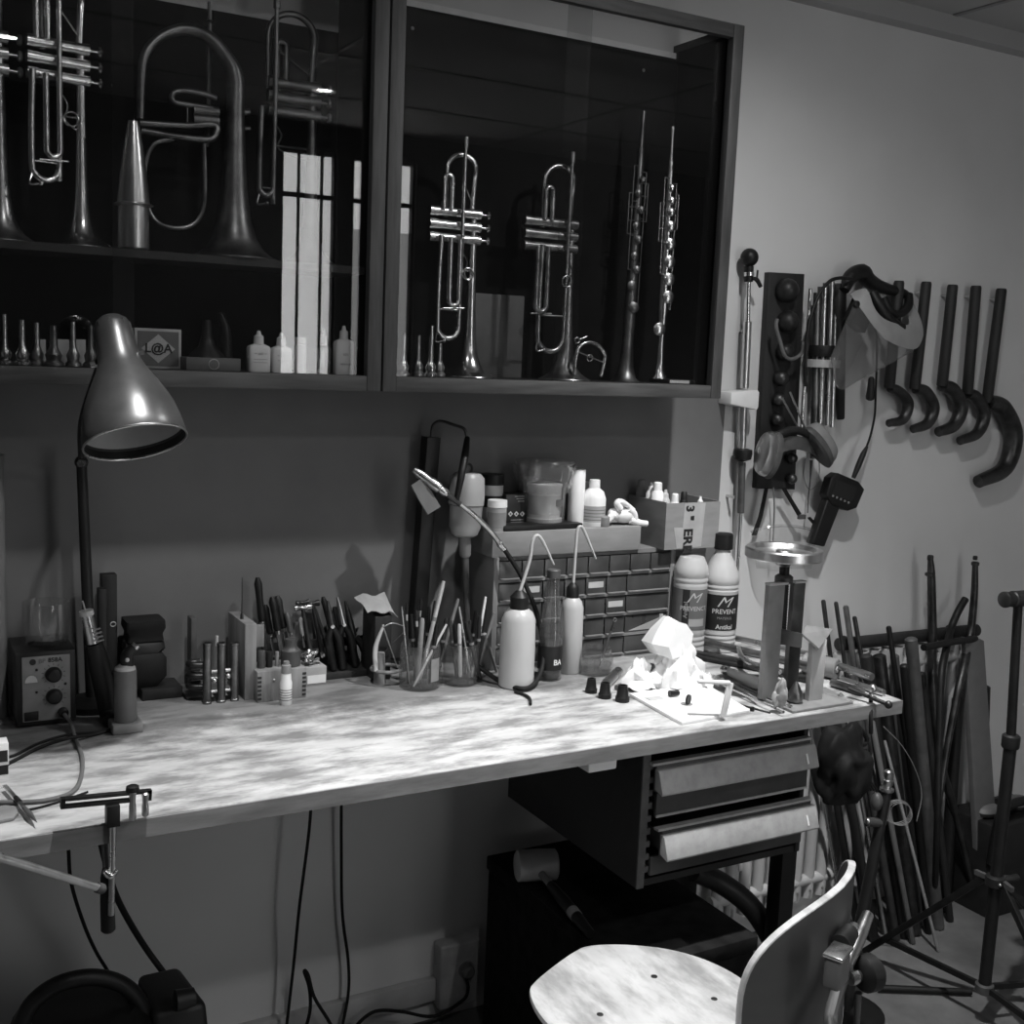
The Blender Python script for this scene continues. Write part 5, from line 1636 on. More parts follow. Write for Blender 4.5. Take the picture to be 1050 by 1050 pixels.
# steel sleeve and scraper beside the plugs
for (p0, p1, r, m_, lbl) in (((621, 706), (634, 693), .0105, 'steel', 'bright steel sleeve lying behind the plugs'), ((632, 708), (654, 696), .006, 'label_grey', 'grey flat-ended tool lying by the paper heap')):
    a_, c_ = B(*p0), B(*p1)
    a_.z = c_.z = BT + r
    o = MB().lathe(a_, c_ - a_, [(0, r * .8), (.001, r), ((c_ - a_).length - .001, r), ((c_ - a_).length, r * .8)], 18).build('metal_sleeve', M[m_])
    tag(o, lbl, 'sleeve')
# white board under small parts
cs = [B(645, 714), B(699, 744), B(769, 731), B(722, 703)]
o = MB().prism(cs, (0, 0, .007)).build('white_board', M['white'], bevel=.001)
tag(o, 'thin white board lying at the bench edge under small parts', 'board')
WBZ = BT + .007
for i, (px, py, w, lbl) in enumerate(((673, 716, 11, 'tiny pale paper square on the white board'), (691, 714, 9, 'small dark cap lying on the white board'), (704, 722, 6, 'little black upright disc on the white board'))):
    c0 = B(px, py, WBZ)
    s = mpp(c0)
    if i == 0:
        o = MB().box(c0.x - w * s, c0.x + w * s * .6, c0.y - .010, c0.y + .010, WBZ, WBZ + .0012).build('paper_square', M['pale'])
    elif i == 1:
        o = MB().lathe(c0 + V(-.012, 0, .007), V(1, -.1, 0), [(0, .007), (.022, .005), (.024, .003)], 14).build('small_stopper', M['black'])
    else:
        t = thing('small_disc', lbl, 'disc', c0)
        MB().lathe(c0 + V(0, -.002, .011), V(.5, -1, 0), [(0, .010), (.004, .010)], 20).build('disc_body', M['black'], t)
        MB().lathe(c0, (0, 0, 1), [(0, .012), (.001, .012)], 20).build('disc_foot', M['mid'], t)
        continue
    tag(o, lbl, 'paper' if i == 0 else 'cap')
# white square bracket standing on the board
c0 = B(745, 737, WBZ)
ym = c0.y + .01
Bk = lambda px, py, d=0: P(px, py, Y=ym + d)
ta, tb, bb = Bk(725, 703), Bk(749, 700), Bk(741, 738)
bb.z = WBZ
t = thing('white_bracket', 'white plastic angle bracket standing on the board', 'bracket', V(bb.x, ym, WBZ))
MB().bar(bb, tb, .013, .006, (0, 1, 0)).build('upright_leg', M['white'], t, bevel=.001)
MB().bar(tb, V(ta.x, ta.y + .03, ta.z), .013, .006, (0, 0, 1)).build('top_arm', M['white'], t, bevel=.001)
# wooden handled tool
a_, c_ = B(747, 695), B(784, 711)
a_.z = c_.z = BT + .0145
d = c_ - a_
Ln = d.length
t = thing('wooden_handled_tool', 'pale bulbous wooden tool handle lying left of the press', 'tool', a_)
MB().lathe(a_, d, [(0, .006), (.004, .009), (Ln * .2, .0105), (Ln * .5, .013), (Ln * .8, .0142), (Ln * .95, .011), (Ln, .004)], 20).build('handle', M['pale'], t)
MB().lathe(a_ - d.normalized() * .022, d, [(0, .0085), (.006, .0105), (.016, .0105), (.024, .006)], 18).build('ferrule', M['steel'], t)
MB().cyl(c_ + d.normalized() * -.001, c_ + d.normalized() * .0015, .0022).build('rivet', M['black'], t)
# rods and scribers lying along the edge
for i, (p0, p1, r, m_, lbl) in enumerate((
        ((738, 706), (803, 735), .0028, 'steel', 'thin steel rod lying nearest the wooden handle'),
        ((752, 707), (776, 722), .0035, 'mid', 'short grey rod lying right of the white bracket'),
        ((760, 724), (790, 732), .0022, 'dark_steel', 'thin dark rod lying at the bench edge before the press'),
        ((745, 702), (810, 729), .0020, 'iron', 'long thin grey wire running toward the press plate'))):
    a_, c_ = B(*p0), B(*p1)
    zr_ = (WBZ if i == 0 else BT) + r + (.006 if i in (1, 3) else 0)
    a_.z = c_.z = zr_
    o = MB().cyl(a_, c_, r, r * .7, 10).build('loose_rod', M[m_])
    tag(o, lbl, 'rod')
c0 = B(771, 729)
tag(MB().lathe(c0, (0, 0, 1), [(0, .005), (.008, .0045), (.0085, .002)], 14).build('small_nut', M['black']), 'tiny dark nut between the rods at the bench edge', 'nut')
c0 = B(752, 722)
tag(MB().lathe(c0, (0, 0, 1), [(0, .010), (.003, .010), (.0035, .008)], 18).build('small_washer', M['iron']), 'small dark washer right of the white bracket', 'washer')

# bundle of old tubes lying at the back
for i, (p0, p1, r, m_, lbl) in enumerate((
        ((690, 668), (830, 701), .0085, 'dark_steel', 'dark tube lying at the front of the rear bundle'),
        ((697, 662), (835, 695), .0085, 'dull_brass', 'dull brass tube second in the rear bundle'),
        ((704, 657), (842, 690), .0075, 'dark_steel', 'dark tube third in the rear bundle'),
        ((716, 655), (850, 686), .0075, 'steel', 'grey steel tube at the back of the rear bundle'),
        ((702, 674), (790, 691), .006, 'charcoal', 'black rod lying in front of the rear tubes'))):
    a_, c_ = B(*p0), B(*p1)
    lay = BT + r + (.016 if i in (1, 3) else 0.0)
    a_.z = c_.z = lay
    o = MB().lathe(a_, c_ - a_, [(0, r * .8), (0, r), ((c_ - a_).length, r), ((c_ - a_).length, r * .8)], 16).build('old_tube', M[m_])
    tag(o, lbl, 'tube', None)
cc_ = [B(757, 664, BT + .03), B(760, 672, BT + .03), B(768, 679, BT + .03), B(782, 684, BT + .03), B(800, 689, BT + .03)]
o = MB().tube(cc_, .006, 12, 5).build('bent_crook', M['steel'])
tag(o, 'bright bent crook tube lying over the rear bundle', 'tube')
# tubes at the front right corner
c0 = B(850, 696)
a_, c_ = V(c0.x - .02, c0.y + .06, BT + .024), V(c0.x + .012, c0.y - .012, BT + .024)
t = thing('roller', 'thick grey roller with a ringed end face right of the press', 'roller', V(c0.x, c0.y, BT))
dd = (c_ - a_)
MB().lathe(a_, dd, [(0, .021), (.002, .0235), (dd.length - .002, .0235), (dd.length, .021), (dd.length, .012), (dd.length - .004, .011)], 28).build('roller_body', M['mid'], t)
MB().lathe(a_, dd, [(dd.length - .006, .008), (dd.length + .001, .0075)], 18).build('axle_end', M['pale'], t)
for i, (p0, p1, r, z, m_, lbl) in enumerate((
        ((853, 694), (893, 708), .0085, .030, 'steel', 'bright tube lying on top at the bench corner'),
        ((853, 704), (884, 714), .009, .009, 'dull_brass', 'dark stub tube under the bright one at the corner'),
        ((862, 700), (906, 714), .0075, .0075, 'steel', 'steel tube reaching furthest toward the bench corner'),
        ((846, 714), (872, 722), .004, .004, 'mid', 'thin flat rod lying on the bench by the press plate'),)):
    a_, c_ = B(*p0), B(*p1)
    a_.z = c_.z = BT + z
    L_ = (c_ - a_).length
    o = MB().lathe(a_, c_ - a_, [(0, r * .75), (0, r), (L_ * .7, r), (L_ * .72, r * 1.12), (L_ * .9, r * 1.12), (L_, r), (L_, r * .7)], 18).build('corner_tube', M[m_])
    tag(o, lbl, 'tube')
t = thing('ball_ended_tool', 'thin rod with two small ball ends at the bench corner', 'tool', B(895, 712))
a_, c_ = B(870, 706, BT + .020), B(911, 722.5, BT + .008)
MB().cyl(a_, c_, .0045, .0045, 12).build('rod', M['dark_steel'], t)
MB().ball(c_, .0085, 16).build('ball_end', M['dark_steel'], t)
MB().ball(B(895, 706, BT + .035), .0095, 16).build('ball_end', M['steel'], t)
MB().tube([B(895, 706, BT + .03), B(893, 712, BT + .022), B(898, 716, BT + .014)], .0035, 8).build('link', M['steel'], t)
MB().tube([B(893, 716, BT + .006), V(*(P(893, 735, Y=BY0 - .006))), V(*(P(893, 752, Y=BY0 - .006)))], .0045, 8).build('electric_cable', M['black'], t)

# bench press with hand wheel
pl = [B(778, 717), B(813, 732), B(875, 722), B(846, 707)]
pc = sum(pl, V(0, 0, 0)) / 4
t = thing('bench_press', 'small grey bench press with a round hand wheel on a screwed base plate', 'press', pc)
MB().prism(pl, (0, 0, .006)).build('base_plate', M['mid'], t, bevel=.001)
ex = (pl[2] - pl[1]); ex = ex.normalized()
ey = (pl[0] - pl[1]); ey = ey.normalized()
PZ = BT + .006
ul = B(788, 715, PZ)
Uy = lambda px, py, y: P(px, py, Y=y)
s = mpp(ul)
ztop = Uy(788, 600, ul.y).z
MB().obox(ul + V(-.004, 0, (ztop - PZ) / 2), V(1, 0, 0) * 10.5 * s, V(0, 1, 0) * .007, V(0, 0, (ztop - PZ) / 2)).build('left_post', M['mid'], t, bevel=.002)
MB().obox(V(ul.x, ul.y, ztop + .002), V(1, 0, 0) * 12.5 * s, V(0, 1, 0) * .008, V(0, 0, .0025)).build('left_post_cap', M['pale'], t, bevel=.001)
ur = B(834, 717, PZ)
zr = Uy(834, 656, ur.y).z
MB().obox(ur + V(0, 0, (zr - PZ) / 2), V(1, 0, 0) * 9.5 * s, V(0, 1, 0) * .007, V(0, 0, (zr - PZ) / 2)).build('front_post', M['pale'], t, bevel=.002)
rb = V(Uy(822, 640, ul.y).x, ul.y + .02, 0)
zb_, zt_ = Uy(822, 648, rb.y).z, Uy(822, 597, rb.y).z
MB().obox(V(rb.x, rb.y, (PZ + zt_) / 2), V(1, 0, 0) * 8.0 * s, V(0, 1, 0) * .007, V(0, 0, (zt_ - PZ) / 2)).build('rear_post', M['iron'], t, bevel=.002)
MB().obox(V(rb.x + .002, rb.y, zt_ + .002), V(1, 0, 0) * 8 * s, V(0, 1, 0) * .008, V(0, 0, .002)).build('rear_post_cap', M['pale'], t)
yv = ur.y
A_ = Uy(798, 644, ul.y); Bv = Uy(823, 650, yv - .005); Cv = Uy(826, 641, yv + .012); Dv = Uy(854, 645, yv + .012); Ev = Uy(840, 665, yv - .022)
MB().prism([Cv, Dv, Ev, Bv], V(-.001, .001, -.004)).build('saddle_plate', M['mid'], t)
MB().prism([A_, Bv, Bv + V(0, 0, -.030), A_ + V(0, 0, -.034)], V(0, .012, 0)).build('cross_arm', M['iron'], t)
wc = Uy(804, 566, ul.y + .012)
sx_ = wc.x
zc1, zc0 = Uy(804, 595, wc.y).z, Uy(807, 648, wc.y).z
b = MB().cyl((sx_ + .008, wc.y, zc0), (sx_ + .004, wc.y, wc.z - .015), .0105, .0105, 18)
for k in range(22):
    b.torus((sx_ + .0075 - k * .0001, wc.y, zc0 + .006 + k * .0055), (0, 0, 1), .0105, .0010, 16, 6)
b.build('screw_spindle', M['black'], t)
MB().lathe((sx_ + .005, wc.y, zc1 - .004), (0, 0, 1), [(0, .019), (.012, .019), (.016, .014)], 22).build('screw_collar', M['iron'], t)
R_ = 39.5 * mpp(wc)
MB().lathe((sx_, wc.y, wc.z - .030), (0, 0, 1), [(0, .012), (.006, .018), (.013, .034), (.016, .050), (.017, R_ * .96), (.020, R_), (.036, R_), (.039, R_ * .97), (.039, R_ * .84), (.030, R_ * .78), (.028, .02), (.034, .016), (.034, .004)], 48).build('hand_wheel', M['alu'], t)
for c_ in (B(809, 725, PZ), B(862, 714, PZ)):
    b = MB().lathe(c_, (0, 0, 1), [(0, .007), (.004, .007), (.004, .003), (.007, .003)], 6)
    b.build('fixing_nut', M['steel'], t)
q = B(815, 720, PZ)
zt = Uy(815, 699, q.y).z
o = MB().lathe(q, (0, 0, 1), [(0, .006), (.003, .015), (.012, .0175), (.024, .013), (zt - PZ, .003)], 22).build('plumb_cone', M['dull_brass'])
tag(o, 'small pointed brass cone standing on the press plate', 'cone')
b = crumple('q', V(*B(799, 714, PZ + .028)), .019, (.75, .6, 1.6), 9, None, n=5, amp=.5)
tag(b.build('twisted_rag', M['grey_paper'], angle=18), 'small twisted rag against the left post of the press', 'rag')

# ---------------------------------------------------------------- clamp at the front left and cables on the bench
ky = BY0 - .012
K = lambda px, py, d=0: P(px, py, Y=ky + d)
t = thing('slotted_clamp', 'black slotted tee clamp with two bright pegs at the bench front', 'clamp', K(113, 835))
a_, c_ = K(62, 823.5), K(155, 814.5)
s = mpp(a_)
w_ = 11 * s
d = (c_ - a_)
n_ = d.normalized()
u2 = V(0, 0, 1)
MB().bar(a_ + u2 * w_ * .36, c_ + u2 * w_ * .36, .010, w_ * .28).build('upper_bar', M['dark_steel'], t)
MB().bar(a_ - u2 * w_ * .36, a_ + d * .75 - u2 * w_ * .36, .010, w_ * .28).build('lower_bar', M['dark_steel'], t)
MB().bar(a_, a_ + n_ * .006, .010, w_).build('end_stop', M['black'], t)
MB().bar(c_ - n_ * .006 , c_, .010, w_).build('end_stop', M['black'], t)
MB().box(K(108.5, 835).x, K(122, 835).x, ky - .010, ky + .010, K(115, 846).z, K(115, 824).z).build('clamp_block', M['black'], t, bevel=.001)
MB().cyl(K(115.5, 845), K(114, 938), .0048, .0048, 12).build('clamp_rod', M['steel'], t)
for px, y0, y1 in ((136, 808, 841), (149, 812, 837)):
    MB().lathe(K(px, y1, -.004), (0, 0, 1), [(0, .003), (.003, .0052), ((y1 - y0) * s * .5, .0052), ((y1 - y0) * s * .6, .0042), ((y1 - y0) * s, .0055), ((y1 - y0) * s + .002, .003)], 14).build('peg', M['steel'], t)
MB().lathe(K(136, 811, .0), (0, 0, 1), [(0, .010), (.007, .009), (.009, .005)], 18).build('peg_knob', M['black'], t)
MB().tube([K(107, 893), K(113, 897), K(120, 891)], [.004, .007, .0045], 12).build('thumb_screw', M['silver'], t)
hb, ht = K(111, 955, .012), K(108, 868, .012)
MB().lathe(hb, ht - hb, [(0, .008), (.003, .0105), (.05, .0100), (.085, .0085), (.10, .005)], 16).build('dark_grip', M['black'], t)
MB().cyl(K(109, 900, .012), K(107, 862, .014), .0045).build('grip_shank', M['dark_steel'], t)
t = thing('support_rod', 'bright metal rod entering from the left edge toward the clamp', 'rod', K(40, 890, -.02))
a_, c_ = P(-40, 867, Y=ky - .06), K(103, 911, -.012)
MB().cyl(a_, c_, .0068, .0058, 16).build('rod_body', M['alu'], t)
MB().lathe(c_ - (c_ - a_).normalized() * .006, c_ - a_, [(0, .0075), (.010, .0075), (.014, .004)], 14).build('rod_end', M['iron'], t)
def cable(name, pts, r, m_, label, cat='cable', k=6):
    o = MB().tube(pts, r, 9, k).build(name, M[m_])
    return tag(o, label, cat)
st = S2(64.5, 729.5) + V(0, -.016, 0)
cable('thick_cable', [st, V(st.x + .008, st.y - .020, st.z - .012), B(77, 757, BT + .004), B(84, 776, BT + .004), B(83, 797, BT + .004), B(74, 812, BT + .004), B(50, 820, BT + .004), B(20, 822.5, BT + .004), B(-30, 823, BT + .004)], .0036, 'label_grey', 'grey cable curving from the soldering station to the left edge')
cable('thin_cable', [B(113, 748, BT + .0045), B(98, 753, BT + .003), B(70, 757, BT + .012), B(42, 766, BT + .004), B(18, 778, BT + .003), B(-20, 798, BT + .003)], .0030, 'rubber', 'black cable from the hot air handle to the left edge')
cable('thin_cable', [B(-20, 776, BT + .003), B(10, 776, BT + .003), B(40, 762, BT + .003), B(72, 753, BT + .006), B(105, 751, BT + .003)], .0024, 'rubber', 'second thin black cable behind the other near the station')
cable('lead_wire', [B(25, 831, BT + .002), B(40, 828, BT + .002), B(64, 821, BT + .002), B(90, 812, BT + .002)], .0018, 'rubber', 'thin black wire lying under the clamp bar')
# scalpel, paddle and clip at the left edge
a_, c_ = B(5, 812), B(38, 850)
a_.z = c_.z = BT + .010
t = thing('scalpel', 'small steel scalpel lying across the grey cable', 'scalpel', V(a_.x, a_.y, BT))
MB().bar(a_.lerp(c_, .0), a_.lerp(c_, .62), .006, .003).build('handle', M['steel'], t)
MB().lathe(a_.lerp(c_, .60), c_ - a_, [(0, .003), ((c_ - a_).length * .2, .0045), ((c_ - a_).length * .4, .0004)], 10).build('blade', M['iron'], t)
MB().cyl(a_.lerp(c_, .36) + V(0, 0, .001), a_.lerp(c_, .48) + V(0, 0, .001), .0036).build('grip_ring', M['black'], t)
pts = [B(-30, 836), B(5, 829), B(16, 830), B(19, 836), B(14, 842), B(-30, 851)]
o = MB().prism(pts, (0, 0, .006)).build('flat_paddle', M['mid'], bevel=.0015)
tag(o, 'flat grey rounded piece at the left edge beside the scalpel', 'paddle')
c0 = B(0, 795)
x1 = P(8.5, 780, Y=c0.y).x
t = thing('clip_box', 'small white and black box cut off by the left edge', 'box', V(x1 - .03, c0.y, BT))
zt = P(3, 762, Y=c0.y).z
MB().box(x1 - .07, x1, c0.y, c0.y + .03, BT, BT + .016).build('black_part', M['black'], t, bevel=.001)
MB().box(x1 - .07, x1 + .001, c0.y - .001, c0.y + .03, BT + .016, zt).build('white_part', M['white'], t, bevel=.001)
MB().box(x1 - .05, x1 - .001, c0.y - .002, c0.y, BT + .022, zt - .012).build('dark_window', M['ink'], t)

# ---------------------------------------------------------------- under the bench: drawer unit
dx0, dx1 = 1.292, 1.716
dyf, dyb = -.610, -.095
dzt, dzb = BT - .029, .575
t = thing('drawer_unit', 'dark metal drawer unit hanging under the bench with pale angled handles', 'drawer unit', ((dx0 + dx1) / 2, dyf, dzb))
MB().box(dx0, dx0 + .012, dyf, dyb, dzb, dzt).build('side_panel', M['charcoal'], t, bevel=.001)
MB().box(dx1 - .012, dx1, dyf, dyb, dzb, dzt).build('side_panel', M['charcoal'], t, bevel=.001)
MB().box(dx0 + .012, dx1 - .012, dyf + .004, dyb, dzb, dzb + .014).build('bottom_panel', M['charcoal'], t)
MB().box(dx0 + .012, dx1 - .012, dyf + .004, dyb, dzt - .018, dzt).build('top_panel', M['charcoal'], t)
MB().box(dx0 + .012, dx1 - .012, dyb - .008, dyb, dzb + .014, dzt - .018).build('back_panel', M['charcoal'], t)
MB().box(dx0 - .001, dx0 + .016, dyf - .003, dyf + .001, dzb, dzt).build('front_edge_strip', M['iron'], t)
b = MB()
for k in range(9):
    z = dzb + .03 + k * .026
    b.box(dx0 + .016, dx0 + .026, dyf - .001, dyf + .02, z, z + .012)
b.build('slotted_runner', M['iron'], t)
hm = G('worn_handle_paint', .36, .45, .1, var=.08, scale=20, dirt=.12, dirt_scale=40)
dm = G('drawer_front_paint', .05, .5, .1, var=.2, scale=15, dirt=.2, dirt_scale=10)
DR = [(.826, .772, .012, 'h', 1.316, 1.712), (.768, .719, .010, 'd', 1.322, 1.712), (.696, .642, .022, 'h', 1.330, 1.716), (.638, .600, .008, 'd', 1.318, 1.710)]
for k, (z1, z0, out, kind, fx0, fx1) in enumerate(DR):
    yf = dyf - out
    b = MB().box(fx0, fx1, yf, yf + .008, z0, z1)
    b.box(fx0 + .01, fx1 - .014, yf + .008, dyb - .03, z0 + .004, z0 + .007)
    b.box(fx0 + .01, fx0 + .013, yf + .008, dyb - .03, z0 + .004, z1 - .012)
    b.box(fx1 - .017, fx1 - .014, yf + .008, dyb - .03, z0 + .004, z1 - .012)
    dr = b.build('drawer', dm, t, bevel=.0008)
    if kind == 'h':
        prof = [V(0, yf + .002, z1 - .008), V(0, yf - .008, z1 - .008), V(0, yf - .012, z1 - .012), V(0, yf - .026, z0 + .004), V(0, yf - .024, z0), V(0, yf, z0 + .006)]
        MB().prism([V(fx0 - .002, p.y, p.z) for p in prof], (fx1 - fx0 + .006, 0, 0)).build('angled_handle', hm, dr, bevel=.0006)
        MB().box(fx0 - .012, fx1 - .002, yf - .004, yf + .010, z1 + .001, z1 + .006).build('handle_lip', hm, dr)
        MB().bar(V(fx1 - .026, yf - .0170, z1 - .022), V(fx1 - .025, yf - .0242, z0 + .012), .004, .002, (0, 1, 0)).build('bright_mark', M['white'], dr)
    elif k == 1:
        MB().box(fx0, fx1, yf - .002, yf + .001, z0, z0 + .005).build('lower_trim', hm, dr)
MB().box(dx0 + .03, dx0 + .085, dyf - .001, dyf + .004, dzt - .016, dzt - .004).build('card_holder', M['iron'], t)
# white box socket under the bench edge
c0 = P(605, 784, Y=-.60)
x0, x1 = P(604, 784, Y=-.60).x, P(633, 782, Y=-.60).x
t = thing('white_switch', 'small white switch box fixed under the bench edge', 'switch', V((x0 + x1) / 2, -.60, BT - .05))
MB().box(x0, x1, -.60, -.54, P(618, 791, Y=-.60).z, BT - .029).build('switch_body', M['white'], t, bevel=.004, seg=3)
MB().ball((x1 - .010, -.6005, BT - .040), .003, 8).build('pilot_lamp', M['black'], t)

# chest with a mallet on it
kx0, kx1, kyf, kz = 1.245, 1.568, -.655, .44
t = thing('dark_chest', 'low black chest standing on the floor under the drawer unit', 'chest', ((kx0 + kx1) / 2, -.35, 0))
MB().box(kx0, kx1, kyf, -.10, .02, kz - .03).build('chest_body', M['cloth'], t, bevel=.004)
MB().box(kx0 - .004, kx1 + .004, kyf - .006, -.096, kz - .032, kz).build('lid', M['cloth'], t, bevel=.004)
for px_ in (kx0 + .02, kx1 - .02):
    for py_ in (kyf + .02, -.12):
        MB().cyl((px_, py_, 0), (px_, py_, .024), .014).build('foot', M['black'], t)
m0, m1 = P(529, 888, Z=kz + .035), P(571, 886, Z=kz + .035)
t = thing('wooden_mallet', 'pale-headed mallet with a dark handle lying on the black chest', 'mallet', V(m0.x, m0.y, kz))
d = m1 - m0
MB().lathe(m0, d, [(0, .028), (.004, .034), (d.length * .5, .035), (d.length - .004, .034), (d.length, .028)], 26).build('head', M['pale'], t)
h0, h1 = P(553, 893, Z=kz + .030), P(606, 958, Z=kz + .014)
MB().cyl(h0, h0.lerp(h1, .28), .008, .009, 12).build('shaft', M['wood'], t)
MB().tube([h0.lerp(h1, .24), h0.lerp(h1, .5), h0.lerp(h1, .75), h1], [.010, .0135, .0125, .010], 14).build('handle', M['black'], t)
MB().cyl(h0.lerp(h1, .66), h0.lerp(h1, .74), .0138, .0136, 14).build('handle_band', M['mid'], t)

# vacuum cleaner at the lower left
vy = -.36
Vq = lambda px, py, d=0: P(px, py, Y=vy + d)
t = thing('vacuum_cleaner', 'black vacuum cleaner with a big arched handle at the lower left', 'vacuum cleaner', V(Vq(90, 1050).x, vy, 0))
cx, wv = Vq(88, 1040).x, 75 * mpp(Vq(88, 1040))
zt = Vq(88, 1030).z
MB().rings([[V(cx + math.cos(a) * wv * k, vy + .02 + math.sin(a) * .15 * k, z) for a in [2 * math.pi * j / 28 for j in range(28)]] for z, k in ((.03, .9), (.06, 1.05), (zt - .10, 1.06), (zt - .04, .95), (zt - .005, .70), (zt, .4))]).build('body', M['black'], t)
MB().tube([Vq(20, 1058, -.02), Vq(32, 1030, -.02), Vq(58, 1010, -.02), Vq(92, 1002, -.02), Vq(122, 1008, -.02), Vq(142, 1026, -.02), Vq(152, 1056, -.02)], .0145, 14, 5).build('arched_handle', M['black'], t)
x0, x1 = Vq(150, 1030).x, Vq(222, 1030).x
zb = Vq(190, 1017).z
MB().hexa([(x0, vy - .08, .03), (x1, vy - .08, .03), (x1, vy + .10, .03), (x0, vy + .10, .03), (x0, vy - .05, zb), (x1 - .03, vy - .05, zb), (x1 - .05, vy + .08, zb + .01), (x0, vy + .08, zb + .01)]).build('motor_housing', M['charcoal'], t, bevel=.012, seg=3)
MB().cyl(Vq(180, 1026, -.06), Vq(199, 1022, -.06), .018, .016, 18).build('hose_socket', M['charcoal'], t)
for dx_ in (-.1, .1, .24):
    MB().cyl((cx + dx_ - .012, vy, .03), (cx + dx_ + .012, vy, .03), .03, .03, 20).build('wheel', M['rubber'], t)

# cords hanging from the bench
def hang(pts, r, label, m_='rubber'):
    o = MB().tube([P(x, y, Y=yy) for x, y, yy in pts], r, 8, 6).build('electric_cable', M[m_])
    return tag(o, label, 'cord')
hang([(319, 826, -.10), (316, 860, -.095), (307, 930, -.085), (301, 990, -.06), (293, 1060, -.05)], .0036, 'black cord hanging straight below the middle of the bench, left one')
hang([(350, 818, -.030), (350, 870, -.028), (351, 935, -.025), (357, 985, -.03), (357, 1020, -.03), (349, 1062, -.04)], .0036, 'black cord hanging close to the wall, right of the other')
hang([(312, 1060, -.08), (318, 1035, -.08), (317, 1012, -.075), (312, 996, -.075), (316, 1000, -.078), (322, 1022, -.085), (336, 1045, -.09), (345, 1062, -.09)], .0040, 'black cord looped back on itself near the floor')
hang([(70, 868, -.20), (73, 905, -.18), (85, 945, -.15), (98, 975, -.12), (112, 998, -.10)], .0034, 'thin black cord behind the slotted clamp')
hang([(103, 862, -.25), (110, 890, -.25), (122, 925, -.24), (148, 970, -.24), (182, 1016, -.28)], .0058, 'thick black cord running down to the vacuum cleaner')
hang([(478, 1002, -.055), (480, 1014, -.06), (474, 1026, -.06), (445, 1042, -.05), (410, 1037, -.05), (385, 1037, -.05), (368, 1049, -.05), (360, 1064, -.05)], .0040, 'black cord from the wall socket plug curling along the wall')
# trunking and socket box
za, zb = P(330, 1036, Y=-.02).z, P(330, 1036, Y=-.02).z - .06
tq0, tq1 = P(300, 1036, Y=-.02).x - .9, P(456, 1000, Y=-.02).x
struct(MB().box(tq0, tq1, -.022, 0, P(420, 1011, Y=-.022).z - .055, P(420, 1011, Y=-.022).z).build('trim_4', M['pale'], bevel=.002))
x0, x1 = P(452, 1000, Y=-.045).x, P(491, 990, Y=-.045).x
z0, z1 = P(456, 1036, Y=-.045).z, P(470, 968, Y=-.045).z
t = thing('wall_socket', 'pale wall socket box with a round plug in it', 'socket', ((x0 + x1) / 2, -.022, (z0 + z1) / 2))
wm = G('old_socket_plastic', .40, .6, var=.1, dirt=.2)
MB().box(x0, x1, -.045, 0, z0, z1).build('socket_box', wm, t, bevel=.006, seg=3)
pcx = P(478, 994, Y=-.046)
MB().lathe(pcx, (0, -1, 0), [(0, .021), (.003, .021), (.003, .018)], 24).build('socket_rim', M['mid'], t)
MB().lathe(pcx + V(0, -.002, 0), (0, -1, 0), [(0, .017), (.016, .015), (.020, .010)], 22).build('plug', M['label_grey'], t)

# ---------------------------------------------------------------- black hose behind the chest
o = MB().tube([P(712, 893, Z=.40), P(735, 903, Z=.37), P(760, 920, Z=.33), P(778, 940, Z=.28), P(792, 965, Z=.20), P(800, 990, Z=.10), P(806, 1010, Z=.03)], .026, 14, 6).build('vacuum_hose', M['black'])
tag(o, 'fat black hose running down right of the black chest', 'hose')

# ---------------------------------------------------------------- radiator and rail on the wall
rz0, rz1 = .13, .78
rxa, rxb = 1.955, 2.90
t = thing('radiator', 'pale column radiator on the wall behind the leaning rods', 'radiator', ((rxa + rxb) / 2, -.10, rz0))
rm = G('radiator_paint', .50, .55, var=.08, scale=10)
n = 20
for k in range(n):
    x = rxa + (rxb - rxa) * (k + .5) / n
    MB().tube([V(x, -.055, rz0), V(x, -.055, rz0 + .02), V(x, -.055, rz1 - .02), V(x, -.055, rz1)], .0165, 10, 2).build('radiator_fin', rm, t)
MB().cyl((rxa, -.055, rz1 - .025), (rxb, -.055, rz1 - .025), .017, .017, 14).build('top_header', rm, t)
MB().cyl((rxa, -.055, rz0 + .025), (rxb, -.055, rz0 + .025), .017, .017, 14).build('bottom_header', rm, t)
for x in (rxa + .1, rxb - .1):
    MB().box(x - .01, x + .01, -.06, -.001, rz0 + .1, rz0 + .12).build('wall_bracket', rm, t)
ra_, rb_ = P(860, 661, Y=-.05), P(1001, 646, Y=-.05)
t = thing('wooden_rail', 'dark round rail fixed along the wall above the radiator', 'rail', (ra_ + rb_) / 2)
MB().cyl(ra_, rb_, .0185, .0185, 18).build('rail_bar', M['dark_wood'], t)
for f in (.12, .88):
    c_ = ra_.lerp(rb_, f)
    MB().cyl(c_, V(c_.x, 0, c_.z), .009).build('wall_bracket', M['dark_steel'], t)

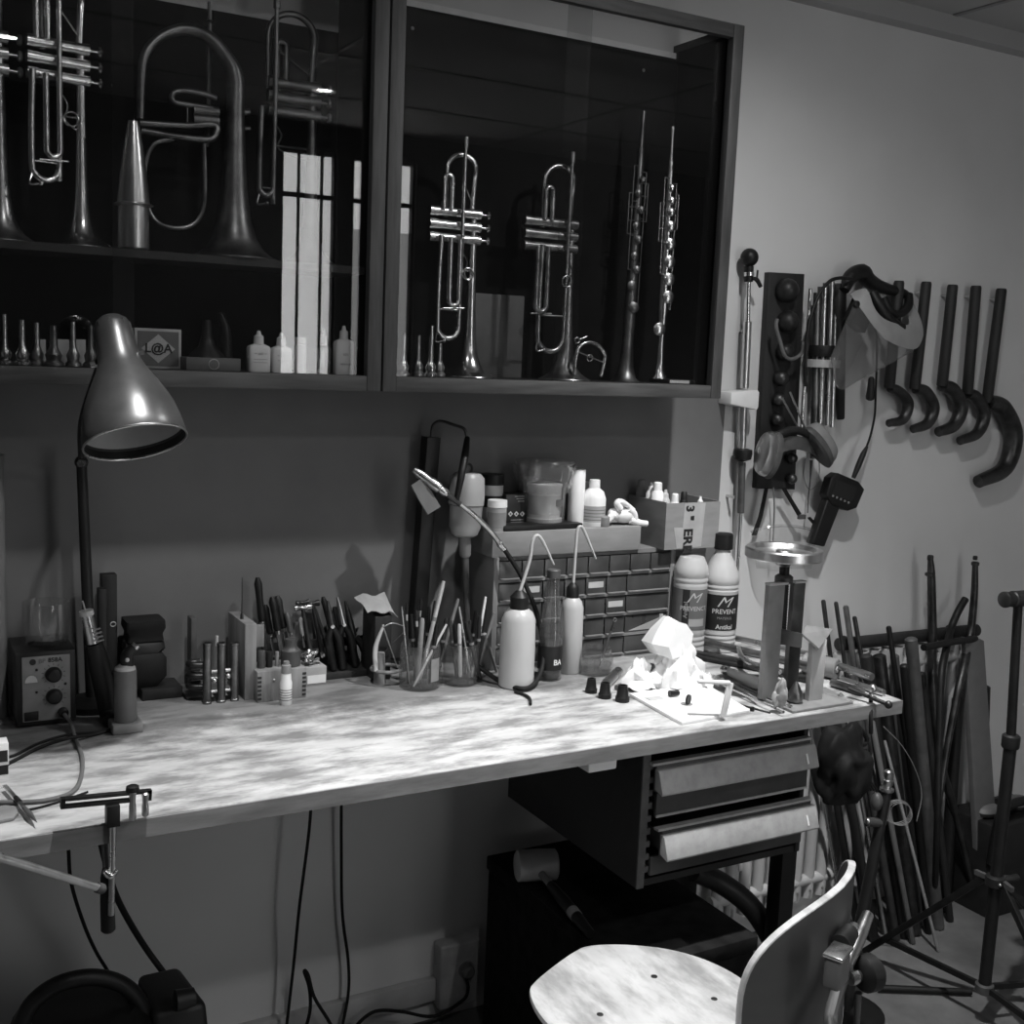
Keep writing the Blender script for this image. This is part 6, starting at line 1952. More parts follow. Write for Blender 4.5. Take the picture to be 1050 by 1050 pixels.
# ---------------------------------------------------------------- rods leaning on the wall
RODS = [
    ((844, 616), (888, 962), 2.4, 'dark_steel', 'thin dark rod, leftmost of those showing above the bench end'),
    ((857, 618), (905, 958), 2.2, 'dark_steel', 'thin dark rod, second from the left above the bench end'),
    ((867, 622), (915, 954), 3.0, 'iron', 'grey rod, third from the left above the bench end'),
    ((876, 633), (931, 948), 2.4, 'dark_steel', 'thin leaning rod, fourth from the left above the bench end'),
    ((911, 643), (957, 948), 2.8, 'black', 'black rod with rounded top crossing the rail'),
    ((934, 655), (962, 952), 6.5, 'iron', 'thick grey tube with a highlight leaning in front of the rail'),
    ((901, 672), (938, 958), 7.0, 'dark_steel', 'thick dark tube behind the thick grey one'),
    ((917, 672), (947, 952), 4.5, 'label_grey', 'grey rod between two thick tubes'),
    ((927, 682), (952, 957), 4.5, 'black', 'black rod close left of the thick grey tube'),
    ((888, 672), (926, 961), 6.0, 'dark_wood', 'dark wooden rod behind the bench corner'),
    ((872, 690), (919, 964), 4.5, 'iron', 'rod low behind the bench corner'),
    ((945, 690), (974, 945), 4.0, 'dark_wood', 'dark rod right of the thick grey tube'),
    ((907, 760), (962, 976), 1.7, 'mid', 'very thin pale rod with its foot out on the floor'),
    ((982, 716), (968, 935), 6.0, 'black', 'short black rod leaning against the grey plank'),
    ((1010, 704), (1003, 905), 5.5, 'charcoal', 'dark flat bar right of the grey plank'),
    ((836, 690), (880, 958), 4.0, 'charcoal', 'dark rod furthest left, mostly under the bench'),
    ((850, 700), (897, 966), 5.0, 'dark_wood', 'thick wooden rod under the bench end'),
    ((862, 705), (910, 968), 2.0, 'steel', 'bright thin rod under the bench end'),
    ((826, 720), (868, 955), 2.2, 'steel', 'bright thin rod beside the drawer unit'),
    ((894, 740), (936, 968), 3.0, 'label_grey', 'grey rod low among the thick tubes'),
]
ROD_Y = [(-0.075, -0.2), (-0.142, 0.0), (-0.075, -0.0), (-0.077, -0.1), (-0.134, -0.8), (-0.179, -0.0), (-0.103, -0.0), (-0.097, -5.2), (-0.195, -0.1), (-0.13, 0.3), (-0.141, -0.0), (-0.093, -0.0), (-0.147, 0.1), (-0.114, -0.2), (-0.096, 11.6), (-0.104, -0.1), (-0.139, 0.2), (-0.148, -0.2), (-0.087, -0.0), (-0.164, -0.0)]
for i, (pt, pb, r, m_, lbl) in enumerate(RODS):
    f_ = P(pb[0], pb[1] + ROD_Y[i][1], Z=0)
    c_ = P(*pt, Y=ROD_Y[i][0])
    rr = r * mpp(c_)
    d = c_ - f_
    b = MB()
    b.lathe(f_ + V(0, 0, .002), d, [(0, rr * .85), (.003, rr), (d.length - .004, rr), (d.length, rr * .7)], 14)
    o = b.build('leaning_rod', M[m_])
    tag(o, lbl, 'rod', 'rods leaning on the wall')
# grey plank
pts = [P(990, 655, Y=-.115), P(1009, 657, Y=-.115), P(1000, 908, Y=-.20), P(965, 908, Y=-.20)]
pts[2].z = pts[3].z = 0.001
pts[2].x, pts[3].x = P(999, 915, Z=0).x, P(966, 915, Z=0).x
o = MB().prism([pts[3], pts[2], pts[1], pts[0]], (0, .018, .003)).build('grey_plank', M['label_grey'], bevel=.001)
tag(o, 'broad grey plank leaning on the wall at the right end of the rods', 'plank')
# long bent bow-like bars
def bent(pts, r, m_, label, extra):
    q = [P(x, y, Y=yy) if yy is not None else P(x, y, Z=0.008) for x, y, yy in pts]
    t = thing('bent_bar', label, 'bar', q[-1], 'bent bars leaning on the rail')
    MB().tube(q, [k * .0024 for k in r], 12, 5).build('bar_body', M[m_], t)
    for (x, y, yy, w, h) in extra:
        c_ = P(x, y, Y=yy)
        MB().lathe(c_ - V(0, 0, h / 2), (0, 0, 1), [(0, w * .8), (h * .2, w), (h * .8, w), (h, w * .7)], 14).build('collar', M['dark_steel'], t)
bent([(954, 571, -.075), (955, 592, -.08), (956, 650, -.085), (956, 700, -.10), (963, 775, -.13), (979, 832, -.15), (997, 905, -.17)], [3, 5, 5.5, 6, 5.5, 5, 4.5], 'dark_steel', 'tall bent bar with a stepped tip rising left of the grey plank', [(954, 572, -.075, .009, .016), (953.5, 589, -.08, .014, .010)])
bent([(1000, 576, -.075), (999, 610, -.08), (995, 650, -.085), (988, 685, -.13), (981, 715, -.15), (969, 780, -.17), (955, 880, -.20), (948, 930, None)], [3.5, 4.5, 5, 5, 4.5, 4, 3.5, 3], 'dark_steel', 'tall bent bar with a small knob at its top, furthest right', [(1000, 578, -.075, .012, .012), (1000, 572, -.075, .007, .012)])
bent([(990, 614, -.075), (982, 628, -.08), (975, 645, -.085), (970, 666, -.13), (965, 695, -.165), (963, 754, -.20), (961, 850, -.245), (957, 945, None)], [4.5, 4.5, 4.5, 4.5, 4.5, 4, 4, 3.5], 'black', 'black curved bar between the two tall bent bars', [])
c0, c1 = P(947, 664, Y=-.16), P(1000, 655, Y=-.105)
o = MB().tube([c0, c0.lerp(c1, .5) + V(0, 0, .002), c1], .010, 12).build('cross_bar', M['black'])
tag(o, 'short black bar lying across the bent bars below the rail', 'bar')

# wire coil and stray wires hanging by the bench end
t = thing('wire_coil', 'loose coil of thin pale wire hanging among the rods', 'wire coil', P(922, 835, Y=-.34))
for k in range(4):
    MB().torus(P(919 + k * 1.6, 832 + k, Y=-.34), V(.6, 1, .25 - k * .15), .035 - k * .002, .0011, 26, 6).build('wire_loop', M['mid'], t)
o = MB().tube([P(906, 745, Y=-.34), P(925, 765, Y=-.34), P(939, 790, Y=-.34), P(945, 815, Y=-.34), P(940, 842, Y=-.34)], .0013, 6, 6).build('stray_wire', M['mid'])
tag(o, 'single thin pale wire curving down below the bench corner', 'wire')

# black bag hanging from the bench end
bc = P(862, 785, Y=-.37)
bc = P(865, 790, Y=-.37)
t = thing('black_bag', 'shapeless black bag hanging beside the drawer unit under the bench end', 'bag', bc)
b = crumple('a', bc, .078, (.85, .75, 1.35), 12, None, n=5, amp=.35)
b.build('bag_body', M['rubber'], t, angle=60)
MB().tube([bc + V(.02, 0, .07), P(880, 765, Y=-.36), P(886, 752, Y=-.36), V(1.93, -.36, .885)], .006, 8).build('strap', M['black'], t)
b = MB()
for k in range(4):
    c_ = P(876 + 4 * k, 768, Y=-.33)
    b.tube([c_, c_ + V(.012 * math.sin(k), 0, -.06), P(890 + 3 * k, 810, Y=-.33)], .004, 8)
b.build('loose_straps', M['black'], t)

# dark pole with bright stacked knobs
py_ = -.42
Q = lambda px, py: P(px, py, Y=py_)
ft = Q(880, 960)
e0 = Q(909, 812)
d = (e0 - ft)
ft = ft - d * (ft.z / d.z)
t = thing('knobbed_pole', 'dark floor pole with bright stacked knobs at its top, behind the chair', 'pole', V(ft.x, ft.y, 0))
MB().cyl(ft, e0, .017, .013, 16).build('pole_shaft', M['charcoal'], t)
up1 = V(.05, 0, 1).normalized()
MB().lathe(e0, up1, [(0, .013), (.004, .018), (.010, .018), (.013, .010), (.020, .013), (.030, .013), (.033, .009), (.040, .0125), (.052, .0125), (.056, .008)], 18).build('knobs', M['steel'], t)
MB().ball(Q(899, 822), .019, 16, (.8, .8, 1.25)).build('side_bulb', M['iron'], t)
MB().cyl(Q(905, 843), Q(889, 843), .013, .011, 14).build('cross_knob', M['iron'], t)
MB().ball(Q(890, 842), .009, 12).build('bright_end', M['steel'], t)
MB().lathe(V(ft.x, ft.y, 0), (0, 0, 1), [(0, .10), (.008, .10), (.014, .02)], 26).build('foot_plate', M['black'], t)

# dark bucket-like box with rope behind the music stand
x0, x1 = P(1003, 900, Y=-.20).x, P(1003, 900, Y=-.20).x + .30
t = thing('dark_box', 'dark box on the floor behind the music stand at the right edge', 'box', ((x0 + x1) / 2, -.2, 0))
zt = P(1030, 848, Y=-.24).z
MB().box(x0 + .01, x1, -.24, -.06, 0, zt).build('box_body', M['charcoal'], t, bevel=.004)
MB().tube([V(x0 + .01, -.23, zt * .6), V(x0 + .03, -.23, zt + .03), V(x0 + .10, -.22, zt + .055), V(x0 + .18, -.22, zt + .05), V(x0 + .24, -.22, zt + .01)], .014, 10).build('handle', M['black'], t)
for k in range(3):
    c_ = V(x0 + .06 + k * .07, -.16, zt + .02)
    o = MB().ball(c_, .04, 12, (1.2, .9, .55)).build('rolled_cloth', M['cloth' if k % 2 else 'label_grey'])
    tag(o, ['dark roll in the left of the floor box', 'crumpled dark cloth in the middle of the floor box', 'dark roll at the right of the floor box'][k], 'cloth')

# ---------------------------------------------------------------- music stand
sy_ = -.60
Q = lambda px, py: P(px, py, Y=sy_)
hub, col_ = Q(1020, 903), Q(1010, 1012)
sx_ = (hub.x + col_.x) / 2
t = thing('music_stand', 'black tripod music stand standing at the right edge', 'stand', V(sx_, sy_, 0))
top = Q(1045, 628)
MB().cyl((sx_, sy_, col_.z - .01), (sx_ + .004, sy_, Q(1030, 762).z), .0150, .0150, 18).build('lower_tube', M['black'], t)
top = Q(1044, 618)
MB().cyl((sx_ + .004, sy_, Q(1030, 765).z), (top.x, sy_, top.z), .0115, .0105, 16).build('upper_tube', M['black'], t)
MB().lathe((sx_ + .004, sy_, Q(1030, 768).z), (0, 0, 1), [(0, .019), (.004, .021), (.030, .021), (.034, .016)], 18).build('height_collar', M['charcoal'], t)
MB().lathe(Q(1029, 615), Q(1070, 612) - Q(1029, 615), [(0, .014), (.003, .019), (.010, .019), (.012, .016), (.03, .016), (.032, .019), (.085, .019)], 20).build('desk_clamp', M['dark_steel'], t)
MB().lathe((sx_, sy_, hub.z - .014), (0, 0, 1), [(0, .020), (.003, .024), (.024, .024), (.028, .018)], 20).build('hub', M['charcoal'], t)
MB().lathe((sx_, sy_, col_.z - .014), (0, 0, 1), [(0, .018), (.003, .022), (.022, .022), (.025, .016)], 20).build('spreader_collar', M['iron'], t)
MB().cyl((sx_ + .02, sy_ - .01, hub.z), (sx_ + .055, sy_ - .02, hub.z + .004), .009, .011, 14).build('locking_knob', M['black'], t)
f1 = P(884, 977, Z=0.012)
a0 = math.atan2(f1.y - sy_, f1.x - sx_)
R0 = math.hypot(f1.x - sx_, f1.y - sy_)
for k in range(3):
    an = a0 + math.radians((0, 168, 250)[k])
    dv = V(math.cos(an), math.sin(an), 0)
    h0 = V(sx_, sy_, hub.z) + dv * .024
    f_ = V(sx_, sy_, .012) + dv * R0
    lg = MB().bar(h0, f_, .014, .017).build('leg', M['black'], t, bevel=.002)
    MB().ball(f_, .013, 12).build('rubber_foot', M['rubber'], lg)
    e = h0.lerp(f_, .80)
    MB().bar(V(sx_, sy_, col_.z) + dv * .020, e, .010, .014).build('strut', M['black'], lg)
    MB().bar(V(sx_, sy_, hub.z + .004) - dv.cross(V(0, 0, 1)) * .008, h0 + dv * .03, .010, .012).build('hinge_plate', M['iron'], lg)
    for q in (h0, e):
        MB().ball(q + dv.cross(V(0, 0, 1)) * .009, .005, 8).build('rivet', M['steel'], lg)

o = MB().cyl(P(900, 1013, Z=.012), P(996, 1017, Z=.012), .009, .008, 12).build('floor_rod', M['black'])
tag(o, 'short black rod lying on the floor left of the music stand', 'rod')

# ---------------------------------------------------------------- work chair
fd = V(math.cos(2.0245), math.sin(2.0245), 0)
sd = V(-fd.y, fd.x, 0)
cc = V(1.205, -.800, .48)
t = thing('work_chair', 'worn plywood work chair with a curved backrest drawn up to the bench', 'chair', V(cc.x, cc.y, 0))
half = [(0, .193), (.07, .190), (.105, .178), (.15, .129), (.188, .055), (.198, -.02), (.182, -.093), (.142, -.160), (.075, -.193), (0, -.200)]
so = spline([V(x, y, 0) for x, y in half] + [V(-x, y, 0) for x, y in reversed(half[1:-1])], 4, True)
def seat_ring(k, z):
    return [V(cc.x, cc.y, z) + sd * (.03 + p.x * k) + fd * (p.y * k) for p in so]
MB().rings([seat_ring(.975, .466), seat_ring(.998, .469), seat_ring(1, .473), seat_ring(.995, .4785), seat_ring(.98, .480), seat_ring(.7, .478), seat_ring(.35, .476), seat_ring(.02, .4755)]).build('seat', M['ply'], t)
for x, y in ((-.085, .03), (.085, .045), (-.085, -.09), (.085, -.09)):
    MB().lathe(cc + sd * (x + .03) + fd * y + V(0, 0, -.004), (0, 0, 1), [(0, .006), (.0015, .006), (.002, .004)], 14).build('seat_bolt', M['dark_steel'], t)
MB().box(cc.x - .09, cc.x + .09, cc.y - .07, cc.y + .07, .452, .466).build('seat_plate', M['dark_steel'], t, bevel=.002)
MB().cyl((cc.x, cc.y, .08), (cc.x, cc.y, .455), .025, .025, 20).build('column', M['dark_steel'], t)
for k in range(5):
    an = math.radians(98) + k * 2 * math.pi / 5
    e = V(cc.x + math.cos(an) * .22, cc.y + math.sin(an) * .22, .035)
    lg = MB().tube([V(cc.x, cc.y, .10), V(cc.x + math.cos(an) * .11, cc.y + math.sin(an) * .11, .075), e], [.022, .018, .014], 12).build('leg', M['dark_steel'], t)
    MB().cyl((e.x, e.y, 0), (e.x, e.y, .035), .020, .016, 16).build('glide', M['rubber'], lg)
# backrest: curved panel
bcx, bcy, bz, bR, bh, bw = 1.415, -1.006, .585, .375, .150, .240
def bpt(s_, z_, off):
    th = s_ / bR
    r_ = bR - off
    return V(bcx, bcy, z_) + sd * (r_ * math.sin(th)) + fd * (bR - r_ * math.cos(th))
def bout(a, k=1.0):
    c_, s_ = math.cos(a), math.sin(a)
    return math.copysign(abs(c_) ** .75, c_) * bw * k, bz + math.copysign(abs(s_) ** .75, s_) * bh * k
b = MB()
NB = 56
th_ = .012
def bring(k, off):
    return [bpt(*bout(2 * math.pi * j / NB, k), off) for j in range(NB)]
fr_ = [bring(k, 0.0) for k in (.03, .3, .6, .85, .985)]
bk_ = [bring(k, -th_) for k in (.985, .85, .6, .3, .03)]
b.rings(fr_ + bk_)
b.build('backrest', G('dark_laminate', .075, .55, var=.15, scale=6, stretch=(1, 1, 3)), t)
b = MB()
rg = [bring(.984, .0008), bring(.996, 0.0), bring(1.0, -th_ * .3), bring(1.0, -th_ * .7), bring(.996, -th_), bring(.984, -th_ - .0008)]
b.rings(rg, False, False)
b.build('backrest_edge', M['ply'], t)
# bracket at the back
def bk(px, py, off=.03):
    """a point on the vertical plane just behind the backrest"""
    p0 = V(bcx, bcy, bz) - fd * off
    d_ = ray(px, py)
    t_ = (p0 - CAM).dot(fd) / d_.dot(fd)
    return CAM + d_ * t_
MB().tube([V(cc.x, cc.y, .455) - fd * .05, V(cc.x, cc.y, .44) - fd * .18, bk(846, 1075, .05), bk(852, 1040, .045), bk(866, 995, .04)], .011, 12).build('support_bar', M['iron'], t)
a_, c_ = bk(868, 990, .045), bk(890, 938, .04)
MB().bar(bk(850, 1060, .05), a_, .030, .008, fd).build('flat_bar', M['label_grey'], t, bevel=.001)
MB().tube([a_, a_.lerp(c_, .5), c_], [.011, .013, .010], 14).build('chrome_sleeve', M['silver'], t)
MB().cyl(bk(862, 968, .03), bk(871, 956, .03), .016, .016, 16).build('hinge', M['dark_steel'], t)
MB().cyl(bk(872, 957, .03), bk(876, 952, .03), .012, .012, 16).build('hinge_ring', M['silver'], t)
cb = bk(858, 993, .055)
MB().obox(cb, sd * .024, fd * .014, V(0, 0, .027)).build('clamp_box', M['label_grey'], t, bevel=.006, seg=3)
MB().obox(cb + V(0, 0, .028), sd * .026, fd * .016, V(0, 0, .003)).build('clamp_cap', M['silver'], t, bevel=.001)
kb = bk(876, 1002, .055)
kd = (-sd * .9 - fd * .45).normalized()
MB().lathe(kb, kd, [(0, .010), (.010, .010), (.012, .022), (.020, .030), (.040, .031), (.046, .026), (.048, .010)], 22).build('adjusting_knob', M['black'], t)
MB().cyl(kb - kd * .01, kb + kd * .004, .012, .012, 14).build('knob_ring', M['silver'], t)
MB().cyl(bk(880, 1018, .06), bk(878, 1060, .06), .006, .005, 10).build('release_lever', M['iron'], t)

# ---------------------------------------------------------------- wall on the right: pole
wy = -.035
Q = lambda px, py, d=0: P(px, py, Y=wy + d)
t = thing('slide_pole', 'chrome pole with a black ball top hanging on the wall by the cabinet', 'pole', V(Q(760, 540).x, wy, Q(760, 548).z))
s = mpp(Q(765, 400))
MB().ball(Q(768.5, 264), 9.2 * s, 20).build('ball_top', M['black'], t)
MB().cyl(Q(768, 273), Q(767.5, 289), 5 * s, 4.6 * s, 16).build('ball_neck', M['black'], t)
MB().cyl(Q(768, 279), Q(768, 283), 5.2 * s, 5.2 * s, 16).build('neck_ring', M['silver'], t)
MB().tube([Q(771, 285, -.01), Q(776, 287, -.012), Q(780, 294, -.012)], [.004, .006, .005], 10).build('lever', M['black'], t)
MB().cyl(Q(776, 287, -.012), Q(777, 277, -.012), .0025).build('lever_screw', M['dark_steel'], t)
MB().cyl(Q(767.5, 288), Q(766.5, 332), 2.4 * s, 2.4 * s, 14).build('inner_tube', M['silver'], t)
MB().cyl(Q(766.5, 330), Q(763.5, 398), 4.2 * s, 4.2 * s, 16).build('outer_tube', M['alu'], t)
MB().cyl(Q(763.2, 400), Q(761, 462), 3.6 * s, 3.6 * s, 16).build('ribbed_tube', M['steel'], t)
MB().lathe(Q(761, 473), (0, 0, 1), [(0, 3 * s), (.006, 9 * s), (.020, 10 * s), (.030, 9.5 * s), (.033, 5 * s)], 22).build('black_disc', M['black'], t)
MB().cyl(Q(761, 474), Q(759.5, 526), 3.8 * s, 3.6 * s, 14).build('lower_tube', M['iron'], t)
MB().cyl(Q(759.5, 524), Q(756, 585), 2.2 * s, 1.6 * s, 12).build('pole_tip', M['steel'], t)
x0, x1 = Q(744, 408).x, Q(772.5, 408).x
za, zb = Q(758, 419).z, Q(758, 399).z
MB().prism([V(x0, wy - .022, za + .012), V(x1 - .004, wy - .022, za - .002), V(x1, wy - .022, za + .006), V(x1, wy - .022, zb - .006), V(x1 - .006, wy - .022, zb), V(x0, wy - .022, zb - .008)], (0, .052, 0)).build('white_wall_clip', M['white'], t, bevel=.002)
for zz2 in (Q(766, 340).z, Q(760, 510).z):
    MB().cyl((Q(763, 400).x + (.006 if zz2 > 1.5 else -.004), wy, zz2), (Q(763, 400).x + (.006 if zz2 > 1.5 else -.004), 0, zz2), .004).build('wall_pin', M['steel'], t)

# board of forming balls
by = -.020
Q = lambda px, py, d=0: P(px, py, Y=by + d)
bl = [Q(776, 501), Q(815, 502), Q(825, 281), Q(789, 279)]
t = thing('ball_board', 'narrow dark wooden board on the wall carrying rows of dark balls', 'tool board', (bl[0] + bl[1]) / 2)
MB().prism(bl, (0, .019, 0)).build('board_panel', M['dark_wood'], t, bevel=.001)
for (x, y, r) in ((807, 298, 12.5), (808, 330, 11.5), (805, 361, 9.5), (801, 388, 8.0), (799, 410, 7), (797, 430, 6.5), (812, 470, 6), (812, 491, 5.5)):
    c_ = Q(x, y, -.016)
    MB().ball(c_, r * mpp(c_), 18).build('forming_ball', M['charcoal' if r > 9 else 'dark_steel'], t)
# band frame hanging over the balls
o = MB().tube([Q(797, 327, -.05), Q(796, 335, -.05), Q(800, 350, -.05), Q(805, 365, -.05), Q(813, 368, -.05), Q(822, 362, -.05), Q(824, 350, -.05)], .0048, 8, 5).build('curved_strap', M['label_grey'])
tag(o, 'bent grey strap hanging in front of the board of balls', 'strap')

# tubes gathered in a white ring
ty = -.045
Q = lambda px, py, d=0: P(px, py, Y=ty + d)
s = mpp(Q(842, 370))
t = thing('ring_holder', 'white plastic ring on the wall holding long tubes', 'holder', Q(842, 372))
MB().lathe(Q(842, 377), (0, 0, 1), [(0, 17.5 * s), (.001, 18.5 * s), (.020, 19 * s), (.021, 18 * s), (.021, 16.5 * s), (0, 16 * s)], 30, False, False).build('white_ring', M['pale'], t)
MB().box(Q(836, 370).x, Q(848, 370).x, ty + 15 * s, 0, Q(842, 377).z, Q(842, 369).z).build('wall_arm', M['pale'], t)
MB().lathe(Q(842, 366), (0, 0, 1), [(0, 15 * s), (.012, 17 * s), (.030, 16 * s)], 26, False, False).build('black_liner', M['black'], t)
for i, (x0_, y0_, x1_, y1_, r, m_, d, lbl) in enumerate((
        (838, 300, 835, 470, 4.5, 'dull_brass', .0, 'dull tube at the left inside the white ring'),
        (846, 290, 841, 434, 2.6, 'silver', -.018, 'bright chrome tube in the middle of the white ring'),
        (853, 288, 848, 436, 3.0, 'steel', -.010, 'steel tube right of the bright chrome one in the ring'),
        (857, 291, 853, 438, 2.6, 'silver', .006, 'slim chrome tube at the right inside the white ring'),
        (843, 294, 839, 424, 5.0, 'iron', .012, 'wide grey tube at the back of the white ring'),
        (831, 296, 822, 440, 1.8, 'silver', -.022, 'thin silver rod leaning left across the ring'))):
    a_, c_ = Q(x0_, y0_, d), Q(x1_, y1_, d)
    L_ = (c_ - a_).length
    rr = r * s
    o = MB().lathe(c_, a_ - c_, [(0, rr * .7), (0, rr), (L_ * .3, rr), (L_ * .31, rr * 1.1), (L_ * .35, rr * 1.1), (L_ * .36, rr), (L_, rr * .9), (L_, rr * .5)], 14).build('held_tube', M[m_])
    tag(o, lbl, 'tube', 'tubes in the white ring')
for i, (x0_, y0_, x1_, y1_) in enumerate(((802, 408, 819, 440), (810, 402, 828, 445))):
    a_, c_ = P(x0_, y0_, Y=-.075), P(x1_, y1_, Y=-.07)
    o = MB().cyl(a_, c_, .0030, .0030, 10).build('steel_rod', M['steel'])
    tag(o, ['upper bright rod slanting across the board of balls', 'lower bright rod slanting down to the right ear cup'][i], 'rod')

# tapered mandrel hanging beside the tubes
a_, c_ = P(857, 291, Y=-.03), P(862, 430, Y=-.03)
s = mpp(a_)
o = MB().lathe(c_, a_ - c_, [(0, 3.4 * s), (.003, 4.2 * s), ((a_ - c_).length - .02, 10.5 * s), ((a_ - c_).length, 10 * s)], 22).build('tapered_mandrel', M['charcoal'])
tag(o, 'long dark tapered mandrel hanging point down behind the face shield', 'mandrel')

# ear defenders
ey = -.085
Q = lambda px, py, d=0: P(px, py, Y=ey + d)
s = mpp(Q(815, 460))
t = thing('ear_defenders', 'pair of ear defenders with shiny cups hanging on the dark board', 'ear defenders', Q(815, 465))
for (pa, pb_, nm) in (((792, 447), (783, 484), 'l'), ((833, 440), (851, 470), 'r')):
    a_, c_ = Q(*pa), Q(*pb_)
    mid = a_.lerp(c_, .5)
    ax = (c_ - a_).normalized()
    nrm = V(-ax.z, 0, ax.x)
    if nm == 'r':
        nrm = -nrm
    rx_ = (c_ - a_).length * .62
    def oval(k, off):
        return [mid + nrm * off + ax * (math.cos(2 * math.pi * j / 24) * rx_ * k) + V(0, 1, 0) * (math.sin(2 * math.pi * j / 24) * .030 * k) for j in range(24)]
    w_ = 10 * s
    MB().rings([oval(.6, -w_), oval(.88, -w_ * .85), oval(1, -w_ * .3), oval(1, w_ * .15)]).build('ear_cup', M['alu' if nm == 'l' else 'mid'], t)
    MB().rings([oval(.98, w_ * .15), oval(1.05, w_ * .4), oval(1.05, w_ * .8), oval(.85, w_ * 1.0)]).build('ear_cushion', M['iron'], t)
MB().tube([Q(790, 455), Q(800, 445), Q(815, 441), Q(830, 446), Q(840, 455)], .011, 10).build('headband', M['charcoal'], t)
g = []
for i in range(5):
    g.append([Q(800 + 40 * j / 8 * 1.0, 447 + 14 * i / 4 + 6 * (j / 8 - .4) ** 2 * 4, .01 - .012 * math.sin(math.pi * j / 8)) for j in range(9)])
MB().sheet(g, (0, .006, 0)).build('head_pad', M['iron'], t)

# goggles hanging by black straps
gy = -.040
Q = lambda px, py, d=0: P(px, py, Y=gy + d)
t = thing('safety_goggles', 'clear safety goggles hanging by black straps behind the hand wheel', 'goggles', Q(800, 560))
MB().sheet([[Q(784.5, 500), Q(788, 500)], [Q(778, 530), Q(782, 530)], [Q(771, 549), Q(776, 549)]], (0, .002, 0)).build('strap', M['black'], t)
MB().sheet([[Q(801, 500), Q(805.5, 500)], [Q(810, 515), Q(814, 514)], [Q(818, 529), Q(822, 527)]], (0, .002, 0)).build('strap', M['black'], t)
MB().sheet([[Q(828, 531), Q(831, 530)], [Q(834, 538), Q(837, 536)], [Q(838, 545), Q(841, 542)]], (0, .002, 0)).build('strap', M['black'], t)
MB().obox(Q(822, 530), V(.012, 0, 0), V(0, .004, 0), V(0, 0, .006)).build('buckle', M['iron'], t)
g = []
for i in range(7):
    rw = []
    for j in range(15):
        u_, v_ = j / 14 * 2 - 1, i / 6
        rw.append(Q(804 + u_ * (34 - 6 * v_) , 545 + 38 * v_ - 6 * (1 - v_) * (1 - u_ * u_), -.045 * (1 - u_ * u_) + .005))
    g.append(rw)
MB().sheet(g, (0, .0015, 0)).build('clear_lens', M['film'], t)
MB().tube([g[0][j] for j in range(0, 15, 2)], .004, 8).build('lens_rim', M['film'], t)
o = MB().tube([P(793, 500, Y=-.03), P(794, 520, Y=-.03), P(793, 545, Y=-.03), P(792, 575, Y=-.03)], .0022, 8).build('thin_lead', M['label_grey'])
tag(o, 'thin grey cord hanging straight below the board of balls', 'cable')
# loop of pale wire
lp = [P(x, y, Y=-.03) for x, y in ((826, 470), (824, 485), (826, 496), (831, 502), (837, 497), (840, 485), (840, 472))]
o = MB().tube(lp, .0014, 6).build('wire_loop', M['mid'])
tag(o, 'thin pale wire loop hanging below the right ear cup', 'wire loop')
o = MB().tube([P(832, 472, Y=-.032), P(831, 490, Y=-.032), P(829, 510, Y=-.032), P(828, 526, Y=-.032)], [.004, .0018, .0018, .0014], 8).build('probe', M['dark_steel'])
tag(o, 'thin dark probe hanging through the pale wire loop', 'probe')

# face shield with clear visor
fy = -.085
Q = lambda px, py, d=0: P(px, py, Y=fy + d)
t = thing('face_shield', 'face shield with a white brow band and clear visor hanging on the wall', 'face shield', Q(905, 340))
out_ = [(872, 302, .0), (883, 317, -.03), (901, 341, -.048), (917, 353, -.045), (938, 358, -.02), (946, 347, .01), (946, 334, .03), (940, 317, .045), (931, 301, .055)]
inn_ = [(876, 299, .005), (889, 297, -.02), (897, 316, -.04), (907, 327, -.04), (923, 333, -.02), (932, 333, .012), (932, 327, .03), (929, 314, .045), (926, 302, .055)]
go = spline([Q(*p) for p in out_], 5)
gi = spline([Q(*p) for p in inn_], 5)
MB().sheet([go, [a.lerp(b_, .5) + V(0, -.006, 0) for a, b_ in zip(go, gi)], gi], (.001, .003, .001)).build('brow_band', M['band'], t)
v0 = spline([Q(*p) for p in ((888, 322, -.034), (900, 346, -.046), (916, 358, -.042), (932, 359, -.02))], 5)
v1 = spline([Q(*p) for p in ((856, 366, -.03), (866, 392, -.05), (880, 390, -.045), (926, 364, -.02))], 5)
v0b = spline([Q(*p) for p in ((877, 309, -.022), (892, 330, -.046), (908, 348, -.050), (936, 357, -.022))], 6)
v1b = spline([Q(*p) for p in ((852, 366, -.02), (860, 398, -.052), (884, 388, -.048), (936, 360, -.018))], 6)
MB().sheet([[a.lerp(b_, k / 4) for a, b_ in zip(v0b, v1b)] for k in range(5)], (0, .0015, 0)).build('clear_visor', M['visor'], t)
MB().tube(v1b, .0018, 6, 1).build('visor_edge', M['clear'], t)
MB().tube([Q(866, 298, .02), Q(872, 284, .03), Q(884, 279, .035), (Q(890, 287, .04)), Q(900, 293, .045), Q(912, 297, .05), Q(926, 301, .055), Q(932, 305, .055)], [.012, .020, .022, .021, .018, .015, .013, .010], 12).build('head_harness', M['black'], t)
MB().tube([Q(906, 305, .03), Q(912, 318, .02), Q(922, 322, .02), Q(931, 314, .03), Q(932, 302, .045)], [.010, .010, .011, .013, .011], 10).build('adjuster_band', M['black'], t)
MB().obox(Q(881, 322, -.005), V(.026, 0, -.016), V(0, .018, 0), V(.016, 0, .034)).build('side_pivot', M['black'], t, bevel=.004)
MB().tube([Q(894, 300, .02), Q(903, 316, .0), Q(914, 330, -.01), Q(926, 336, -.01)], [.014, .016, .015, .010], 10).build('inner_pad', M['black'], t)
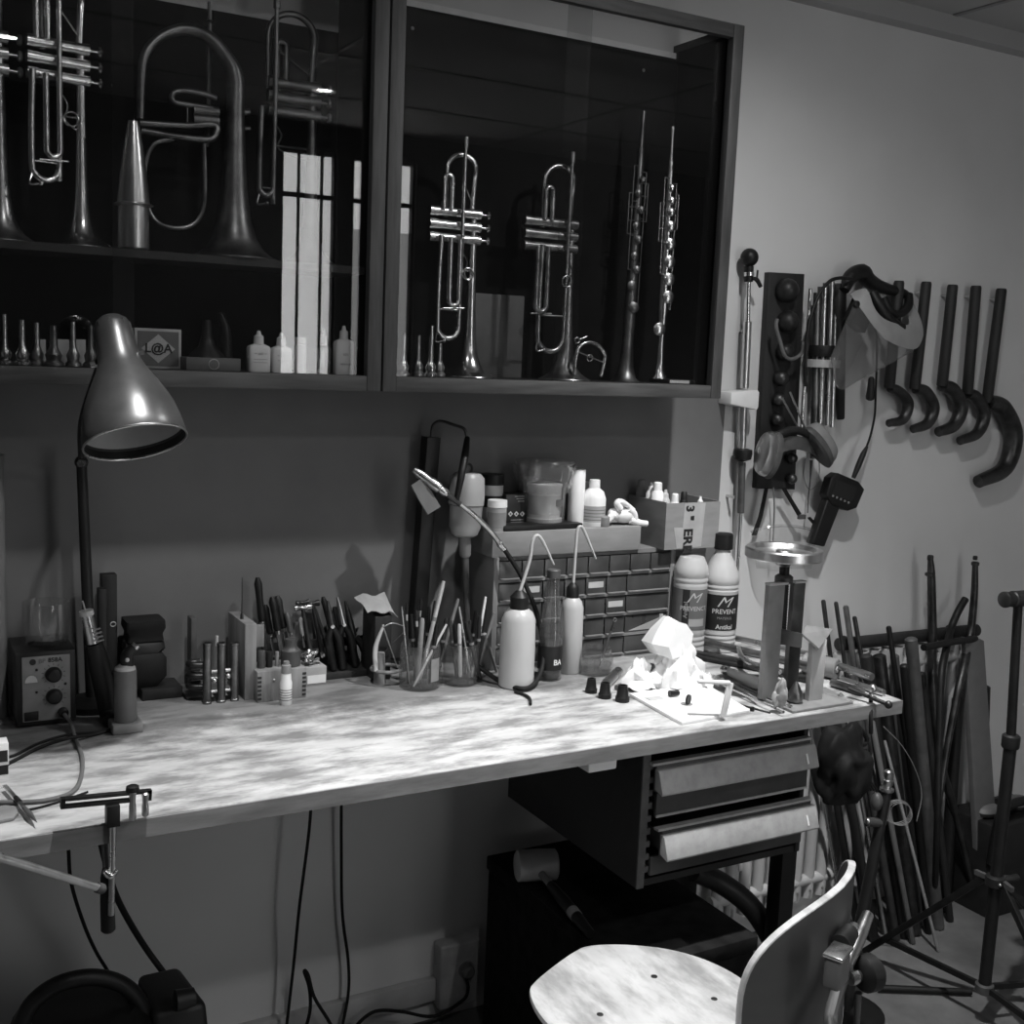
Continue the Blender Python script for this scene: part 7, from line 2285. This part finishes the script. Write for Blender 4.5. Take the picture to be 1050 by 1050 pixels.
MB().lathe(Q(877, 312, -.022), (0, -1, 0), [(0, .010), (.008, .009), (.010, .005)], 16).build('pivot_knob', M['charcoal'], t)
MB().cyl(Q(902, 312, .04), V(Q(902, 312).x, 0, Q(902, 312).z), .005).build('wall_hook', M['steel'], t)

# small mallet-like tool below the visor
o = MB().lathe(P(892, 411, Y=-.035), P(894, 383, Y=-.035) - P(892, 411, Y=-.035), [(0, .004), (.004, .011), (.012, .0125), (.030, .010), (.060, .0085), (.066, .004)], 16).build('small_tool', M['dark_wood'])
tag(o, 'little dark knob-ended handle hanging below the visor', 'tool')

# inspection camera with its cable
cy_ = -.050
Q = lambda px, py, d=0: P(px, py, Y=cy_ + d)
t = thing('inspection_camera', 'black hand-held inspection camera hanging by its cable on the right wall', 'camera', Q(862, 520))
hd = [(853, 490), (860, 485), (881, 494), (887, 502), (879, 521), (870, 524), (853, 518), (848, 508)]
MB().prism([Q(x, y, -.016) for x, y in hd], (0, .032, 0)).build('camera_head', M['black'], t, bevel=.004, seg=3)
sc_ = [(858, 492), (879, 500), (874, 514), (853, 507)]
MB().prism([Q(x, y, -.0175) for x, y in sc_], (0, .002, 0)).build('screen', M['ink'], t)
for k in range(5):
    MB().lathe(Q(854 + k * 4.0, 508.5 + k * 1.7, -.0165), (0, -1, 0), [(0, .0035), (.002, .003)], 12).build('button', M['mid'], t)
MB().prism([Q(849, 512, -.014), Q(862, 520, -.014), Q(846, 561, -.014), Q(833, 558, -.014)], (0, .028, 0)).build('grip', M['black'], t, bevel=.005, seg=3)
MB().tube([Q(875, 490), Q(880, 478), Q(885, 466), Q(889, 458)], [.006, .0085, .008, .004], 12).build('cable_boot', M['black'], t)
MB().tube([Q(888, 460), Q(893, 445), Q(897, 425), Q(898, 400), Q(899, 370), Q(899, 345, -.005), Q(897, 330, .005)], .0030, 8).build('cable', M['rubber'], t)
o = MB().tube([P(826, 396, Y=-.085), P(826, 370, Y=-.09), P(829, 335, Y=-.09), P(838, 306, Y=-.09), P(850, 289, Y=-.09), P(862, 285, Y=-.09), P(874, 286, Y=-.085)], .0045, 10, 6).build('black_tube', M['black'])
tag(o, 'black bent tube arching from the tubes to the face shield', 'tube')

# five curved mandrels
MAN = [((922, 288), (912, 396), (922, 402), (931, 414), (926, 430), (911, 434), 5.8),
       ((950, 289), (938, 397), (949, 402), (957, 418), (951, 434), (936, 440), 6.4),
       ((977, 292), (966, 394), (977, 400), (985, 418), (978, 436), (962, 443), 7.4),
       ((1001, 293), (992, 402), (1001, 408), (1009, 425), (1002, 444), (984, 452), 6.6),
       ((1027, 296), (1012, 411), (1028, 419), (1039, 447), (1030, 480), (1003, 494), 9.6)]
NM = ['curved mandrel half behind the face shield, leftmost of five', 'second of five curved mandrels from the left on the wall', 'middle one of five curved mandrels on the wall', 'fourth curved mandrel, next to the big one', 'largest curved mandrel, rightmost on the wall']
for i, mm in enumerate(MAN):
    yy = -.035
    Q = lambda px, py, d=0: P(px, py, Y=yy + d)
    q = [Q(*p) for p in mm[:6]]
    s = mpp(q[0])
    t = thing('curved_mandrel', NM[i], 'mandrel', q[5], 'curved mandrels on the wall')
    MB().lathe(q[1] - V(0, 0, .006), q[0] - q[1], [(0, 4.8 * s), (.004, 5.6 * s), ((q[0] - q[1]).length, 5.4 * s), ((q[0] - q[1]).length + .006, 4.6 * s)], 18).build('straight_shank', M['dark_wood'], t)
    R_ = mm[6] * s
    MB().tube([q[1] + V(.004, 0, -.004), q[2], q[3], q[4], q[5]], [R_ * .85, R_ * 1.0, R_ * 1.05, R_ * .92, R_ * .70], 18, 7).build('curved_head', M['dark_steel'], t)
    MB().cyl(V(q[0].x - .002, yy, q[0].z - .03), V(q[0].x - .002, 0, q[0].z - .03), .003).build('wall_nail', M['steel'], t)
